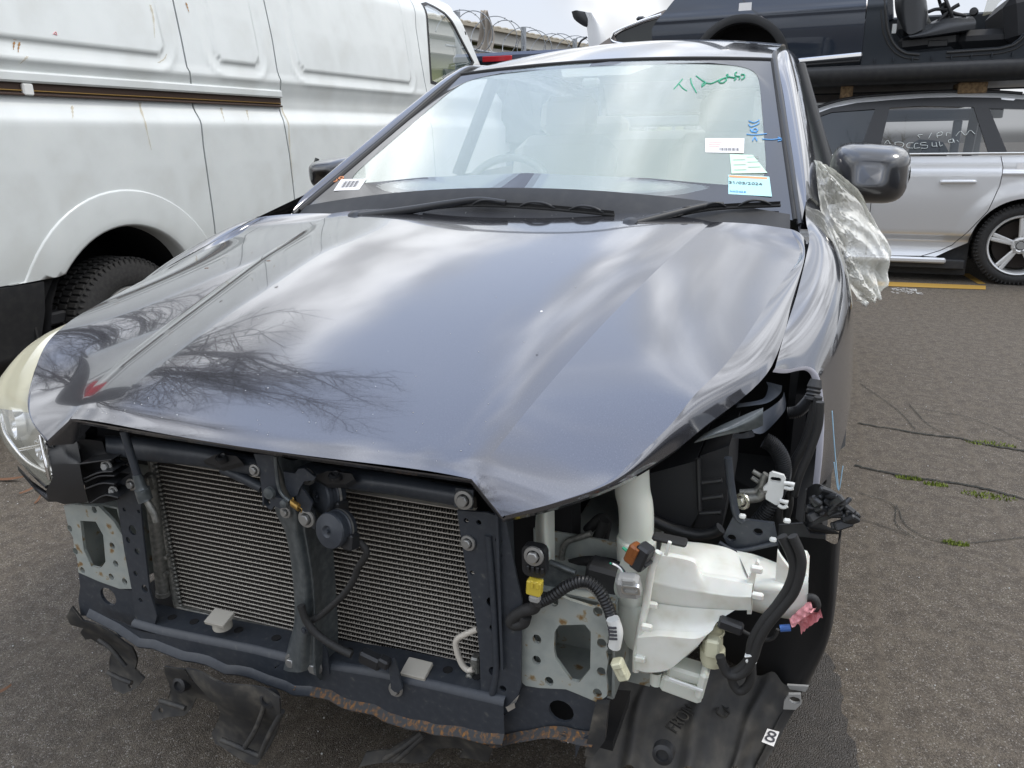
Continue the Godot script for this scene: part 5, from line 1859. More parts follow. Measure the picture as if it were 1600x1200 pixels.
		var back: Array = rows[14]
		for j in 40: 
			var cc := Vector3(0.898 * sg, 1.062, -1.63)
			if sg > 0: tri(st, cc, back[j], back[j + 1])
			else: tri(st, cc, back[j + 1], back[j])
		part("mirror_glass", st, M.chrome, mc)
		st = S()
		tube(st, [Vector3(0.77 * sg, 1.01, -1.50), Vector3(0.82 * sg, 1.01, -1.53), Vector3(0.87 * sg, 1.03, -1.56)], [0.03, 0.022], 10, 8)
		part("mirror_arm", st, M["black plastic"], mc)
		st = S()
		tube(st, [Vector3(0.986 * sg, 1.115, -1.60), Vector3(1.0 * sg, 1.06, -1.585), Vector3(0.985 * sg, 1.005, -1.60)], 0.008, 8, 8)
		part("mirror_lens", st, M["dark glass"], mc)
	# cowl and wipers
	st = S()
	var k0 := []
	var k1 := []
	var k2 := []
	var k3 := []
	for j in 33:
		var u := j / 16.0 - 1.0
		k0.append(screen(u * 0.99, 0.09, 0.004))
		k1.append(screen(u * 0.99, 0.02, 0.004))
		k2.append(screen(u * 0.99, -0.02, -0.015) + Vector3(0, 0, 0.03))
		k3.append(Vector3(u * 0.73, 0.952, lerpf(-1.01, -0.90, u * u)))
	grid(st, [k1, k2, k3], true)
	var cowl := part("cowl_panel", st, M["rough plastic"], sedan)
	st = S()
	for j in 60:
		var u := lerpf(-0.35, 0.42, j / 59.0)
		box(st, Vector3(u * 0.72, 0.968, lerpf(-1.05, -0.95, u * u)), Vector3(0.004, 0.006, 0.05), 0.0)
	part("cowl_grille", st, M["black plastic"], cowl)
	var W1 := [Vector3(-0.4323,0.9885,-0.955), Vector3(-0.2674,1.0105,-0.9714), Vector3(-0.162,1.0265,-0.9961), Vector3(-0.0781,1.036,-1.0129), Vector3(0.0045,1.0317,-1.0004)]
	var W1b := [Vector3(0.0009,1.0274,-1.0091), Vector3(0.1108,1.0231,-1.0025), Vector3(0.2001,1.0158,-0.9935), Vector3(0.3087,1.0083,-0.9927)]
	var W2 := [Vector3(0.356,0.9889,-0.9318), Vector3(0.4292,1.006,-0.9915), Vector3(0.5082,1.0231,-1.0562), Vector3(0.5547,1.026,-1.0787)]
	var W2b := [Vector3(0.3854,0.9887,-0.9623), Vector3(0.4554,1.0046,-1.0197), Vector3(0.5405,1.0155,-1.0729), Vector3(0.6863,1.0185,-1.1366)]
	for k in 2:
		var wp := Node3D.new()
		wp.name = "wiper"
		sedan.add_child(wp, true)
		st = S()
		tube(st, [W1, W2][k], [0.013, 0.006], 8, 24)
		lathe(st, ([W1, W2][k][0]), WSN, [[0.018, -0.02], [0.018, 0.012], [0.0, 0.016]], 16)
		part("wiper_arm", st, M["black plastic"], wp)
		st = S()
		var bl: Array = [[Vector3(-0.2424,1.0096,-0.9987), Vector3(-0.0927,1.0209,-1.0104), Vector3(0.1111,1.0167,-1.0013), Vector3(0.2997,1.0045,-0.9963)], W2b][k]
		var bs := smooth(bl, 30)
		var b2 := []
		var b3 := []
		for v in bs:
			b2.append(v + WSN * 0.012)
			b3.append(v - WSN * 0.004 + Vector3(0, 0, 0.004))
		grid(st, [b2, bs, b3])
		tube(st, bs, 0.0045, 6, 0)
		part("wiper_blade", st, M.rubber, wp)
		for i in 4:
			st = S()
			var t := 0.1 + i * 0.23
			var c0 := cr(bl, t)
			var c1 := cr(bl, t + 0.16)
			tube(st, [c0 + WSN * 0.004, c0.lerp(c1, 0.3) + WSN * 0.016, c0.lerp(c1, 0.7) + WSN * 0.016, c1 + WSN * 0.004], 0.0035, 6, 12)
			part("wiper_bridge", st, M["black plastic"], wp)
	# papers and pen marks on the glass
	var sticker := func(called: String, q: Array, m: Material, label: String, extra: Array):
		var s := S()
		quad(s, q[0], q[1], q[2], q[3])
		var list := [[s, m]]
		var o: Vector3 = q[3]
		var ux: Vector3 = q[2] - q[3]
		var uy: Vector3 = q[0] - q[3]
		for e in extra:
			var s2 := S()
			for r in e[1]:
				var a: Vector3 = o + ux * r[0] + uy * r[1] + WSN * 0.0008
				quad(s2, a + uy * r[3], a + ux * r[2] + uy * r[3], a + ux * r[2], a)
			if e.size() > 2:
				for t in e[2]:
					var x := ux.normalized()
					var z := x.cross(uy).normalized()
					text(s2, t[0], t[1], Transform3D(Basis(x, z.cross(x), z), o + ux * t[2] + uy * t[3] + WSN * 0.001))
			list.append([s2, e[0]])
		return multi(called, list, ws, label)
	var bars := []
	for i in 16: bars.append([0.37 + i * 0.033, 0.12, 0.010 + 0.012 * ((i * 7) % 3) / 2.0, 0.20])
	var lines := []
	for i in 3: lines.append([0.08, 0.40 + i * 0.14, 0.30 + 0.04 * i, 0.02])
	lines.append([0.72, 0.62, 0.2, 0.02])
	sticker.call("paper_sticker", [Vector3(0.4512,1.1714,-1.4399), Vector3(0.5573,1.169,-1.4641), Vector3(0.5662,1.1328,-1.3815), Vector3(0.4646,1.1364,-1.3599)], M.paper, "white paper slip with printed bar code", [[M.print, bars], [M["red print"], lines]])
	var gl := []
	for i in 6: gl.append([0.08 + 0.4 * (i % 2), 0.15 + 0.13 * i, 0.35, 0.03])
	sticker.call("permit_sticker", [Vector3(0.5304,1.1305,-1.3648), Vector3(0.5908,1.1277,-1.3778), Vector3(0.6388,1.0857,-1.2966), Vector3(0.5496,1.0862,-1.2659)], M["green paper"], "torn pale green permit sticker", [[M["grey trim"], gl]])
	sticker.call("expiry_sticker", [Vector3(0.5425,1.0836,-1.2572), Vector3(0.6456,1.0771,-1.2791), Vector3(0.6617,1.0351,-1.1869), Vector3(0.5559,1.0426,-1.1644)], M["teal paper"], "pale teal permit dated 31/03/2024", [[M["orange print"], [[0.02, 0.86, 0.9, 0.10]]], [M.print, [[0.80, 0.25, 0.05, 0.05], [0.88, 0.2, 0.05, 0.5]], [["31/03/2024", 0.0125, 0.40, 0.58]]], [M["blue ink"], [], [["NKD428", 0.0085, 0.22, 0.13]]]])
	bars = []
	for i in 13: bars.append([0.2 + i * 0.05, 0.22, 0.014 + 0.02 * ((i * 5) % 3) / 2.0, 0.55])
	sticker.call("paper_sticker", [Vector3(-0.6716,1.0674,-1.2668), Vector3(-0.5566,1.0722,-1.235), Vector3(-0.5451,1.0453,-1.167), Vector3(-0.6541,1.0383,-1.1912)], M.paper, "small white bar code label in the lower corner", [[M.print, bars]])
	st = S()
	for c in [Vector3(-0.6963,1.0633,-1.2668), Vector3(-0.6777,1.0706,-1.2768)]:
		var ring2 := []
		for i in 17: ring2.append(c + Vector3(cos(TAU * i / 16), 0, 0) * 0.008 + (WST - WSB).normalized() * Vector3(0, 1, 1) * sin(TAU * i / 16) * 0.008)
		tube(st, ring2, 0.0018, 5, 0, false)
		part("orange_seal", st, M["orange print"], ws)
		st = S()
	st = S()
	pen(st, [[Vector3(0.2985,1.3147,-1.7565), Vector3(0.3052,1.3307,-1.7957), Vector3(0.3105,1.3462,-1.8336)], [Vector3(0.3051,1.3326,-1.8003), Vector3(0.322,1.3185,-1.7688), Vector3(0.341,1.3077,-1.7456)], [Vector3(0.3369,1.3472,-1.8396), Vector3(0.3476,1.3292,-1.7981), Vector3(0.3741,1.301,-1.7351)], [Vector3(0.3509,1.3558,-1.8622), Vector3(0.3725,1.3419,-1.8323), Vector3(0.3898,1.3315,-1.8105), Vector3(0.3833,1.3195,-1.7808), Vector3(0.3841,1.3317,-1.81), Vector3(0.4075,1.329,-1.8076), Vector3(0.4235,1.3362,-1.8274), Vector3(0.4427,1.3452,-1.8523), Vector3(0.4523,1.341,-1.8441), Vector3(0.4443,1.3296,-1.8159), Vector3(0.4298,1.334,-1.8235), Vector3(0.4396,1.3434,-1.8474), Vector3(0.4565,1.3487,-1.863)], [Vector3(0.4519,1.3568,-1.8811), Vector3(0.4469,1.355,-1.876), Vector3(0.4584,1.3486,-1.8632), Vector3(0.4703,1.3462,-1.8599), Vector3(0.4803,1.3439,-1.8565), Vector3(0.4769,1.337,-1.8397)], [Vector3(0.476,1.3639,-1.9022), Vector3(0.4718,1.3592,-1.8906), Vector3(0.4781,1.351,-1.8727), Vector3(0.4922,1.3474,-1.8671), Vector3(0.4909,1.3396,-1.8487)], [Vector3(0.4919,1.3545,-1.8836), Vector3(0.5011,1.3549,-1.8865), Vector3(0.506,1.3469,-1.8688), Vector3(0.4996,1.3385,-1.848)]], 0.0022)
	part("marker_writing", st, M["green ink"], ws, "green marker writing T/Loss")
	st = S()
	pen(st, [[Vector3(0.5559,1.2149,-1.5737), Vector3(0.5719,1.2092,-1.5653), Vector3(0.5845,1.2162,-1.5853)], [Vector3(0.5587,1.2048,-1.5509), Vector3(0.5666,1.1986,-1.5389), Vector3(0.5814,1.2042,-1.5565), Vector3(0.5866,1.2081,-1.5671)], [Vector3(0.5662,1.1927,-1.525), Vector3(0.5745,1.1848,-1.5089), Vector3(0.5877,1.1883,-1.5214), Vector3(0.5779,1.1944,-1.5325), Vector3(0.5739,1.1867,-1.5132), Vector3(0.5872,1.1825,-1.5077)], [Vector3(0.5599,1.1794,-1.4916), Vector3(0.5806,1.1769,-1.4925), Vector3(0.6142,1.1788,-1.5079)], [Vector3(0.5808,1.1619,-1.4571), Vector3(0.5842,1.1712,-1.4801), Vector3(0.5927,1.1616,-1.4604)], [Vector3(0.6055,1.1658,-1.4745), Vector3(0.6318,1.1636,-1.4786), Vector3(0.655,1.1657,-1.4918), Vector3(0.6603,1.1629,-1.4869), Vector3(0.6485,1.1595,-1.475)], [Vector3(0.6462,1.1696,-1.4978), Vector3(0.655,1.1657,-1.4918)]], 0.0018)
	part("marker_scrawl", st, M["blue ink"], ws, "blue marker scrawl with an arrow")

func make_film() -> void:
	var top := [Vector3(0.746,1.1253,-1.28), Vector3(0.7668,1.1347,-1.28), Vector3(0.7977,1.0997,-1.28), Vector3(0.8236,1.055,-1.28)]
	var L := [Vector3(0.7509,1.1224,-1.22), Vector3(0.7839,0.9965,-1.22), Vector3(0.8177,0.8999,-1.22), Vector3(0.8758,0.7836,-1.23), Vector3(0.9068,0.7571,-1.25)]
	var Mi := [Vector3(0.7627,1.1169,-1.26), Vector3(0.8271,0.9903,-1.28), Vector3(0.8689,0.8888,-1.3), Vector3(0.8931,0.8063,-1.29), Vector3(0.9263,0.7538,-1.27)]
	var R1 := [Vector3(0.7847,1.1029,-1.33), Vector3(0.8747,0.9965,-1.38), Vector3(0.927,0.8953,-1.38), Vector3(0.9325,0.812,-1.36), Vector3(0.9403,0.7574,-1.32)]
	var R := [Vector3(0.8114,1.0852,-1.35), Vector3(0.8995,0.984,-1.42), Vector3(0.9654,0.8817,-1.42), Vector3(0.9669,0.806,-1.4), Vector3(0.9516,0.7564,-1.36)]
	var n := FastNoiseLite.new()
	n.frequency = 1.0
	n.fractal_octaves = 2
	n.seed = 8
	var cs := []
	for c in [L, Mi, R1, R]: cs.append(smooth(c, 130))
	var P := []
	for i in 130:
		var across := []
		for c in cs: across.append(c[i])
		var row := []
		for j in 90:
			var u := j / 89.0
			var t := i / 129.0
			var p := cr(across, u)
			var crush := exp(-pow((u - 0.30 - 0.06 * sin(t * 9.0)) / 0.13, 2)) + 0.6 * smoothstep(0.8, 1.0, t) + 0.5 * smoothstep(0.25, 0.0, t)
			var ridge := 1.0 - absf(n.get_noise_2d(u * 9.0 + t * 3.0, t * 9.0)) * 2.0
			var fold := n.get_noise_2d(u * 2.2 + 40.0, t * 3.0 - u * 2.0) * 0.05
			var w := fold + pow(maxf(ridge, 0.0), 4.0) * 0.010 * (0.35 + crush) + n.get_noise_2d(u * 30.0, t * 40.0) * 0.008 * crush
			p += Vector3(0.35, 0.05, 0.9) * w
			if j > 86: p += Vector3(-0.004, 0.0, -0.01) * (j - 86)
			p.y += 0.012 * n.get_noise_1d(u * 14.0) * smoothstep(0.9, 1.0, t)
			row.append(p)
		P.append(row)
	var st := S()
	grid(st, P)
	var o := part("plastic_sheet", st, M.film)
	o.rotation.x = 0.02880
	meta(o, "crumpled clear plastic sheet hanging from the grey sedan's door below its mirror", "plastic sheet")

func zf(z: float) -> Transform3D: return Transform3D(Basis.IDENTITY, Vector3(0, 0, z))

func circ(p: Vector2, r: float, ry := 0.0) -> PackedVector2Array: return disc2(p, r, 14, ry)

func bulge_band(st: SurfaceTool, rows: Array, n: int) -> void:
	var P := []
	for r in rows: P.append(lerps(r, n))
	grid(st, P)

func make_support() -> void:
	var sp: Material = M["support paint"]
	# lower crossmember: top face, front face, wavy flange
	var lip := [Vector3(-0.4985,0.3255,0.035), Vector3(-0.4242,0.3068,0.035), Vector3(-0.3754,0.2854,0.035), Vector3(-0.3361,0.2919,0.035), Vector3(-0.3072,0.2876,0.035), Vector3(-0.2642,0.2829,0.035), Vector3(-0.2345,0.2873,0.035), Vector3(-0.2059,0.2881,0.035), Vector3(-0.1657,0.2786,0.035), Vector3(-0.137,0.285,0.035), Vector3(-0.1095,0.2871,0.035), Vector3(-0.0704,0.2813,0.035), Vector3(-0.0313,0.2791,0.035), Vector3(-0.0159,0.2736,0.035)]
	lip.append_array([Vector3(0.0183,0.282,0.035), Vector3(0.0627,0.2863,0.035), Vector3(0.0862,0.2771,0.035), Vector3(0.1044,0.276,0.035), Vector3(0.1528,0.2808,0.035), Vector3(0.1755,0.2718,0.035), Vector3(0.2217,0.2701,0.035), Vector3(0.2448,0.2754,0.035), Vector3(0.2671,0.2736,0.035), Vector3(0.3117,0.2838,0.035), Vector3(0.3547,0.284,0.035), Vector3(0.3917,0.2928,0.035)])
	var mid := []
	for v in lip: mid.append(v + Vector3(0, 0.015, -0.003))
	var edge := [Vector3(-0.3925,0.3318,0.03), Vector3(-0.3248,0.3309,0.03), Vector3(-0.2009,0.3379,0.03), Vector3(-0.0975,0.3444,0.03), Vector3(-0.0192,0.3453,0.03)]
	edge.append_array([Vector3(-0.0342,0.3446,0.03), Vector3(0.0612,0.3538,0.03), Vector3(0.1693,0.3643,0.03), Vector3(0.2707,0.3681,0.03), Vector3(0.3509,0.3701,0.03), Vector3(0.3922,0.3715,0.03)])
	var rear := [Vector3(-0.4871,0.3047,-0.055), Vector3(-0.4139,0.3052,-0.055), Vector3(-0.2813,0.3088,-0.055), Vector3(-0.0962,0.2912,-0.055)]
	rear.append_array([Vector3(-0.0901,0.301,-0.055), Vector3(-0.0012,0.3085,-0.055), Vector3(0.1525,0.3154,-0.055), Vector3(0.2831,0.3153,-0.055), Vector3(0.317,0.3089,-0.055)])
	var N := 120
	var le := lerps(edge, N)
	var lm := lerps(mid, N)
	var ll := lerps(lip, N)
	var lr := lerps(rear, N)
	for i in N:
		lr[i] = Vector3(le[i].x, le[i].y + 0.004, -0.032)
		lm[i].x = ll[i].x
	var st := S()
	var e1 := []
	var e0 := []
	for i in N:
		e0.append(le[i] + Vector3(0, 0.003, -0.008))
		e1.append(le[i] + Vector3(0, -0.008, 0.003))
	grid(st, [lr, e0], true)
	grid(st, [e0, le, e1], true)
	grid(st, [e1, lm], true)
	var cm := part("lower_crossmember", st, sp, sedan)
	var l2 := []
	var l3 := []
	for i in N:
		l2.append(ll[i] + Vector3(0, 0.004, 0.008))
		l3.append(ll[i] + Vector3(0, -0.002, 0.005))
	var cutat := 70
	st = S()
	grid(st, [lm.slice(0, cutat + 1), l2.slice(0, cutat + 1), l3.slice(0, cutat + 1), ll.slice(0, cutat + 1)], true)
	part("flange", st, sp, cm)
	st = S()
	grid(st, [lm.slice(cutat), l2.slice(cutat), l3.slice(cutat), ll.slice(cutat)], true)
	part("flange", st, M.rust, cm, "rusty end of the flange")
	for h in [Vector3(-0.3243,0.345,0.0004), Vector3(-0.2693,0.345,0.0024), Vector3(-0.1618,0.345,0.0009), Vector3(-0.0753,0.345,-0.0013), Vector3(-0.0759,0.345,-0.0011), Vector3(0.0395,0.345,-0.0084), Vector3(0.0809,0.345,-0.0022), Vector3(0.2763,0.345,-0.0005), Vector3(0.3298,0.345,-0.0011)]:
		var best: Vector3 = lr[0]
		for v in le: if absf(v.x - h.x) < absf(best.x - h.x): best = v
		st = S()
		lathe(st, Vector3(h.x, best.y + 0.0045, -0.006), Vector3.UP, [[0.0085, -0.012], [0.0085, 0.0005], [0.0, 0.0002]], 14)
		part("drain_hole", st, M["dark void"], cm)
	bolt(Vector3(0.1985,0.3441,0.036), Vector3(0, 0.1, 1), 0.008, cm)
	bolt(Vector3(-0.0123,0.2817,0.034), Vector3(0, 0.2, 1), 0.004, cm, M.rust)
	# end plates (bumper beam mounts): bare grey green above, painted below
	for k in 2:
		var o: PackedVector2Array
		var hole: PackedVector2Array
		var small := []
		var low: PackedVector2Array
		var lh: PackedVector2Array
		if k == 0:
			o = [Vector2(0.4614,0.5678), Vector2(0.4678,0.5719), Vector2(0.4753,0.5718), Vector2(0.4927,0.5664), Vector2(0.5275,0.5618), Vector2(0.5448,0.5635), Vector2(0.5489,0.5539), Vector2(0.5507,0.5428), Vector2(0.5549,0.5253), Vector2(0.5527,0.5107), Vector2(0.5545,0.497), Vector2(0.5506,0.4889), Vector2(0.5541,0.4731), Vector2(0.5511,0.4482), Vector2(0.5539,0.4245), Vector2(0.5533,0.4095), Vector2(0.5393,0.3929), Vector2(0.5095,0.3994), Vector2(0.4879,0.4034), Vector2(0.4439,0.3935), Vector2(0.4214,0.3913), Vector2(0.4148,0.3957), Vector2(0.413,0.456), Vector2(0.4148,0.4911), Vector2(0.4241,0.5128), Vector2(0.4463,0.5466)]
			hole = [Vector2(0.4778,0.5184), Vector2(0.5175,0.5293), Vector2(0.527,0.5185), Vector2(0.5266,0.4513), Vector2(0.5094,0.422), Vector2(0.4966,0.4224), Vector2(0.4718,0.4564), Vector2(0.4689,0.4704), Vector2(0.4701,0.5046)]
			for q in [Vector2(0.4697,0.5584), Vector2(0.5376,0.5563), Vector2(0.5439,0.5024), Vector2(0.5441,0.4511), Vector2(0.5382,0.4102), Vector2(0.4605,0.4109), Vector2(0.4414,0.4844), Vector2(0.4403,0.4451)]: small.append(circ(q, 0.0072, 0.0085))
			low = [Vector2(0.414,0.3939), Vector2(0.4432,0.3917), Vector2(0.4873,0.4016), Vector2(0.5387,0.3912), Vector2(0.5528,0.4053), Vector2(0.5482,0.3763), Vector2(0.5383,0.3477), Vector2(0.536,0.3195), Vector2(0.5287,0.3156), Vector2(0.509,0.3115), Vector2(0.478,0.3091), Vector2(0.4417,0.2966), Vector2(0.3993,0.2695), Vector2(0.3704,0.2574), Vector2(0.3511,0.2579), Vector2(0.3621,0.2935), Vector2(0.3869,0.3282), Vector2(0.4064,0.3657)]
			lh = circ(Vector2(0.4792,0.3567), 0.021)
		else:
			o = [Vector2(-0.5364,0.5507), Vector2(-0.5049,0.5586), Vector2(-0.4414,0.5647), Vector2(-0.4104,0.5382), Vector2(-0.3959,0.5119), Vector2(-0.3987,0.479), Vector2(-0.4008,0.392), Vector2(-0.4335,0.3849), Vector2(-0.4873,0.3906), Vector2(-0.5395,0.4004), Vector2(-0.5338,0.4325), Vector2(-0.5363,0.4524), Vector2(-0.5309,0.4804), Vector2(-0.5376,0.4992)]
			hole = [Vector2(-0.5003,0.5243), Vector2(-0.4583,0.5297), Vector2(-0.4462,0.5027), Vector2(-0.4559,0.4413), Vector2(-0.4751,0.4218), Vector2(-0.4987,0.4225), Vector2(-0.5091,0.4577)]
			for q in [Vector2(-0.4554,0.5553), Vector2(-0.5347,0.5011), Vector2(-0.5337,0.4502), Vector2(-0.526,0.408), Vector2(-0.4493,0.4088), Vector2(-0.4283,0.4825), Vector2(-0.4292,0.4426), Vector2(-0.4153,0.4052)]: small.append(circ(q, 0.0065, 0.0075))
			low = [Vector2(-0.5423,0.3986), Vector2(-0.4899,0.3888), Vector2(-0.4361,0.3831), Vector2(-0.4042,0.3866), Vector2(-0.3944,0.3303), Vector2(-0.4051,0.2913), Vector2(-0.4332,0.2658), Vector2(-0.4658,0.2635), Vector2(-0.5126,0.3027), Vector2(-0.5656,0.2903), Vector2(-0.5621,0.3273), Vector2(-0.5463,0.3663)]
			lh = circ(Vector2(-0.4726,0.3571), 0.0205)
		st = S()
		plate(st, o, 0.006, zf(0.008), [hole] + small)
		var pl := part("beam_mount_plate", st, M["grey green paint"], sedan)
		# box rail behind the plate, seen through the big hole
		st = S()
		var cx := Vector2.ZERO
		for v in hole: cx += v
		cx /= hole.size()
		for sd in [[Vector2(0.062, 0), Vector2(0.004, 0.17)], [Vector2(-0.062, 0), Vector2(0.004, 0.17)], [Vector2(0, 0.085), Vector2(0.124, 0.004)], [Vector2(0, -0.085), Vector2(0.124, 0.004)]]:
			box(st, Vector3(cx.x + sd[0].x, cx.y + sd[0].y, -0.20), Vector3(sd[1].x, sd[1].y, 0.38))
		box(st, Vector3(cx.x, cx.y, -0.11), Vector3(0.20, 0.26, 0.004))
		part("chassis_rail", st, M["grey green paint"], pl)
		st = S()
		plate(st, low, 0.006, zf(0.006), [lh])
		part("mount_lower", st, sp, pl)
		if k == 0:
			st = S()
			var rl := [Vector3(0.5346,0.3239,0.012), Vector3(0.5108,0.3205,0.012), Vector3(0.4845,0.3217,0.012), Vector3(0.4577,0.3164,0.012), Vector3(0.4302,0.3025,0.012), Vector3(0.4021,0.2883,0.012), Vector3(0.3733,0.2703,0.012), Vector3(0.3588,0.268,0.012)]
			var r0 := [Vector3(0.5369,0.3394,0.01), Vector3(0.5102,0.3332,0.01), Vector3(0.4839,0.3323,0.01), Vector3(0.4571,0.3241,0.01), Vector3(0.4296,0.3092,0.01), Vector3(0.4015,0.295,0.01), Vector3(0.3727,0.2783,0.01), Vector3(0.3582,0.2738,0.01)]
			var r1 := []
			for v in rl: r1.append(v + Vector3(0, -0.004, 0.012))
			grid(st, [smooth(r0, 30), smooth(rl, 30), smooth(r1, 30)], true)
			part("rusty_flange", st, M.rust, pl)
			bolt(Vector3(0.4862,0.3167,0.016), Vector3(0, 0.3, 1), 0.005, pl, M.rust)
			st = S()
			plate(st, [Vector2(0.5043,0.3137), Vector2(0.5108,0.3168), Vector2(0.5375,0.3413), Vector2(0.5333,0.3224), Vector2(0.5135,0.3098), Vector2(0.5047,0.2771)], 0.003, zf(0.012))
			part("torn_flange", st, sp, pl)
	# uprights between beam mounts and condenser
	st = S()
	var ro := [Vector2(0.3233,0.6932), Vector2(0.3733,0.6982), Vector2(0.4014,0.6918), Vector2(0.4073,0.6523), Vector2(0.4163,0.5984), Vector2(0.4239,0.5586), Vector2(0.4214,0.494), Vector2(0.4182,0.3984), Vector2(0.4072,0.3635), Vector2(0.3933,0.3447), Vector2(0.3782,0.3253), Vector2(0.3507,0.323), Vector2(0.3452,0.3424), Vector2(0.3488,0.3789), Vector2(0.3495,0.4425), Vector2(0.3467,0.4977), Vector2(0.3324,0.6019)]
	var hs := []
	for q in [[790,646,0.0105], [793,731,0.0072], [797,878,0.0085], [826,934,0.006], [813,438,0.006], [815,487,0.005], [745,378,0.0045], [703,372,0.0045], [723,547,0.0042]]: pass
	for q in [Vector2(0.3747,0.5444), Vector2(0.3736,0.4159)]: hs.append(circ(q, 0.0095))
	for q in [Vector2(0.3746,0.4984), Vector2(0.3875,0.3875), Vector2(0.3898,0.6551)]: hs.append(circ(q, 0.006))
	for q in [Vector2(0.39,0.6304), Vector2(0.3582,0.6793), Vector2(0.3377,0.6787), Vector2(0.3434,0.59)]: hs.append(circ(q, 0.0042))
	for q in [Vector2(0.3889,0.4471)]: hs.append(rrect(q, Vector2(0.007, 0.010), 0.002, 3))
	plate(st, ro, 0.004, zf(0.022), hs)
	var up := part("support_upright", st, sp, sedan)
	st = S()
	var ridge := [Vector3(0.3733,0.661,0.022), Vector3(0.3764,0.5901,0.022), Vector3(0.3783,0.5053,0.022), Vector3(0.3781,0.4273,0.022), Vector3(0.3682,0.3668,0.022)]
	tube(st, ridge, 0.006, 8, 24)
	box(st, Vector3(0.3907,0.5797,0), Vector3(0.004, 0.30, 0.06))
	part("pressed_rib", st, sp, up)
	bolt(Vector3(0.3403,0.6428,0.024), Vector3(-0.1, 0.1, 1), 0.0075, up)
	st = S()
	plate(st, [Vector2(-0.3554,0.6822), Vector2(-0.3189,0.6727), Vector2(-0.2999,0.6402), Vector2(-0.3174,0.5894), Vector2(-0.325,0.5326), Vector2(-0.3328,0.4547), Vector2(-0.3376,0.4079), Vector2(-0.3308,0.3559), Vector2(-0.3492,0.3174), Vector2(-0.3834,0.3077), Vector2(-0.389,0.3423), Vector2(-0.3833,0.4046), Vector2(-0.3812,0.4903), Vector2(-0.3775,0.5356), Vector2(-0.3711,0.611)], 0.004, zf(0.022), [circ(Vector2(-0.349,0.5382), 0.009, 0.0105), circ(Vector2(-0.3657,0.5143), 0.005, 0.007), circ(Vector2(-0.3487,0.4933), 0.006, 0.007), circ(Vector2(-0.3645,0.4423), 0.005, 0.006), circ(Vector2(-0.3485,0.4121), 0.0075, 0.009), circ(Vector2(-0.3658,0.383), 0.005), circ(Vector2(-0.3321,0.6731), 0.004), circ(Vector2(-0.3594,0.5792), 0.004), circ(Vector2(-0.3235,0.5816), 0.004)])
	var ul := part("support_upright", st, sp, sedan)
	bolt(Vector3(-0.3246,0.6373,0.024), Vector3(0.1, 0.1, 1), 0.007, ul)
	st = S()
	plate(st, [Vector2(-0.3471,0.6639), Vector2(-0.3179,0.6589), Vector2(-0.3336,0.4962), Vector2(-0.3281,0.4111), Vector2(-0.3456,0.3105), Vector2(-0.3906,0.2999), Vector2(-0.3986,0.3687), Vector2(-0.3781,0.5077)], 0.004, zf(-0.08))
	part("inner_guard", st, M["engine bay"], ul)
	# upper crossbar, left and right of the latch
	st = S()
	var tb := [[Vector3(-0.3599,0.7237,0.03), Vector3(-0.3617,0.7018,0.03), Vector3(-0.397,0.7068,0)], [Vector3(-0.1522,0.7278,0.03), Vector3(-0.1638,0.7014,0.03), Vector3.ZERO], [Vector3(-0.0292,0.7287,0.03), Vector3(-0.0388,0.7059,0.03), Vector3.ZERO]]
	bulge_band(st, [[Vector3(-0.3961,0.7147,0), Vector3(-0.3016,0.7227,0), Vector3(-0.1668,0.7256,0), Vector3(-0.0303,0.7183,0)], [Vector3(-0.3574,0.7238,0.032), Vector3(-0.2673,0.731,0.032), Vector3(-0.1363,0.7352,0.032), Vector3(-0.004,0.7289,0.032)], [Vector3(-0.3589,0.7014,0.034), Vector3(-0.3147,0.6959,0.034), Vector3(-0.2728,0.6989,0.034), Vector3(-0.1404,0.7049,0.034), Vector3(-0.0062,0.7046,0.034)], [Vector3(-0.385,0.6818,0.01), Vector3(-0.3013,0.6805,0.01), Vector3(-0.165,0.6885,0.01), Vector3(-0.0273,0.6877,0.01)]], 24)
	var ub := part("upper_crossbar", st, sp, sedan)
	st = S()
	bulge_band(st, [[Vector3(0.022,0.723,0), Vector3(0.136,0.7261,0), Vector3(0.2168,0.7277,0), Vector3(0.3431,0.7234,0)], [Vector3(0.0516,0.728,0.032), Vector3(0.1567,0.7317,0.032), Vector3(0.2351,0.7345,0.032), Vector3(0.3555,0.7356,0.032)], [Vector3(0.0646,0.7084,0.034), Vector3(0.1556,0.7101,0.034), Vector3(0.2344,0.7124,0.034), Vector3(0.3504,0.7087,0.034)], [Vector3(0.0452,0.6906,0.01), Vector3(0.1387,0.6919,0.01), Vector3(0.2196,0.6944,0.01), Vector3(0.3388,0.6927,0.01)]], 24)
	var ub2 := part("upper_crossbar", st, sp, sedan)
	st = S()
	plate(st, [Vector2(0.3313,0.7395), Vector2(0.3598,0.7401), Vector2(0.3555,0.7082), Vector2(0.3267,0.7082)], 0.004, zf(0.038))
	part("bar_bracket", st, sp, ub2)
	bolt(Vector3(0.3448,0.7234,0.04), Vector3(0, 0.1, 1), 0.009, ub2)
	bolt(Vector3(0.0712,0.7176,0.036), Vector3(0, 0.1, 1), 0.0085, ub2)
	bolt(Vector3(-0.0309,0.7141,0.036), Vector3(0, 0.1, 1), 0.006, ub)
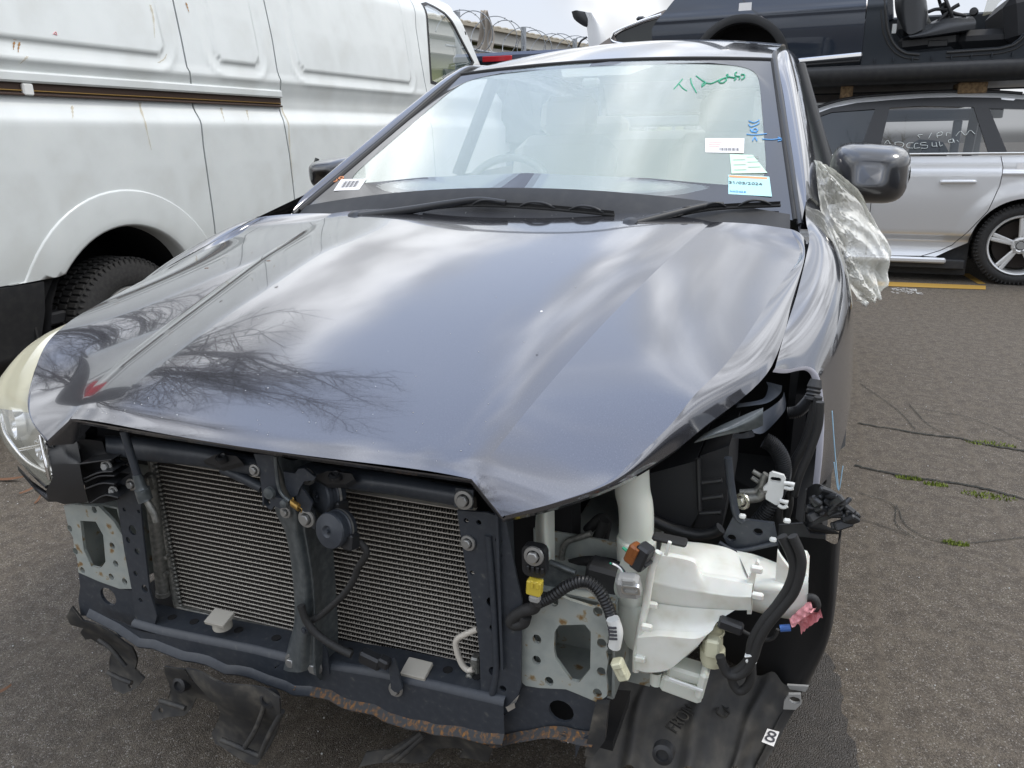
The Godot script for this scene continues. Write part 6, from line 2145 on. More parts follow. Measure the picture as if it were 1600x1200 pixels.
	# rubber mount brackets on top of the condenser
	for q in [[[Vector3(-0.1276,0.7203,0.045), Vector3(-0.0999,0.736,0.045), Vector3(-0.057,0.7392,0.045), Vector3(-0.0466,0.7301,0.045), Vector3(-0.0919,0.713,0.045)], "a"], [[Vector3(0.0883,0.7238,0.045), Vector3(0.1174,0.7383,0.045), Vector3(0.1604,0.7397,0.045), Vector3(0.1648,0.7318,0.045), Vector3(0.1476,0.7201,0.045), Vector3(0.1119,0.7146,0.045)], "b"]]:
		st = S()
		var p: Array = q[0]
		var c := Vector3.ZERO
		for v in p: c += v
		c /= p.size()
		for i in p.size(): tri(st, c + Vector3(0, 0.004, 0), p[(i + 1) % p.size()], p[i])
		for i in p.size(): quad(st, p[i], p[(i + 1) % p.size()], p[(i + 1) % p.size()] + Vector3(0, -0.008, -0.004), p[i] + Vector3(0, -0.008, -0.004))
		lathe(st, c, Vector3(0, 1, 0.3), [[0.011, 0.0], [0.011, 0.008], [0.006, 0.010], [0.0, 0.004]], 16)
		part("rubber_mount", st, M["black plastic"], ub if q[1] == "a" else ub2)
	# brace tube from the bar to the latch
	wire("brace_tube", [Vector3(-0.1131,0.6971,0.02), Vector3(-0.0803,0.6887,0.02), Vector3(-0.035,0.6736,0.02)], 0.009, sp, ub)
	# latch strut: pressed steel with raised edges
	st = S()
	var sl := [Vector3(-0.0113,0.7418,0.03), Vector3(-0.0071,0.6456,0.03), Vector3(0.0087,0.5983,0.03), Vector3(0.0106,0.5184,0.03), Vector3(0.0024,0.433,0.03), Vector3(-0.0187,0.3721,0.03), Vector3(-0.0382,0.3171,0.03)]
	var sm1 := [Vector3(0.0321,0.7571,0.058), Vector3(0.0499,0.6693,0.058), Vector3(0.0489,0.6209,0.058), Vector3(0.0523,0.5442,0.058), Vector3(0.046,0.4622,0.058), Vector3(0.0315,0.3988,0.058), Vector3(0.0182,0.346,0.058)]
	var sm2 := [Vector3(0.0384,0.758,0.058), Vector3(0.0677,0.667,0.058), Vector3(0.0705,0.6249,0.058), Vector3(0.0737,0.5487,0.058), Vector3(0.068,0.4674,0.058), Vector3(0.0595,0.406,0.058), Vector3(0.0554,0.3499,0.058)]
	var sr := [Vector3(0.0461,0.7394,0.03), Vector3(0.0655,0.6497,0.03), Vector3(0.0712,0.6043,0.03), Vector3(0.0684,0.5305,0.03), Vector3(0.0641,0.4475,0.03), Vector3(0.059,0.3855,0.03), Vector3(0.0455,0.316,0.03)]
	var flo := []
	var fro := []
	for v in sl: flo.append(v + Vector3(-0.004, 0, -0.035))
	for v in sr: fro.append(v + Vector3(0.004, 0, -0.035))
	var vm := []
	for i in sm1.size(): vm.append((sm1[i] + sm2[i]) * 0.5 + Vector3(0, 0, -0.012))
	loft(st, [flo, sl, sm1, vm, sm2, sr, fro], 40, 42, true)
	var ls := part("latch_strut", st, M["strut paint"], sedan)
	st = S()
	plate(st, [Vector2(-0.0145,0.3425), Vector2(0.0004,0.3851), Vector2(0.0169,0.4016), Vector2(0.057,0.4056), Vector2(0.0675,0.384), Vector2(0.0666,0.3374), Vector2(0.0233,0.335)], 0.004, zf(0.036))
	part("strut_foot", st, M["support paint"], ls)
	bolt(Vector3(-0.0056,0.3499,0.04), Vector3(0, 0.1, 1), 0.009, ls)
	bolt(Vector3(0.0412,0.3504,0.04), Vector3(0, 0.1, 1), 0.009, ls)
	bolt(Vector3(0.041,0.6628,0.062), Vector3(0, 0.1, 1), 0.006, ls)
	bolt(Vector3(0.0822,0.66,0.064), Vector3(0, 0.1, 1), 0.009, ls)
	bolt(Vector3(0.0447,0.4394,0.058), Vector3(0, 0.1, 1), 0.004, ls, M["support paint"])
	# latch: plates, claw, spring
	st = S()
	plate(st, [Vector2(0.0058,0.7641), Vector2(0.0439,0.7666), Vector2(0.0441,0.7469), Vector2(0.045,0.7109), Vector2(0.0486,0.6999), Vector2(0.0373,0.6942), Vector2(0.0186,0.697), Vector2(0.0082,0.6718), Vector2(0.0112,0.7017), Vector2(0.012,0.7365)], 0.004, zf(0.075))
	plate(st, [Vector2(0.0228,0.6962), Vector2(0.0316,0.7015), Vector2(0.0375,0.6986), Vector2(0.0421,0.7013), Vector2(0.0565,0.6998), Vector2(0.0642,0.6952), Vector2(0.0617,0.6852), Vector2(0.0498,0.6822), Vector2(0.0398,0.6854), Vector2(0.0331,0.6765), Vector2(0.0252,0.68), Vector2(0.0225,0.6865)], 0.008, zf(0.085), [circ(Vector2(0.0275,0.6912), 0.006, 0.009)])
	plate(st, [Vector2(0.0537,0.7385), Vector2(0.0754,0.7389), Vector2(0.0817,0.7473), Vector2(0.0932,0.7499), Vector2(0.1118,0.7378), Vector2(0.1091,0.7327), Vector2(0.0903,0.7279), Vector2(0.0802,0.714), Vector2(0.0744,0.7016), Vector2(0.0632,0.696), Vector2(0.0548,0.71)], 0.004, zf(0.07))
	plate(st, [Vector2(0.0659,0.7003), Vector2(0.0802,0.714), Vector2(0.0873,0.7056), Vector2(0.0976,0.69), Vector2(0.0913,0.6735), Vector2(0.0807,0.6717), Vector2(0.0711,0.6779)], 0.004, zf(0.066))
	var lt := part("bonnet_latch", st, M["support paint"], sedan)
	st = S()
	var ec := [Vector3(0.0529,0.7699,0.082), Vector3(0.0511,0.751,0.082), Vector3(0.0509,0.7189,0.082), Vector3(0.0567,0.7046,0.082), Vector3(0.068,0.6968,0.082)]
	tube(st, ec, 0.003, 6, 24)
	lathe(st, Vector3(0.0364,0.7076,0.085), Vector3(0, 0.1, 1), [[0.010, 0], [0.009, 0.006], [0, 0.007]], 16)
	lathe(st, Vector3(0.061,0.6933,0.085), Vector3(0, 0.1, 1), [[0.007, 0], [0.006, 0.005], [0, 0.006]], 16)
	part("latch_claw", st, M["strut paint"], lt)
	st = S()
	var co := []
	for i in 120:
		var t := i / 119.0
		var a := t * TAU * 7
		var c: Vector3 = Vector3(0.0702,0.6933,0.08).lerp(Vector3(0.0827,0.6868,0.08), t)
		co.append(c + Vector3(sin(a) * 0.3, cos(a), sin(a)) * 0.0055)
	tube(st, co, 0.0011, 5, 0)
	tube(st, [Vector3(0.0702,0.6933,0.08), Vector3(0.0741,0.6997,0.08), Vector3(0.0731,0.7024,0.08)], 0.001, 5, 8)
	tube(st, [Vector3(0.0827,0.6868,0.08), Vector3(0.0875,0.6847,0.08), Vector3(0.085,0.6785,0.08)], 0.001, 5, 8)
	part("spring", st, M.brass, lt)
	bolt(Vector3(0.0043,0.7368,0.076), Vector3(0, 0.1, 1), 0.006, lt)
	# horns
	for h in [[Vector3(0.139,0.6598,0.085), 0.0275, Vector3(-0.18, 0.22, 1)], [Vector3(0.0868,0.6843,0.03), 0.030, Vector3(-0.5, 0.1, 1)]]:
		st = S()
		var r: float = h[1]
		lathe(st, h[0], h[2], [[r * 0.7, -0.034], [r * 0.98, -0.03], [r * 1.05, -0.022], [r * 1.05, -0.016], [r * 1.0, -0.014], [r * 1.0, -0.008], [r * 1.03, -0.006], [r * 1.03, 0.0], [r * 0.98, 0.003], [r * 0.35, 0.007], [r * 0.22, 0.004], [r * 0.12, 0.004], [r * 0.11, 0.009], [0, 0.009]], 40)
		var hn := part("horn", st, M["support paint"], sedan)
		st = S()
		lathe(st, h[0], h[2], [[r * 1.07, -0.021], [r * 1.07, -0.017]], 40)
		part("horn_rim", st, M["satin chrome"], hn)
		st = S()
		var bk := face(h[0], h[2])
		box(st, bk * Vector3(r * 0.9, -r * 0.55, -0.02), Vector3(0.02, 0.026, 0.022), 0.003, bk.basis)
		part("horn_plug", st, M["black plastic"], hn)
	st = S()
	plate(st, [Vector2(0.0647,0.6587), Vector2(0.0873,0.6705), Vector2(0.0912,0.6514), Vector2(0.0848,0.6342), Vector2(0.0729,0.6401)], 0.003, zf(0.052))
	part("horn_bracket", st, M["support paint"], lt)

func make_condenser() -> void:
	var z := -0.045
	var c := Node3D.new()
	c.name = "condenser"
	sedan.add_child(c)
	var tl: Vector3 = Vector3(-0.3378,0.6527,-0.045)
	var bl: Vector3 = Vector3(-0.3425,0.3379,-0.045)
	var tr: Vector3 = Vector3(0.2941,0.6559,-0.045)
	var br: Vector3 = Vector3(0.3144,0.3442,-0.045)
	tr = tl + (tr - tl) * 1.04
	br = bl + (br - bl) * 1.02
	var st := S()
	quad(st, tl + Vector3(0, 0.02, -0.012), tr + Vector3(0, 0.02, -0.012), br + Vector3(0, 0, -0.012), bl + Vector3(0, 0, -0.012))
	part("fin_core", st, M["fin core"], c)
	# zig-zag fins between the tubes, joined into one mass
	var n := 33
	var fs := S()
	for i in n:
		var v := (i + 0.5) / n
		var a := tl.lerp(bl, v) + Vector3(0.004, 0, 0)
		var b := tr.lerp(br, v)
		var h := (tl.y - bl.y) / n
		var m := 130
		for k in m:
			var p := a.lerp(b, (k + 0.5) / m)
			box(fs, p + Vector3(0, 0, -0.0032), Vector3(0.0009, h * 0.86, 0.007), 0.0, Basis(Vector3.BACK, 0.12 if k % 2 == 0 else -0.12))
	part("cooling_fins", fs, M["fin core"], c).set_meta("kind", "stuff")
	for i in n + 1:
		var v := float(i) / n
		var a := tl.lerp(bl, v)
		var b := tr.lerp(br, v)
		st = S()
		var d := (b - a)
		var bs := Basis(d.normalized(), Vector3.UP, Vector3.BACK)
		box(st, (a + b) * 0.5 + Vector3(0, 0, -0.007), Vector3(d.length(), 0.0013, 0.016), 0.0003, bs)
		part("tube", st, M.aluminium, c)
	st = S()
	var dn := (bl - tl).normalized()
	box(st, (tl + bl) * 0.5 + Vector3(-0.004, 0, 0), Vector3(0.014, tl.distance_to(bl) + 0.03, 0.018), 0.004, Basis(Vector3(dn.y, -dn.x, 0).normalized() * -1.0, -dn, Vector3.BACK))
	for i in 34:
		var p := tl.lerp(bl, i / 33.0)
		box(st, p + Vector3(0.006, 0, 0.004), Vector3(0.012, 0.0065, 0.008), 0.002)
	part("header_tank", st, M["dull aluminium"], c)
	st = S()
	var bd := br - bl
	box(st, (bl + br) * 0.5 + Vector3(0, -0.007, 0.003), Vector3(bd.length(), 0.011, 0.016), 0.002, Basis(bd.normalized(), Vector3.UP, Vector3.BACK))
	part("bottom_rail", st, M["dull aluminium"], c)
	# receiver bottle beside the core
	st = S()
	var ra: Vector3 = Vector3(-0.3386,0.6315,-0.03)
	var rb: Vector3 = Vector3(-0.3639,0.3609,-0.03)
	var ax := (rb - ra)
	lathe(st, ra, ax, [[0.0, 0.0], [0.008, 0.0], [0.0125, 0.01], [0.0125, ax.length() - 0.012], [0.0145, ax.length() - 0.011], [0.0145, ax.length() - 0.002], [0.011, ax.length()], [0.0, ax.length()]], 24)
	box(st, ra.lerp(rb, 0.05) + Vector3(0, 0, 0.012), Vector3(0.028, 0.028, 0.012), 0.002)
	for k in [[551,494], [548,553]]: pass
	for p in [Vector3(-0.3255,0.4615,-0.02), Vector3(-0.3376,0.4199,-0.02)]: lathe(st, p, Vector3(0.2, 0, 1), [[0.004, -0.01], [0.004, 0.004], [0, 0.005]], 10)
	part("receiver_bottle", st, M["dull aluminium"], c)
	# pipe and block at the lower corner
	wire("refrigerant_pipe", [Vector3(0.3333,0.464,-0.01), Vector3(0.3102,0.4486,-0.01), Vector3(0.2944,0.4342,-0.01), Vector3(0.2923,0.416,-0.01), Vector3(0.3007,0.3885,-0.01), Vector3(0.3122,0.3783,-0.01), Vector3(0.3222,0.3834,-0.01)], 0.0052, M.aluminium, c, 10)
	st = S()
	box(st, Vector3(0.3231,0.3809,-0.02), Vector3(0.016, 0.045, 0.02), 0.003)
	lathe(st, Vector3(0.3175,0.3731,0), Vector3(0, 0, 1), [[0.006, -0.02], [0.006, 0.0], [0.003, 0.002], [0.0, 0.0]], 14)
	part("pipe_block", st, M["dull aluminium"], c)
	# pale foot pads on the crossmember
	for q in [Vector3(-0.1847,0.3781,0.012), Vector3(0.2275,0.3747,0.012)]:
		st = S()
		box(st, q, Vector3(0.045, 0.008, 0.034), 0.001, Basis(Vector3.RIGHT, 0.25))
		lathe(st, q + Vector3(0, -0.012, -0.004), Vector3.UP, [[0.018, -0.01], [0.018, 0.006]], 16)
		part("foot_pad", st, M.pad, c)
	# dark wall behind everything
	st = S()
	box(st, Vector3(0, 0.54, -0.14), Vector3(0.92, 0.46, 0.05))
	part("radiator", st, M["dark void"], sedan)

func make_left_front() -> void:
	# headlamp: clear lens shell over bright reflector parts
	var inner := [Vector3(-0.4967,0.8117,0.05), Vector3(-0.5068,0.7822,0.05), Vector3(-0.5064,0.7535,0.05), Vector3(-0.4969,0.7235,0.05), Vector3(-0.4923,0.6989,0.05), Vector3(-0.4926,0.6712,0.05), Vector3(-0.4921,0.6411,0.05), Vector3(-0.4927,0.6236,0.05)]
	var pin := [Vector3(-0.6787,0.8628,-0.26), Vector3(-0.7287,0.7875,-0.18), Vector3(-0.6786,0.7444,-0.08), Vector3(-0.6065,0.742,-0.02), Vector3(-0.5298,0.7327,0.03), Vector3(-0.4932,0.7093,0.05), Vector3(-0.4783,0.6691,0.06), Vector3(-0.4779,0.6316,0.06)]
	var pout := [Vector3(-0.6828,0.8619,-0.26), Vector3(-0.8302,0.8022,-0.24), Vector3(-0.8736,0.7442,-0.2), Vector3(-0.8995,0.6845,-0.18), Vector3(-0.8619,0.639,-0.14), Vector3(-0.7464,0.6265,-0.06), Vector3(-0.6437,0.6121,-0.01), Vector3(-0.5107,0.6153,0.05)]
	var pm := []
	for i in 8:
		var t := i / 7.0
		pm.append((pin[i] + pout[i]) * 0.5 + Vector3(-0.030, 0.010, 0.030) * sin(PI * clampf(t * 0.9 + 0.06, 0, 1)))
	var st := S()
	var cs := [smooth(pin, 60), smooth(pm, 60), smooth(pout, 60)]
	var P := []
	var P2 := []
	for i in 60:
		var row := smooth([cs[0][i], cs[1][i], cs[2][i]], 20)
		if i < 30: P.append(row)
		if i >= 29: P2.append(row)
	grid(st, P)
	var hl := Node3D.new()
	hl.name = "headlamp"
	sedan.add_child(hl)
	part("hazed_lens", st, M["hazed lens"], hl)
	st = S()
	grid(st, P2)
	part("clear_lens", st, M["clear lens"], hl)
	st = S()
	var R := []
	for i in range(5, 60):
		var row := smooth([cs[0][i] + Vector3(0.004, -0.004, -0.014), cs[1][i] + Vector3(0.022, -0.014, -0.045), cs[2][i] + Vector3(0.006, 0.0, -0.02)], 14)
		R.append(row)
	grid(st, R)
	part("reflector", st, M["satin chrome"], hl)
	st = S()
	tube(st, [cs[0][40] + Vector3(-0.006, 0, -0.004), cs[0][50] + Vector3(-0.008, 0, -0.002), cs[0][58] + Vector3(-0.006, 0.004, 0)], 0.004, 6, 12)
	tube(st, [cs[1][32] + Vector3(0.004, -0.004, -0.012), cs[1][40] + Vector3(-0.002, -0.004, -0.012), cs[1][50] + Vector3(0, 0, -0.012), cs[0][56] + Vector3(-0.004, 0, -0.008)], 0.004, 6, 20)
	tube(st, [cs[1][46] + Vector3(0, 0, -0.016), cs[0][44] + Vector3(-0.006, 0, -0.012)], 0.004, 6, 8)
	lathe(st, (cs[0][46] + cs[1][46]) * 0.5 + Vector3(0.006, 0, -0.016), Vector3(-0.4, 0.1, 1), [[0.022, 0.0], [0.016, -0.014], [0.007, -0.02], [0.0, -0.012]], 20)
	lathe(st, cs[1][36] + Vector3(0.012, -0.004, -0.03), Vector3(-0.5, 0.1, 1), [[0.034, 0.004], [0.028, -0.014], [0.012, -0.024], [0.0, -0.02]], 24)
	part("chrome_bezel", st, M.chrome, hl)
	st = S()
	var e1 := []
	var e2 := []
	for i in range(20, 60):
		e1.append(cs[2][i])
		e2.append(cs[2][i] + Vector3(0.035, -0.035, -0.10))
	grid(st, [e1, e2])
	tube(st, e1, 0.004, 6, 0)
	part("lamp_housing", st, M["rough plastic"], hl)
	# amber-free lower trim and black support moulding under the lamp
	st = S()
	grid(st, [[Vector3(-0.6079,0.6372,0.03), Vector3(-0.577,0.608,0.03), Vector3(-0.5448,0.5926,0.03), Vector3(-0.5227,0.5961,0.03)], [Vector3(-0.5786,0.6392,0.05), Vector3(-0.5505,0.6124,0.05), Vector3(-0.5225,0.5946,0.05), Vector3(-0.4993,0.5983,0.05)], [Vector3(-0.5869,0.6268,0.04), Vector3(-0.56,0.595,0.04), Vector3(-0.532,0.5758,0.04), Vector3(-0.5115,0.5792,0.04)]], true)
	part("lamp_trim", st, M["black plastic"], hl)
	st = S()
	bulge_band(st, [[Vector3(-0.5113,0.6945,0.03), Vector3(-0.4663,0.7004,0.03), Vector3(-0.432,0.7091,0.03)], [Vector3(-0.4858,0.6892,0.05), Vector3(-0.4443,0.6948,0.05), Vector3(-0.4064,0.6813,0.05)], [Vector3(-0.4794,0.6678,0.055), Vector3(-0.4445,0.6734,0.055), Vector3(-0.4063,0.6793,0.055)], [Vector3(-0.4725,0.6571,0.06), Vector3(-0.4304,0.6654,0.06), Vector3(-0.4009,0.6781,0.06)]], 12)
	bulge_band(st, [[Vector3(-0.4308,0.7135,0.03), Vector3(-0.4011,0.7173,0.03), Vector3(-0.3678,0.7176,0.03)], [Vector3(-0.4391,0.6872,0.02), Vector3(-0.4117,0.6909,0.02), Vector3(-0.3787,0.6932,0.02)], [Vector3(-0.4296,0.6703,0.03), Vector3(-0.394,0.6764,0.03), Vector3(-0.353,0.6864,0.03)]], 12)
	bulge_band(st, [[Vector3(-0.4696,0.6722,0.062), Vector3(-0.435,0.6778,0.062), Vector3(-0.3958,0.6839,0.062)], [Vector3(-0.4667,0.6479,0.066), Vector3(-0.4328,0.6509,0.066), Vector3(-0.3922,0.6571,0.066)], [Vector3(-0.5017,0.6138,0.06), Vector3(-0.4493,0.6177,0.06), Vector3(-0.3987,0.6301,0.06)], [Vector3(-0.5159,0.589,0.05), Vector3(-0.476,0.5849,0.05), Vector3(-0.4132,0.5992,0.05)]], 14)
	var bb := part("bumper_bracket", st, M["black plastic"], sedan)
	st = S()
	bulge_band(st, [[Vector3(-0.4329,0.6663,0.035), Vector3(-0.3885,0.6762,0.035), Vector3(-0.3439,0.6909,0.035)], [Vector3(-0.4364,0.636,0.03), Vector3(-0.4022,0.6454,0.03), Vector3(-0.353,0.6612,0.03)], [Vector3(-0.4383,0.6095,0.03), Vector3(-0.4033,0.6215,0.03), Vector3(-0.3557,0.6354,0.03)], [Vector3(-0.4308,0.5867,0.035), Vector3(-0.3949,0.5926,0.035), Vector3(-0.3493,0.6088,0.035)]], 10)
	part("bracket_web", st, M["dark void"], bb)
	for q in [[Vector3(-0.3961,0.6537,0.06), Vector3(-0.3542,0.6721,0.06), Vector3(-0.3199,0.6796,0.06)], [Vector3(-0.3938,0.6477,0.06), Vector3(-0.3561,0.665,0.06), Vector3(-0.3183,0.6712,0.06)], [Vector3(-0.3948,0.6349,0.06), Vector3(-0.3547,0.6512,0.06), Vector3(-0.3224,0.655,0.06)], [Vector3(-0.3937,0.6052,0.06), Vector3(-0.3532,0.6278,0.06), Vector3(-0.3203,0.6289,0.06)], [Vector3(-0.4065,0.6789,0.055), Vector3(-0.3626,0.6901,0.055), Vector3(-0.3228,0.6994,0.055)]]:
		st = S()
		var back := []
		for v in q: back.append(v + Vector3(0, 0.004, -0.035))
		grid(st, [smooth(q, 8), smooth(back, 8)])
		tube(st, q, 0.0016, 5, 8)
		part("rib", st, M["black plastic"], bb)
	bolt(Vector3(-0.3514,0.6786,0.045), Vector3(0.1, 0.1, 1), 0.007, bb, M["grey plastic"])
	bolt(Vector3(-0.3479,0.6299,0.045), Vector3(0.1, 0.1, 1), 0.006, bb, M["grey plastic"])
	st = S()
	box(st, Vector3(-0.52, 0.70, -0.16), Vector3(0.34, 0.20, 0.14), 0.02)
	box(st, Vector3(-0.46, 0.66, -0.02), Vector3(0.10, 0.07, 0.05), 0.015)
	lathe(st, Vector3(-0.4668,0.7085,0), Vector3(0.2, 0.1, 1), [[0.02, -0.03], [0.018, 0.0], [0.0, 0.004]], 16)
	part("lamp_back", st, M["engine bay"], sedan)
	# bonnet prop rod with its grip
	wire("prop_rod", [Vector3(-0.2635,0.7668,0.07), Vector3(-0.2586,0.7286,0.07), Vector3(-0.2522,0.6861,0.07)], 0.0068, M["support paint"], sedan, 10)
	st = S()
	tube(st, [Vector3(-0.2529,0.688,0.07), Vector3(-0.249,0.6646,0.07), Vector3(-0.246,0.657,0.07)], [0.008, 0.012], 12, 8)
	tube(st, [Vector3(-0.2482,0.6627,0.07), Vector3(-0.2462,0.6458,0.07), Vector3(-0.2444,0.64,0.07)], 0.0125, 12, 8)
	part("rod_grip", st, M["strut paint"], sedan)
	wire("rod_end", [Vector3(-0.2435,0.6422,0.07), Vector3(-0.232,0.6196,0.07), Vector3(-0.2286,0.6027,0.07)], 0.0062, M["dull aluminium"], sedan, 10)

func make_undertrays() -> void:
	var bp: Material = M["dusty plastic"]
	# left hanging shields
	var st := S()
	var pl := func(called: String, pts, z: float, bend: Array, m: Material, ribs: Array):
		var s := S()
		var o := ccw(pts)
		panel(s, o, func(v): return z + 0.012 * sin(v.x * 40.0) * 0.4 + 0.02 * sin(v.y * 22.0 + 1.0), 0.02, bend, 0.004)
		for r in ribs: tube(s, r, 0.005, 8, 14)
		return part(called, s, m, sedan)
	pl.call("splash_shield", [Vector2(-0.5635,0.3231), Vector2(-0.5473,0.2906), Vector2(-0.4702,0.2712), Vector2(-0.4365,0.2447), Vector2(-0.4563,0.1954), Vector2(-0.4772,0.1598), Vector2(-0.447,0.1491), Vector2(-0.4748,0.1184), Vector2(-0.5089,0.0986), Vector2(-0.5371,0.1046), Vector2(-0.5492,0.1401), Vector2(-0.5452,0.1719), Vector2(-0.5253,0.1998), Vector2(-0.5526,0.2078), Vector2(-0.5643,0.2274), Vector2(-0.5837,0.2188), Vector2(-0.5778,0.2465), Vector2(-0.5581,0.2661), Vector2(-0.5865,0.2704), Vector2(-0.5834,0.2968)], 0.0, [circ(Vector2(-0.4913,0.1191), 0.006)], bp, [[Vector3(-0.5234,0.2447,0.01), Vector3(-0.4943,0.23,0.01), Vector3(-0.4625,0.1939,0.01)], [Vector3(-0.5196,0.1635,0.01), Vector3(-0.488,0.157,0.01), Vector3(-0.4558,0.1545,0.01)]])
	pl.call("splash_shield", [Vector2(-0.2775,0.2906), Vector2(-0.2342,0.2918), Vector2(-0.2338,0.258), Vector2(-0.187,0.2437), Vector2(-0.1853,0.1958), Vector2(-0.2185,0.1895), Vector2(-0.2533,0.1969), Vector2(-0.275,0.1619), Vector2(-0.2941,0.1417), Vector2(-0.3783,0.1072), Vector2(-0.3826,0.1223), Vector2(-0.3661,0.1435), Vector2(-0.3441,0.1559), Vector2(-0.3251,0.1903), Vector2(-0.3033,0.2388)], 0.05, [circ(Vector2(-0.3612,0.1309), 0.006)], bp, [[Vector3(-0.3233,0.1882,0.06), Vector3(-0.2821,0.1896,0.06), Vector3(-0.2602,0.1889,0.06)]])
	pl.call("splash_shield", [Vector2(-0.2004,0.3233), Vector2(-0.1587,0.3279), Vector2(-0.1065,0.3227), Vector2(-0.0284,0.3283), Vector2(0.0082,0.3229), Vector2(0.004,0.2932), Vector2(-0.0092,0.2669), Vector2(-0.0764,0.1453), Vector2(-0.0942,0.1185), Vector2(-0.1968,0.1268), Vector2(-0.2076,0.1446), Vector2(-0.1666,0.2129), Vector2(-0.1528,0.2507)], 0.08, [], bp, [[Vector3(-0.0269,0.3083,0.09), Vector3(-0.061,0.2335,0.09), Vector3(-0.097,0.1752,0.09)], [Vector3(0.0008,0.2847,0.09), Vector3(-0.0371,0.2211,0.09), Vector3(-0.0654,0.165,0.09)], [Vector3(-0.1512,0.1749,0.09), Vector3(-0.1112,0.1706,0.09), Vector3(-0.0668,0.1646,0.09)]])
	for q in [Vector3(-0.2596,0.2449,0.06), Vector3(-0.0244,0.3039,0.09), Vector3(0.6502,0.3788,0.06)]:
		st = S()
		lathe(st, q, Vector3(0, 0.3, 1), [[0.016, -0.01], [0.015, 0.006], [0.009, 0.008], [0.008, 0.003], [0.0, 0.003]], 20)
		part("push_clip", st, M["black plastic"], sedan)
	# centre piece under the crossmember
	pl.call("splash_shield", [Vector2(0.2167,0.2483), Vector2(0.3619,0.2493), Vector2(0.3491,0.2213), Vector2(0.339,0.1903), Vector2(0.2772,0.1693), Vector2(0.2894,0.1964), Vector2(0.2372,0.1809), Vector2(0.2159,0.1486), Vector2(0.0784,0.102), Vector2(0.088,0.1279), Vector2(0.137,0.1441), Vector2(0.1874,0.1968)], 0.0, [], bp, [[Vector3(0.1435,0.1526,0.01), Vector3(0.1932,0.2023,0.01), Vector3(0.2275,0.2395,0.01)], [Vector3(0.1668,0.156,0.01), Vector3(0.1991,0.1954,0.01), Vector3(0.2303,0.2352,0.01)]])
	# right undertray: ribbed sheet falling forward
	st = S()
	var rows := []
	var a := [Vector3(0.5027,0.3,-0.1823), Vector3(0.6044,0.3,-0.2032), Vector3(0.709,0.3,-0.2552), Vector3(0.8091,0.3,-0.2465), Vector3(0.8359,0.3,-0.2279)]
	var b := [Vector3(0.4982,0.235,-0.1381), Vector3(0.5849,0.235,-0.169), Vector3(0.692,0.235,-0.2003), Vector3(0.7807,0.235,-0.2183), Vector3(0.8211,0.235,-0.2464)]
	var c := [Vector3(0.4957,0.17,-0.0717), Vector3(0.5829,0.17,-0.1001), Vector3(0.6866,0.17,-0.1344), Vector3(0.7547,0.17,-0.162), Vector3(0.7818,0.17,-0.181)]
	for i in 30:
		var t := i / 29.0
		var row := []
		for j in 70:
			var u := j / 69.0
			var p := cr([cr(a, u), cr(b, u), cr(c, u)], t)
			var rib := smoothstep(0.25, 0.5, absf(fposmod(u * 4.3 + 0.1, 1.0) - 0.5)) 
			row.append(p + Vector3(0, 0.018 * rib - 0.004 * sin(t * 9.0), 0))
		rows.append(row)
	grid(st, rows, true)
	var ut := part("undertray", st, bp, sedan)
	st = S()
	var q0: Array = [Vector3(0.7842,0.222,-0.2014), Vector3(0.804,0.222,-0.2006), Vector3(0.797,0.222,-0.1627), Vector3(0.7773,0.222,-0.1668)]
	quad(st, q0[0] + Vector3(0, 0.016, 0), q0[1] + Vector3(0, 0.016, 0), q0[2] + Vector3(0, 0.016, 0), q0[3] + Vector3(0, 0.016, 0))
	var s2 := S()
	var ux: Vector3 = (q0[0] - q0[3]).normalized()
	var uy: Vector3 = (q0[0] - q0[1]).normalized()
	var un := ux.cross(uy).normalized()
	uy = un.cross(ux)
	text(s2, "8", 0.026, Transform3D(Basis(uy * -1.0, ux, un), (q0[0] + q0[2]) * 0.5 + Vector3(0, 0.0175, 0)))
	multi("number_label", [[st, M.paper], [s2, M.print]], ut, "white label with the figure 8")
	st = S()
	for k in 3:
		var word: String = ["FRONT", "CAP", "SIDE"][k]
		var p0: Vector3 = [Vector3(0.6458,0.235,-0.1701), Vector3(0.7132,0.235,-0.2147), Vector3(0.6476,0.225,-0.1622)][k]
		if k == 2: continue
		text(st, word, 0.022, Transform3D(Basis(Vector3(0.35, 0, -0.94), Vector3(-0.94, 0.1, -0.35).normalized(), Vector3(0, 1, 0)), p0 + Vector3(0, 0.014, 0)), "Droid Sans", 0.004)
	part("raised_lettering", st, bp, ut)
	st = S()
	plate(st, [Vector2(0.5383,0.4), Vector2(0.559,0.4061), Vector2(0.5537,0.3339), Vector2(0.5349,0.2966), Vector2(0.5211,0.2947), Vector2(0.5261,0.3251)], 0.01, zf(0.02))
	part("tray_edge", st, bp, ut)
	st = S()
	panel(st, [Vector2(0.8095,0.4466), Vector2(0.8254,0.4512), Vector2(0.8279,0.4354), Vector2(0.8206,0.4228), Vector2(0.8044,0.419), Vector2(0.8044,0.4333)], func(v): return -0.04, 0.02, [circ(Vector2(0.8185,0.4393), 0.008, 0.006)], 0.005)
	plate(st, [Vector2(0.8066,0.4464), Vector2(0.8355,0.4522), Vector2(0.8328,0.4419), Vector2(0.8108,0.4405)], 0.004, zf(-0.06))
	part("tray_tab", st, M["grey plastic"], ut)
	# wheel arch liner on the near side: smooth black sheet ahead of the wheel
	st = S()
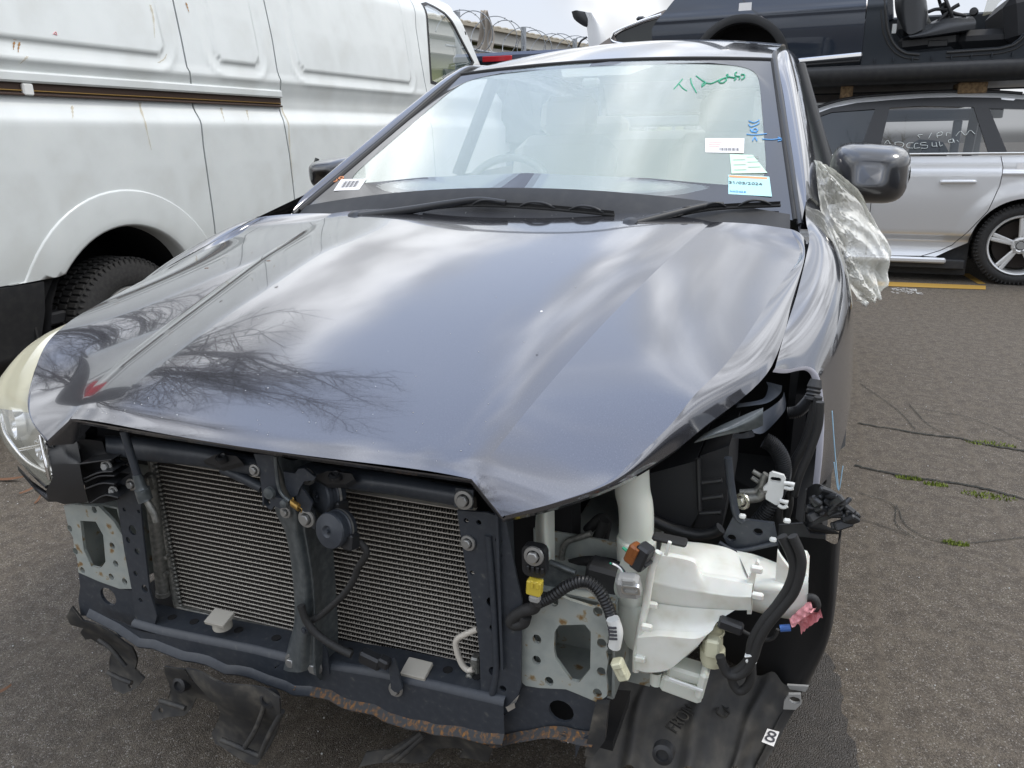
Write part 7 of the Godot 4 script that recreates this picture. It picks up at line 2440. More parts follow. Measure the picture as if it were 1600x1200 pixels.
	loft(st, [[Vector3(0.60, 0.66, -0.36), Vector3(0.60, 0.45, -0.37), Vector3(0.62, 0.24, -0.40)], [Vector3(0.74, 0.64, -0.28), Vector3(0.735, 0.45, -0.29), Vector3(0.73, 0.25, -0.33)], [Vector3(0.832,0.6123,-0.22), Vector3(0.8332,0.4397,-0.25), Vector3(0.801,0.2814,-0.26)], [Vector3(0.8613,0.6106,-0.22), Vector3(0.8674,0.4216,-0.25), Vector3(0.8405,0.2817,-0.27)], [Vector3(0.868, 0.62, -0.36), Vector3(0.868, 0.42, -0.40), Vector3(0.86, 0.24, -0.46)]], 20, 24, true)
	part("arch_liner", st, M["black plastic"], sedan)

func make_right_bay() -> void:
	# dark structure of the empty headlamp bay
	var st := S()
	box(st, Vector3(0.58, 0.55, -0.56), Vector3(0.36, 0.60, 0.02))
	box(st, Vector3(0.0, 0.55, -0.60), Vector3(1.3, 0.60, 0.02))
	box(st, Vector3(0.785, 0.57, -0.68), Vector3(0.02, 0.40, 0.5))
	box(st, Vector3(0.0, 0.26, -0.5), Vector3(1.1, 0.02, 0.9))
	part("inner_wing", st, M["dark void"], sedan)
	# battery box / air box: tall black box with a rib panel
	st = S()
	var f := [Vector2(0.5469,0.6847), Vector2(0.6399,0.7264), Vector2(0.6479,0.6332), Vector2(0.6293,0.5898), Vector2(0.5691,0.6089), Vector2(0.5571,0.6375)]
	plate(st, f, 0.16, zf(-0.19))
	plate(st, [Vector2(0.6432,0.7269), Vector2(0.6876,0.7512), Vector2(0.6892,0.6592), Vector2(0.6838,0.5958), Vector2(0.638,0.5899), Vector2(0.6487,0.6334)], 0.16, zf(-0.21))
	var ab := part("air_box", st, M["engine bay"], sedan)
	st = S()
	for q in [[Vector3(0.6521,0.6933,-0.185), Vector3(0.6823,0.7025,-0.185)], [Vector3(0.6523,0.6653,-0.185), Vector3(0.6851,0.6753,-0.185)], [Vector3(0.6516,0.6391,-0.185), Vector3(0.6843,0.647,-0.185)]]: tube(st, q, 0.004, 6, 0)
	tube(st, [Vector3(0.5641,0.6218,-0.18), Vector3(0.6061,0.6071,-0.18), Vector3(0.647,0.6024,-0.18), Vector3(0.6738,0.6107,-0.18), Vector3(0.6857,0.6214,-0.18)], 0.010, 8, 20)
	tube(st, [Vector3(0.6445,0.7357,-0.18), Vector3(0.6519,0.6464,-0.18)], 0.004, 6, 0)
	part("box_rib", st, M["black plastic"], ab)
	# lamp mounting bar: bent grey steel under the wing edge
	st = S()
	loft(st, [[Vector3(0.6456,0.7865,-0.12), Vector3(0.6708,0.798,-0.12), Vector3(0.6983,0.8084,-0.12), Vector3(0.7253,0.8174,-0.12), Vector3(0.7396,0.8258,-0.12)], [Vector3(0.6482,0.791,-0.12), Vector3(0.6704,0.8049,-0.12), Vector3(0.6976,0.8192,-0.12), Vector3(0.7213,0.8358,-0.12), Vector3(0.7378,0.8503,-0.12)], [Vector3(0.6541,0.787,-0.16), Vector3(0.6768,0.8028,-0.16), Vector3(0.699,0.8166,-0.16), Vector3(0.7208,0.8302,-0.16), Vector3(0.7356,0.8381,-0.16)]], 20, 8, true)
	var lb := part("lamp_bar", st, M["strut paint"], sedan)
	st = S()
	loft(st, [[Vector3(0.697,0.794,-0.14), Vector3(0.7111,0.7943,-0.14), Vector3(0.7275,0.7995,-0.14), Vector3(0.7265,0.8056,-0.14)], [Vector3(0.6994,0.8006,-0.14), Vector3(0.7106,0.8021,-0.14), Vector3(0.7187,0.8062,-0.14), Vector3(0.7255,0.8086,-0.14)]], 12, 4, true)
	part("bar_bracket", st, M["support paint"], lb)
	st = S()
	loft(st, [[Vector3(0.7225,0.7933,-0.17), Vector3(0.7367,0.7935,-0.17), Vector3(0.7497,0.8078,-0.17), Vector3(0.7645,0.8315,-0.17), Vector3(0.7662,0.8441,-0.17)], [Vector3(0.7189,0.8056,-0.2), Vector3(0.7354,0.8172,-0.2), Vector3(0.7514,0.8318,-0.2), Vector3(0.7591,0.8421,-0.2), Vector3(0.7611,0.8518,-0.2)]], 20, 6, true)
	part("bar_bracket", st, M["support paint"], lb)
	st = S()
	loft(st, [[Vector3(0.6928,0.8116,-0.22), Vector3(0.7162,0.8175,-0.22), Vector3(0.7391,0.825,-0.22), Vector3(0.7552,0.8412,-0.22), Vector3(0.757,0.8541,-0.22)], [Vector3(0.6937,0.8112,-0.24), Vector3(0.7144,0.8168,-0.24), Vector3(0.7318,0.8247,-0.24), Vector3(0.7363,0.8422,-0.24), Vector3(0.7327,0.8516,-0.24)]], 16, 6, true)
	part("bar_bracket", st, M["support paint"], lb)
	# hoses and harness at the rear of the bay
	corrugated("corrugated_hose", [Vector3(0.7397,0.7709,-0.2), Vector3(0.7513,0.7654,-0.2), Vector3(0.7636,0.7502,-0.2), Vector3(0.7701,0.7312,-0.2), Vector3(0.7703,0.714,-0.2), Vector3(0.7649,0.6871,-0.2), Vector3(0.7535,0.6557,-0.2), Vector3(0.7398,0.6323,-0.2)], 0.0125, 46, M["black plastic"], sedan)
	corrugated("corrugated_hose", [Vector3(0.769,0.7967,-0.26), Vector3(0.7824,0.8011,-0.26), Vector3(0.7915,0.8121,-0.26), Vector3(0.8,0.827,-0.26)], 0.0095, 20, M["black plastic"], sedan)
	for q in [[Vector3(0.8092,0.8418,-0.22), Vector3(0.8075,0.8091,-0.22), Vector3(0.7991,0.7692,-0.22), Vector3(0.7855,0.7275,-0.22), Vector3(0.7788,0.6886,-0.22)], [Vector3(0.812,0.8411,-0.2), Vector3(0.8132,0.8037,-0.2), Vector3(0.8052,0.7615,-0.2), Vector3(0.7943,0.7205,-0.2), Vector3(0.7888,0.6851,-0.2)], [Vector3(0.8054,0.8263,-0.24), Vector3(0.8013,0.7925,-0.24), Vector3(0.7948,0.7547,-0.24), Vector3(0.7814,0.721,-0.24)], [Vector3(0.7801,0.6935,-0.21), Vector3(0.7838,0.6647,-0.21), Vector3(0.7808,0.6403,-0.21)], [Vector3(0.7688,0.6701,-0.2), Vector3(0.7707,0.6467,-0.2), Vector3(0.7746,0.6294,-0.2)]]:
		wire("harness_cable", q, 0.0062, M.rubber, sedan)
	st = S()
	lathe(st, Vector3(0.8017,0.841,-0.24), Vector3(0.1, 1, -0.4), [[0.011, -0.012], [0.011, -0.008], [0.009, -0.006], [0.011, -0.004], [0.009, -0.001], [0.011, 0.002], [0.009, 0.005], [0.011, 0.008], [0.008, 0.02], [0, 0.02]], 16)
	part("cable_gland", st, M["rough plastic"], sedan)
	# white clip bracket on the hose
	st = S()
	plate(st, [Vector2(0.7519,0.7323), Vector2(0.756,0.7357), Vector2(0.7727,0.7326), Vector2(0.7756,0.7267), Vector2(0.7755,0.7182), Vector2(0.774,0.7166), Vector2(0.7739,0.6996), Vector2(0.7699,0.6833), Vector2(0.7651,0.6825), Vector2(0.7502,0.6901), Vector2(0.7493,0.6957), Vector2(0.7516,0.7046), Vector2(0.7462,0.7038), Vector2(0.7449,0.7078), Vector2(0.7507,0.7164)], 0.006, zf(-0.165), [rrect(Vector2(0.7618,0.7243), Vector2(0.016, 0.008), 0.0038, 4)])
	for q in [[Vector3(0.7737,0.7231,-0.16), Vector3(0.7814,0.7234,-0.16), Vector3(0.7881,0.7225,-0.16)], [Vector3(0.7743,0.7162,-0.16), Vector3(0.7821,0.7152,-0.16), Vector3(0.7872,0.7168,-0.16)], [Vector3(0.7693,0.6942,-0.16), Vector3(0.7767,0.6926,-0.16), Vector3(0.782,0.6926,-0.16)], [Vector3(0.7688,0.6856,-0.16), Vector3(0.7756,0.683,-0.16), Vector3(0.7816,0.6863,-0.16)]]: tube(st, q, 0.003, 6, 8)
	plate(st, [Vector2(0.7841,0.7244), Vector2(0.789,0.7235), Vector2(0.7874,0.7141), Vector2(0.7839,0.7155)], 0.005, zf(-0.16))
	plate(st, [Vector2(0.7786,0.6938), Vector2(0.7827,0.6933), Vector2(0.7813,0.6834), Vector2(0.7779,0.684)], 0.005, zf(-0.16))
	part("hose_clip", st, M.nylon, sedan)
	wire("metal_pipe", [Vector3(0.7114,0.6876,-0.18), Vector3(0.7284,0.6915,-0.18), Vector3(0.7357,0.6949,-0.18), Vector3(0.7413,0.7045,-0.18), Vector3(0.744,0.7178,-0.18), Vector3(0.7472,0.7248,-0.18)], 0.0055, M["dull aluminium"], sedan, 10)
	wire("metal_pipe", [Vector3(0.7145,0.68,-0.175), Vector3(0.7294,0.6833,-0.175), Vector3(0.7404,0.6879,-0.175), Vector3(0.7446,0.6987,-0.175)], 0.0075, M["dull aluminium"], sedan, 10)
	for q in [[Vector3(0.7269,0.7244,-0.185), Vector3(0.7425,0.7161,-0.185)], [Vector3(0.7259,0.7136,-0.185), Vector3(0.7395,0.7053,-0.185)]]: wire("metal_pipe", q, 0.0035, M["dull aluminium"], sedan)
	bolt(Vector3(0.7163,0.6786,-0.17), Vector3(-0.6, 0.1, 1), 0.008, sedan, M.zinc)
	# bracket plate below with holes
	st = S()
	plate(st, [Vector2(0.6939,0.6293), Vector2(0.7077,0.6695), Vector2(0.7198,0.6632), Vector2(0.7657,0.6645), Vector2(0.7738,0.6339), Vector2(0.76,0.6279), Vector2(0.7233,0.6116), Vector2(0.7055,0.6106)], 0.006, zf(-0.14), [circ(Vector2(0.7067,0.6293), 0.0065, 0.006), circ(Vector2(0.7442,0.6468), 0.007, 0.006)])
	tube(st, [Vector3(0.6891,0.6208,-0.135), Vector3(0.706,0.6125,-0.135), Vector3(0.7236,0.6138,-0.135), Vector3(0.7602,0.6301,-0.135), Vector3(0.7726,0.6358,-0.135)], 0.004, 8, 24)
	tube(st, [Vector3(0.6933,0.7615,-0.14), Vector3(0.7004,0.7168,-0.14), Vector3(0.7105,0.6717,-0.14), Vector3(0.7215,0.6601,-0.14)], 0.006, 8, 16)
	part("tray_bracket", st, M["support paint"], sedan)
	st = S()
	for q in [Vector3(0.7204,0.6716,-0.135), Vector3(0.7835,0.6775,-0.13), Vector3(0.7666,0.6432,-0.13)]:
		st = S()
		box(st, q, Vector3(0.010, 0.007, 0.007), 0.002)
		part("cable_clip", st, M.nylon, sedan)
	# broken black bumper holder on the wing edge
	st = S()
	loft(st, [[Vector3(0.806,0.6994,-0.2), Vector3(0.8073,0.6706,-0.2), Vector3(0.8072,0.6441,-0.2), Vector3(0.8065,0.6381,-0.2)], [Vector3(0.8143,0.7227,-0.17), Vector3(0.8189,0.6988,-0.17), Vector3(0.8168,0.6701,-0.17), Vector3(0.8159,0.6527,-0.17)], [Vector3(0.8233,0.7288,-0.16), Vector3(0.8402,0.721,-0.16), Vector3(0.8529,0.7093,-0.16), Vector3(0.8642,0.689,-0.16)], [Vector3(0.8319,0.7063,-0.2), Vector3(0.8521,0.6953,-0.2), Vector3(0.8658,0.6775,-0.2), Vector3(0.8691,0.6579,-0.2)]], 20, 16, true)
	loft(st, [[Vector3(0.807,0.6545,-0.18), Vector3(0.8275,0.6553,-0.18), Vector3(0.8472,0.6501,-0.18)], [Vector3(0.8165,0.6431,-0.18), Vector3(0.8383,0.6427,-0.18), Vector3(0.8598,0.6423,-0.18)], [Vector3(0.82,0.6256,-0.2), Vector3(0.8419,0.6282,-0.2), Vector3(0.8645,0.6323,-0.2)]], 10, 8, true)
	var bh := part("bumper_holder", st, M["black plastic"], sedan)
	st = S()
	var r2 := RandomNumberGenerator.new()
	r2.seed = 4
	for i in 26:
		var t := r2.randf()
		var p: Vector3 = Vector3(0.8276,0.71,-0.15).lerp(Vector3(0.8582,0.6792,-0.15), t) + Vector3(r2.randf_range(-0.02, 0.02), r2.randf_range(-0.015, 0.015), r2.randf_range(-0.004, 0.006))
		box(st, p, Vector3(r2.randf_range(0.008, 0.028), r2.randf_range(0.006, 0.018), 0.008), 0.002, Basis.from_euler(Vector3(r2.randf_range(-0.7, 0.7), r2.randf_range(-0.7, 0.7), r2.randf_range(-0.9, 0.9))))
	part("broken_clip", st, M["black plastic"], bh)
	st = S()
	tube(st, [Vector3(0.7726,0.6532,-0.16), Vector3(0.8058,0.6619,-0.16)], 0.0018, 6, 8)
	tube(st, [Vector3(0.7726,0.6532,-0.16), Vector3(0.7735,0.6299,-0.16), Vector3(0.7749,0.6095,-0.16)], 0.0018, 6, 8)
	tube(st, [Vector3(0.8055,0.7183,-0.16), Vector3(0.8064,0.6933,-0.16), Vector3(0.807,0.665,-0.16)], 0.0016, 6, 8)
	plate(st, [Vector2(0.7725,0.6473), Vector2(0.8072,0.6563), Vector2(0.817,0.6413), Vector2(0.8385,0.6423), Vector2(0.8392,0.6352), Vector2(0.7836,0.6322), Vector2(0.7767,0.6251)], 0.006, zf(-0.17))
	part("holder_arm", st, M["black plastic"], bh)
	# washer reservoir: tall ribbed shape, built from two moulded halves
	var tk := Node3D.new()
	tk.name = "washer_tank"
	sedan.add_child(tk)
	st = S()
	var up := [Vector3(0.6162,0.6508,-0.03), Vector3(0.6398,0.6524,-0.03), Vector3(0.6681,0.6493,-0.03), Vector3(0.6783,0.631,-0.03), Vector3(0.7114,0.63,-0.03), Vector3(0.7491,0.6302,-0.03)]
	var top_b := [Vector3(0.6046,0.613,-0.12), Vector3(0.6331,0.6208,-0.12), Vector3(0.6812,0.6243,-0.12), Vector3(0.7129,0.6198,-0.12), Vector3(0.7452,0.6009,-0.12)]
	var low := [Vector3(0.6022,0.577,-0.01), Vector3(0.6312,0.5777,-0.01), Vector3(0.6615,0.5801,-0.01), Vector3(0.6983,0.5854,-0.01), Vector3(0.727,0.5907,-0.01), Vector3(0.7498,0.596,-0.01)]
	var upm := [Vector3(0.6118,0.6156,-0.005), Vector3(0.6384,0.6126,-0.005), Vector3(0.6682,0.6125,-0.005), Vector3(0.6974,0.6133,-0.005), Vector3(0.726,0.6153,-0.005), Vector3(0.7486,0.6195,-0.005)]
	var upt := [Vector3(0.6161,0.6533,-0.015), Vector3(0.6405,0.6546,-0.015), Vector3(0.6685,0.6516,-0.015), Vector3(0.6803,0.6352,-0.015), Vector3(0.713,0.6335,-0.015), Vector3(0.7486,0.6326,-0.015)]
	var deck := []
	for v in up: deck.append(v + Vector3(0, -0.012, 0))
	loft(st, [top_b, deck], 40, 8, true, true)
	loft(st, [deck, up, upt], 40, 10, true)
	var ed0 := []
	var ed1 := []
	for i in upt.size():
		ed0.append(upm[i].lerp(upt[i], 0.12))
		ed1.append(upm[i].lerp(low[i], 0.12))
	loft(st, [upt, ed0], 40, 10, true, true)
	loft(st, [ed0, upm, ed1], 40, 8, true)
	loft(st, [ed1, low], 40, 10, true, true)
	part("tank_upper", st, M.tank, tk)
	st = S()
	loft(st, [[Vector3(0.6026,0.5788,-0.008), Vector3(0.6315,0.5795,-0.008), Vector3(0.6617,0.5819,-0.008), Vector3(0.6985,0.5872,-0.008), Vector3(0.7289,0.5929,-0.008)], [Vector3(0.6007,0.5534,-0.004), Vector3(0.6294,0.5542,-0.004), Vector3(0.6597,0.5583,-0.004), Vector3(0.6864,0.5624,-0.004), Vector3(0.7072,0.5718,-0.004)], [Vector3(0.5976,0.5329,0.004), Vector3(0.6275,0.543,0.004), Vector3(0.6615,0.5485,0.004), Vector3(0.6843,0.5541,0.004), Vector3(0.7009,0.5603,0.004)]], 30, 14, true)
	loft(st, [[Vector3(0.5976,0.5329,0.004), Vector3(0.6275,0.543,0.004), Vector3(0.6615,0.5485,0.004), Vector3(0.6843,0.5541,0.004), Vector3(0.7009,0.5603,0.004)], [Vector3(0.5979,0.5285,0.012), Vector3(0.6293,0.539,0.012), Vector3(0.6593,0.5437,0.012), Vector3(0.6814,0.5479,0.012), Vector3(0.6956,0.558,0.012)]], 30, 6, true)
	loft(st, [[Vector3(0.5979,0.5285,0.012), Vector3(0.6293,0.539,0.012), Vector3(0.6593,0.5437,0.012), Vector3(0.6814,0.5479,0.012), Vector3(0.6956,0.558,0.012)], [Vector3(0.597,0.4708,0.01), Vector3(0.6156,0.4711,0.01), Vector3(0.6432,0.4832,0.01), Vector3(0.6643,0.5091,0.01), Vector3(0.6836,0.5349,0.01)]], 30, 10, true)
	loft(st, [[Vector3(0.597,0.4708,0.01), Vector3(0.6156,0.4711,0.01), Vector3(0.6432,0.4832,0.01), Vector3(0.6643,0.5091,0.01), Vector3(0.6836,0.5349,0.01)], [Vector3(0.5826,0.4105,-0.06), Vector3(0.6026,0.4119,-0.06), Vector3(0.6339,0.4264,-0.06), Vector3(0.6572,0.4554,-0.06), Vector3(0.6775,0.4829,-0.06)]], 30, 6, true)
	part("tank_lower", st, M.tank, tk)
	st = S()
	loft(st, [[Vector3(0.5666,0.6381,-0.03), Vector3(0.559,0.6164,-0.03), Vector3(0.5516,0.5783,-0.03), Vector3(0.556,0.5607,-0.03), Vector3(0.5625,0.5434,-0.03)], [Vector3(0.5903,0.6606,-0.01), Vector3(0.5853,0.6291,-0.01), Vector3(0.5804,0.588,-0.01), Vector3(0.585,0.5617,-0.01), Vector3(0.5894,0.5444,-0.01)], [Vector3(0.6139,0.6623,-0.015), Vector3(0.6072,0.635,-0.015), Vector3(0.6025,0.5986,-0.015), Vector3(0.6013,0.5713,-0.015), Vector3(0.5963,0.538,-0.015)]], 20, 14, true)
	loft(st, [[Vector3(0.5603,0.5476,-0.03), Vector3(0.5568,0.5184,-0.03), Vector3(0.5654,0.4965,-0.03), Vector3(0.5741,0.4769,-0.03)], [Vector3(0.585,0.5617,-0.01), Vector3(0.5859,0.525,-0.01), Vector3(0.5885,0.4974,-0.01), Vector3(0.5917,0.4839,-0.01)], [Vector3(0.6024,0.5703,-0.01), Vector3(0.5979,0.5232,-0.01), Vector3(0.5928,0.489,-0.01), Vector3(0.5921,0.4697,-0.01)]], 16, 10, true)
	part("tank_shoulder", st, M.milky, tk)
	st = S()
	tube(st, [Vector3(0.6223,0.6705,0.004), Vector3(0.6145,0.6477,0.004), Vector3(0.61,0.6121,0.004), Vector3(0.6071,0.5805,0.004), Vector3(0.6005,0.5382,0.004), Vector3(0.5957,0.4999,0.004), Vector3(0.5954,0.4643,0.004)], 0.0055, 8, 40)
	tube(st, [Vector3(0.6368,0.688,0.002), Vector3(0.6321,0.667,0.002)], 0.003, 6, 8)
	part("mould_seam", st, M.tank, tk)
	# right part of the tank: flat end with fins
	st = S()
	loft(st, [[Vector3(0.7161,0.6147,-0.13), Vector3(0.7434,0.6131,-0.13), Vector3(0.7746,0.6056,-0.13), Vector3(0.7901,0.6018,-0.13), Vector3(0.8165,0.5981,-0.13)], [Vector3(0.743,0.6158,-0.05), Vector3(0.7641,0.6224,-0.05), Vector3(0.7783,0.6233,-0.05), Vector3(0.796,0.6227,-0.05), Vector3(0.8181,0.6402,-0.05)], [Vector3(0.747,0.5967,-0.04), Vector3(0.7667,0.5988,-0.04), Vector3(0.7878,0.6014,-0.04), Vector3(0.8049,0.6052,-0.04), Vector3(0.8205,0.613,-0.04)], [Vector3(0.748,0.5704,-0.05), Vector3(0.7682,0.5684,-0.05), Vector3(0.7899,0.5681,-0.05), Vector3(0.8076,0.5687,-0.05), Vector3(0.8205,0.5674,-0.05)], [Vector3(0.7449,0.5221,-0.12), Vector3(0.7665,0.5204,-0.12), Vector3(0.7898,0.5196,-0.12), Vector3(0.8087,0.5208,-0.12), Vector3(0.8224,0.5202,-0.12)]], 24, 24, true)
	plate(st, [Vector2(0.8006,0.6454), Vector2(0.8149,0.6419), Vector2(0.819,0.6343), Vector2(0.8208,0.5598), Vector2(0.808,0.5598)], 0.06, zf(-0.055))
	part("tank_end", st, M.tank, tk)
	for q in [[Vector2(0.7401,0.6318), Vector2(0.751,0.6678), Vector2(0.7548,0.6643), Vector2(0.7522,0.6512), Vector2(0.7498,0.621), Vector2(0.75,0.5828), Vector2(0.7443,0.5815)], [Vector2(0.7757,0.6702), Vector2(0.7818,0.6608), Vector2(0.7935,0.6461), Vector2(0.7964,0.6209), Vector2(0.7767,0.6124)]]:
		st = S()
		plate(st, q, 0.008, zf(-0.02 if q[0].x < 0.75 else -0.05))
		part("tank_fin", st, M.tank, tk)
	st = S()
	for q in [Vector3(0.7522,0.661,-0.01), Vector3(0.7562,0.62,-0.01), Vector3(0.6117,0.5528,0.016), Vector3(0.6028,0.4936,0.012), Vector3(0.6151,0.5806,0)]:
		st = S()
		box(st, q, Vector3(0.016, 0.010, 0.008), 0.002)
		part("tank_lug", st, M.tank, tk)
	# filler neck
	st = S()
	tube(st, [Vector3(0.5595,0.7487,-0.09), Vector3(0.5628,0.7105,-0.09), Vector3(0.5674,0.6899,-0.09), Vector3(0.5696,0.6686,-0.09), Vector3(0.5703,0.6394,-0.09), Vector3(0.5708,0.6228,-0.09)], [0.0265, 0.0265], 20, 24)
	lathe(st, Vector3(0.5721,0.6166,-0.085), Vector3(0, 1, 0.1), [[0.030, -0.02], [0.030, 0.018], [0.028, 0.021], [0.0, 0.021]], 24)
	part("filler_neck", st, M.milky, tk)
	# pumps below the tank
	st = S()
	var p1: Vector3 = Vector3(0.6994,0.541,-0.02)
	var p2: Vector3 = Vector3(0.7021,0.4935,-0.02)
	lathe(st, p2, p1 - p2, [[0.0, -0.004], [0.016, -0.004], [0.018, 0.004], [0.018, 0.02], [0.0145, 0.022], [0.0145, 0.05], [0.017, 0.052], [0.017, (p1 - p2).length()], [0.0, (p1 - p2).length()]], 20)
	box(st, Vector3(0.7027,0.5312,0), Vector3(0.020, 0.030, 0.018), 0.003)
	part("washer_pump", st, M["cream plastic"], tk)
	st = S()
	box(st, Vector3(0.6621,0.4424,-0.02), Vector3(0.062, 0.030, 0.040), 0.005, Basis(Vector3.BACK, -0.16))
	box(st, Vector3(0.6917,0.4656,-0.01), Vector3(0.012, 0.046, 0.044), 0.004, Basis(Vector3.BACK, -0.16))
	box(st, Vector3(0.6649,0.4672,-0.02), Vector3(0.05, 0.02, 0.036), 0.004, Basis(Vector3.BACK, -0.1))
	lathe(st, Vector3(0.6232,0.4501,-0.01), Vector3(0, 1, 0), [[0.009, -0.012], [0.009, 0.01]], 12)
	part("level_sensor", st, M.milky, tk)
	st = S()
	box(st, Vector3(0.6703,0.4661,0.012), Vector3(0.05, 0.005, 0.003), 0.001, Basis(Vector3.BACK, -0.16))
	part("sensor_slot", st, M.nylon, tk)
	# black bracket bar across the tank top
	st = S()
	box(st, Vector3(0.6281,0.6616,-0.05), Vector3(0.05, 0.008, 0.02), 0.003, Basis(Vector3.BACK, -0.06))
	part("strap", st, M.rubber, sedan)
	# harness over the tank end and down to the pump
	for q in [[Vector3(0.7804,0.728,0.01), Vector3(0.7919,0.7068,0.01), Vector3(0.7987,0.6845,0.01), Vector3(0.7945,0.6555,0.01), Vector3(0.7821,0.6241,0.01), Vector3(0.7673,0.5955,0.01), Vector3(0.7557,0.5628,0.01), Vector3(0.7527,0.5313,0.01), Vector3(0.7416,0.5106,0.01), Vector3(0.7276,0.5023,0.01), Vector3(0.7158,0.5172,0.01)], [Vector3(0.7931,0.7326,0.014), Vector3(0.8049,0.7077,0.014), Vector3(0.807,0.6846,0.014), Vector3(0.8017,0.6515,0.014), Vector3(0.789,0.6242,0.014), Vector3(0.7744,0.5957,0.014), Vector3(0.7644,0.5678,0.014), Vector3(0.7594,0.5405,0.014), Vector3(0.7523,0.5165,0.014), Vector3(0.739,0.5017,0.014), Vector3(0.7243,0.5045,0.014), Vector3(0.7149,0.5289,0.014)], [Vector3(0.7563,0.5249,0.006), Vector3(0.7581,0.4985,0.006), Vector3(0.7523,0.4788,0.006), Vector3(0.7437,0.4717,0.006), Vector3(0.7359,0.4787,0.006), Vector3(0.7315,0.4912,0.006)]]:
		wire("tank_hose", q, 0.0066, M.rubber, sedan, 9)
	wire("thin_wire", [Vector3(0.7329,0.5719,0), Vector3(0.744,0.5659,0), Vector3(0.7585,0.5607,0), Vector3(0.7726,0.5599,0), Vector3(0.7825,0.5666,0), Vector3(0.7866,0.5805,0)], 0.0028, M.rubber, sedan)
	st = S()
	box(st, Vector3(0.7564,0.5316,0.012), Vector3(0.014, 0.010, 0.012), 0.002, Basis(Vector3.BACK, 0.5))
	box(st, Vector3(0.7549,0.5422,0.012), Vector3(0.016, 0.003, 0.015), 0.001, Basis(Vector3.BACK, 0.4))
	part("cable_tie", st, M.nylon, sedan)
	st = S()
	box(st, Vector3(0.725,0.5722,0), Vector3(0.034, 0.016, 0.016), 0.003, Basis(Vector3.BACK, -0.2))
	part("pump_plug", st, M["black plastic"], sedan)
	st = S()
	lathe(st, Vector3(0.7966,0.5644,-0.03), Vector3(-1, -0.2, 0.2), [[0.005, -0.006], [0.005, 0.008], [0.0, 0.008]], 12)
	part("blue_plug", st, M["blue plastic"], sedan)
	st = S()
	var P := []
	var n := FastNoiseLite.new()
	n.frequency = 30.0
	for i in 14:
		var row := []
		for j in 14:
			var p: Vector3 = Vector3(0.8083,0.5715,-0.03).lerp(Vector3(0.8327,0.6052,-0.03), j / 13.0) + (Vector3(0.8092,0.5608,-0.03) - Vector3(0.7976,0.5734,-0.03)) * (i / 13.0 - 0.5) * 1.5
			row.append(p + Vector3(0, 0.003, 0.012) * n.get_noise_2d(i * 0.22, j * 0.22) + Vector3(0, 0, 0.012 * sin(i * 0.5)))
		P.append(row)
	grid(st, P)
	part("pink_tape", st, M["pink tape"], sedan)
	wire("thin_wire", [Vector3(0.8198,0.6128,-0.04), Vector3(0.8284,0.6126,-0.04), Vector3(0.8328,0.6029,-0.04), Vector3(0.83,0.5959,-0.04)], 0.006, M.rubber, sedan)

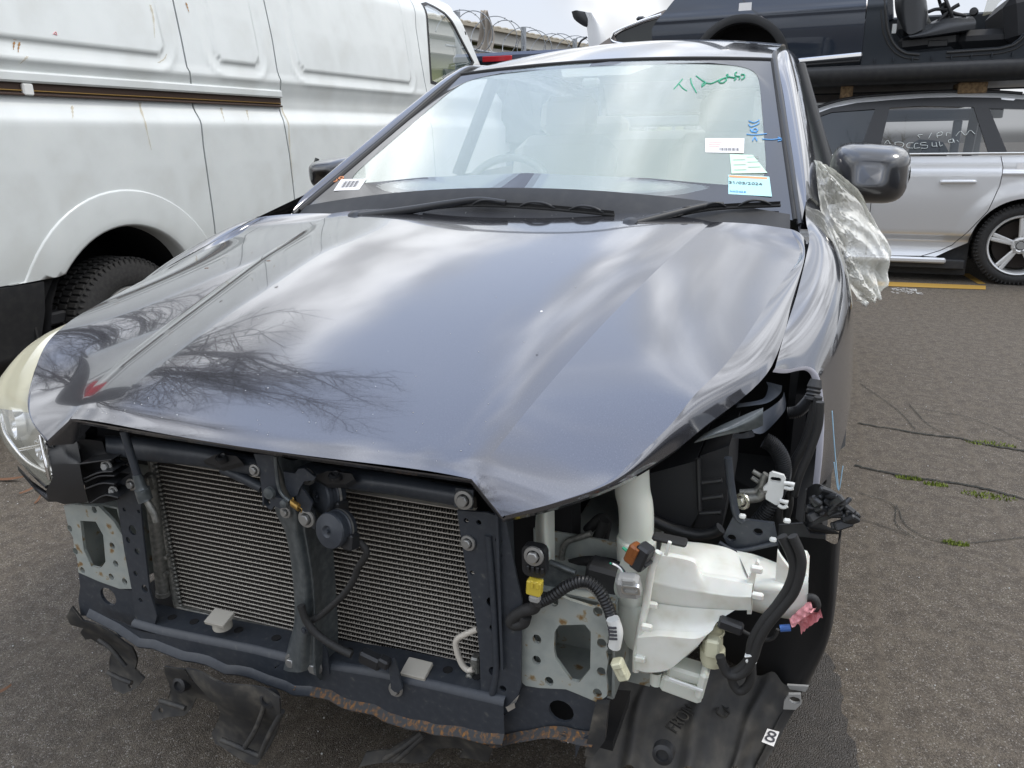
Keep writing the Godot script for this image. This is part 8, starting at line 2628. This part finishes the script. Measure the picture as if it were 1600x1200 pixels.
func make_connectors() -> void:
	# impact sensor on the near upright with its yellow plug
	var st := S()
	plate(st, rrect(Vector2(0.4506,0.641), Vector2(0.036, 0.050), 0.010), 0.014, zf(0.04))
	for i in 4: box(st, Vector3(0.4428,0.6307,0.043) + Vector3(0.0072 * i, 0, 0), Vector3(0.0045, 0.010, 0.004), 0.001)
	var sn := part("impact_sensor", st, M["black plastic"], sedan)
	bolt(Vector3(0.4518,0.6525,0.042), Vector3(0, 0.1, 1), 0.009, sn)
	st = S()
	box(st, Vector3(0.4522,0.6018,0.042), Vector3(0.022, 0.024, 0.016), 0.002, Basis(Vector3.BACK, -0.08))
	for i in 2: box(st, Vector3(0.4511,0.6107,0.051) + Vector3(0.008 * i, 0, 0), Vector3(0.004, 0.013, 0.003), 0.001)
	part("yellow_plug", st, M["yellow plastic"], sn)
	st = S()
	box(st, Vector3(0.4522,0.5829,0.042), Vector3(0.016, 0.012, 0.014), 0.003)
	part("plug_boot", st, M["grey plastic"], sn)
	wire("taped_cable", [Vector3(0.4502,0.5665,0.03), Vector3(0.445,0.556,0.03), Vector3(0.4308,0.5481,0.03), Vector3(0.4156,0.5352,0.03), Vector3(0.4088,0.5241,0.03), Vector3(0.4152,0.5199,0.03), Vector3(0.4282,0.5264,0.03), Vector3(0.4328,0.5392,0.03)], 0.0095, M.rubber, sedan, 9)
	corrugated("corrugated_hose", [Vector3(0.4507,0.5601,0.02), Vector3(0.4718,0.5763,0.02), Vector3(0.4965,0.5999,0.02), Vector3(0.5206,0.6117,0.02), Vector3(0.5405,0.6027,0.02), Vector3(0.5545,0.579,0.02), Vector3(0.5628,0.5538,0.02), Vector3(0.5673,0.5229,0.02), Vector3(0.5635,0.5103,0.02)], 0.009, 44, M["black plastic"], sedan)
	st = S()
	tube(st, [Vector3(0.5662,0.5686,0.034), Vector3(0.5723,0.5477,0.034), Vector3(0.5696,0.522,0.034)], 0.0095, 10, 12)
	part("cable_sleeve", st, M.nylon, sedan)
	st = S()
	for i in 4: box(st, Vector3(0.5685,0.5604,0.044) + Vector3(0.0005 * i, -0.006 * i, 0), Vector3(0.012, 0.003, 0.002), 0, Basis(Vector3.BACK, 0.2))
	part("sleeve_print", st, M.print, sedan)
	wire("white_tube", [Vector3(0.5071,0.6004,0.015), Vector3(0.5232,0.6038,0.015), Vector3(0.5392,0.5925,0.015), Vector3(0.5513,0.575,0.015)], 0.007, M["grey plastic"], sedan)
	# silver pipe curling behind, dark hoses
	wire("metal_pipe", [Vector3(0.4475,0.5526,-0.1), Vector3(0.4485,0.5776,-0.1), Vector3(0.4567,0.5977,-0.1), Vector3(0.4767,0.6097,-0.1), Vector3(0.4964,0.6205,-0.1)], 0.0052, M["dull aluminium"], sedan, 10)
	for q in [[Vector3(0.4526,0.5519,-0.12), Vector3(0.4754,0.5714,-0.12), Vector3(0.4976,0.5953,-0.12), Vector3(0.5084,0.6215,-0.12), Vector3(0.5125,0.6366,-0.12)], [Vector3(0.4784,0.6005,-0.14), Vector3(0.4874,0.612,-0.14), Vector3(0.5007,0.6265,-0.14), Vector3(0.5096,0.6208,-0.14), Vector3(0.5056,0.5907,-0.14)], [Vector3(0.4566,0.5544,-0.1), Vector3(0.4902,0.5686,-0.1), Vector3(0.5209,0.5723,-0.1), Vector3(0.5382,0.5709,-0.1)]]: wire("black_hose", q, 0.009, M.rubber, sedan)
	st = S()
	loft(st, [[Vector3(0.4189,0.6677,-0.06), Vector3(0.4168,0.6228,-0.06), Vector3(0.4228,0.5809,-0.06)], [Vector3(0.4435,0.6871,-0.03), Vector3(0.443,0.644,-0.03), Vector3(0.4489,0.5988,-0.03)], [Vector3(0.449,0.6728,-0.06), Vector3(0.449,0.6288,-0.06), Vector3(0.4487,0.5836,-0.06)]], 10, 8, true)
	part("bottle", st, M.milky, sedan)
	st = S()
	plate(st, [Vector2(0.4523,0.6077), Vector2(0.4945,0.5978), Vector2(0.4924,0.5811), Vector2(0.4669,0.5663), Vector2(0.441,0.5607), Vector2(0.4457,0.5901)], 0.006, zf(-0.02), [circ(Vector2(0.4776,0.5733), 0.006)])
	tube(st, [Vector3(0.4545,0.6067,-0.02), Vector3(0.4945,0.5964,-0.02)], 0.005, 6, 8)
	part("lamp_stay", st, M["strut paint"], sedan)
	st = S()
	box(st, Vector3(0.532,0.5758,-0.05), Vector3(0.055, 0.055, 0.04), 0.006, Basis(Vector3.BACK, -0.1))
	part("relay_box", st, M["rough plastic"], sedan)
	# brown plug on the neck
	st = S()
	var bs := Basis(Vector3.BACK, -0.35) * Basis(Vector3.UP, -0.3)
	box(st, Vector3(0.5915,0.6711,0.02), Vector3(0.018, 0.030, 0.020), 0.003, bs)
	box(st, Vector3(0.5961,0.6785,0.03), Vector3(0.006, 0.014, 0.006), 0.001, bs)
	var pb := part("brown_plug", st, M["brown plastic"], sedan)
	st = S()
	box(st, Vector3(0.6025,0.6682,0.02), Vector3(0.020, 0.038, 0.024), 0.003, bs)
	for i in 3: box(st, Vector3(0.608,0.6676,0.02) + Vector3(0.002, 0.012 - 0.010 * i, 0), Vector3(0.008, 0.005, 0.020), 0.001, bs)
	part("plug_shell", st, M["black plastic"], pb)
	for q in [[Vector3(0.5744,0.6751,0.015), Vector3(0.5805,0.672,0.015), Vector3(0.5859,0.6697,0.015)], [Vector3(0.5744,0.6759,0.018), Vector3(0.5798,0.6719,0.018), Vector3(0.5861,0.6689,0.018)]]: wire("green_wire", q, 0.0016, M["green ink"], sedan, 5)
	# grey plug hanging in front of the tank
	st = S()
	var gb := Basis(Vector3.BACK, 0.12) * Basis(Vector3.RIGHT, 0.3)
	box(st, Vector3(0.5885,0.6289,0.035), Vector3(0.032, 0.036, 0.024), 0.005, gb)
	box(st, Vector3(0.5909,0.6451,0.05), Vector3(0.018, 0.010, 0.006), 0.002, gb)
	var gp := part("grey_plug", st, M["grey plastic"], sedan)
	st = S()
	plate(st, rrect(Vector2.ZERO, Vector2(0.026, 0.016), 0.004), 0.006, Transform3D(gb, Vector3(0.5947,0.6324,0.052)), [rrect(Vector2.ZERO, Vector2(0.021, 0.011), 0.003)])
	part("plug_rim", st, M["satin chrome"], gp)
	for q in [[[Vector3(0.5599,0.6554,0.03), Vector3(0.5713,0.6543,0.03), Vector3(0.579,0.6473,0.03), Vector3(0.583,0.6354,0.03)], "green ink"], [[Vector3(0.5618,0.6566,0.03), Vector3(0.5751,0.6529,0.03), Vector3(0.584,0.642,0.03)], "print"], [[Vector3(0.5642,0.6566,0.032), Vector3(0.5745,0.6519,0.032), Vector3(0.5815,0.6405,0.032)], "paper"]]: wire("thin_wire", q[0], 0.0014, M[q[1]], sedan, 5)
	# cream plug on its own below
	st = S()
	box(st, Vector3(0.5784,0.482,0.03), Vector3(0.018, 0.034, 0.016), 0.003, Basis(Vector3.BACK, 0.45))
	box(st, Vector3(0.5755,0.4952,0.035), Vector3(0.016, 0.010, 0.018), 0.002, Basis(Vector3.BACK, 0.45))
	box(st, Vector3(0.5803,0.4876,0.038), Vector3(0.008, 0.018, 0.006), 0.001, Basis(Vector3.BACK, 0.45))
	part("cream_plug", st, M["cream plastic"], sedan)
	# horn lead: down over the strut to the crossmember plug
	wire("horn_lead", [Vector3(0.1733,0.6356,0.062), Vector3(0.1848,0.6179,0.062), Vector3(0.1655,0.5865,0.062), Vector3(0.1583,0.5688,0.062), Vector3(0.1383,0.5371,0.062), Vector3(0.1062,0.5019,0.062), Vector3(0.0736,0.4714,0.062), Vector3(0.0554,0.4671,0.062), Vector3(0.0468,0.4913,0.062)], 0.0055, M.rubber, sedan)
	wire("horn_lead", [Vector3(0.0576,0.5022,0.075), Vector3(0.0631,0.4777,0.075), Vector3(0.0727,0.4627,0.075), Vector3(0.0884,0.4491,0.075), Vector3(0.1185,0.4363,0.075), Vector3(0.146,0.4288,0.075)], 0.0065, M.rubber, sedan)
	st = S()
	box(st, Vector3(0.1651,0.4065,0.05), Vector3(0.040, 0.024, 0.02), 0.004, Basis(Vector3.BACK, -0.25))
	box(st, Vector3(0.1905,0.4073,0.05), Vector3(0.02, 0.018, 0.018), 0.003, Basis(Vector3.BACK, -0.3))
	part("crossmember_plug", st, M["black plastic"], sedan)
	st = S()
	plate(st, [Vector2(0.1933,0.4084), Vector2(0.206,0.4135), Vector2(0.213,0.3769), Vector2(0.217,0.3571), Vector2(0.2046,0.3433), Vector2(0.1951,0.3509), Vector2(0.1945,0.3838)], 0.004, zf(0.045))
	part("plug_stay", st, M["support paint"], sedan)
	# torn foil tag by the upright foot
	st = S()
	tri(st, Vector3(0.4002,0.3683,0.04), Vector3(0.4168,0.384,0.04), Vector3(0.4225,0.4002,0.04))
	quad(st, Vector3(0.3989,0.3695,0.04), Vector3(0.4161,0.3873,0.045), Vector3(0.4172,0.3775,0.045), Vector3(0.4035,0.3633,0.042))
	part("torn_tag", st, M["satin chrome"], sedan)

func make_sedan() -> void:
	sedan = thing("grey_sedan", "dark grey sedan with its front bumper removed, radiator and washer tank exposed", "car")
	sedan.rotation.x = 0.02880
	make_hood()
	make_wings()
	make_shell()
	make_support()
	make_condenser()
	make_left_front()
	make_undertrays()
	make_right_bay()
	make_connectors()
	make_film()

func _ready() -> void:
	rng.seed = 20240331
	var cam := Camera3D.new()
	cam.name = "camera"
	cam.transform = Transform3D(Vector3(0.9314,-0.0154,-0.3636), Vector3(-0.0949,0.9543,-0.2835), Vector3(0.3513,0.2985,0.8874), Vector3(0.7932,1.2205,0.9972))
	cam.fov = 52.130
	cam.near = 0.02
	cam.far = 400.0
	add_child(cam)
	cam.current = true
	var we := WorldEnvironment.new()
	we.name = "environment"
	var env := Environment.new()
	env.background_mode = Environment.BG_SKY
	var sky := Sky.new()
	sky.sky_material = make_sky()
	env.sky = sky
	env.tonemap_mode = Environment.TONE_MAPPER_LINEAR
	env.tonemap_exposure = 1.08
	env.ssao_enabled = true
	env.ssil_enabled = true
	env.sdfgi_enabled = true
	we.environment = env
	add_child(we)
	var sun := DirectionalLight3D.new()
	sun.name = "sun"
	sun.light_energy = 0.5
	sun.light_color = Color(1.0, 0.97, 0.92)
	sun.light_angular_distance = 14.0
	sun.shadow_enabled = true
	sun.look_at_from_position(Vector3(3.4, 6.0, -0.9), Vector3.ZERO, Vector3.FORWARD)
	add_child(sun)
	make_materials()
	make_ground()
	make_far()
	make_van()
	make_yard()
	make_sedan()
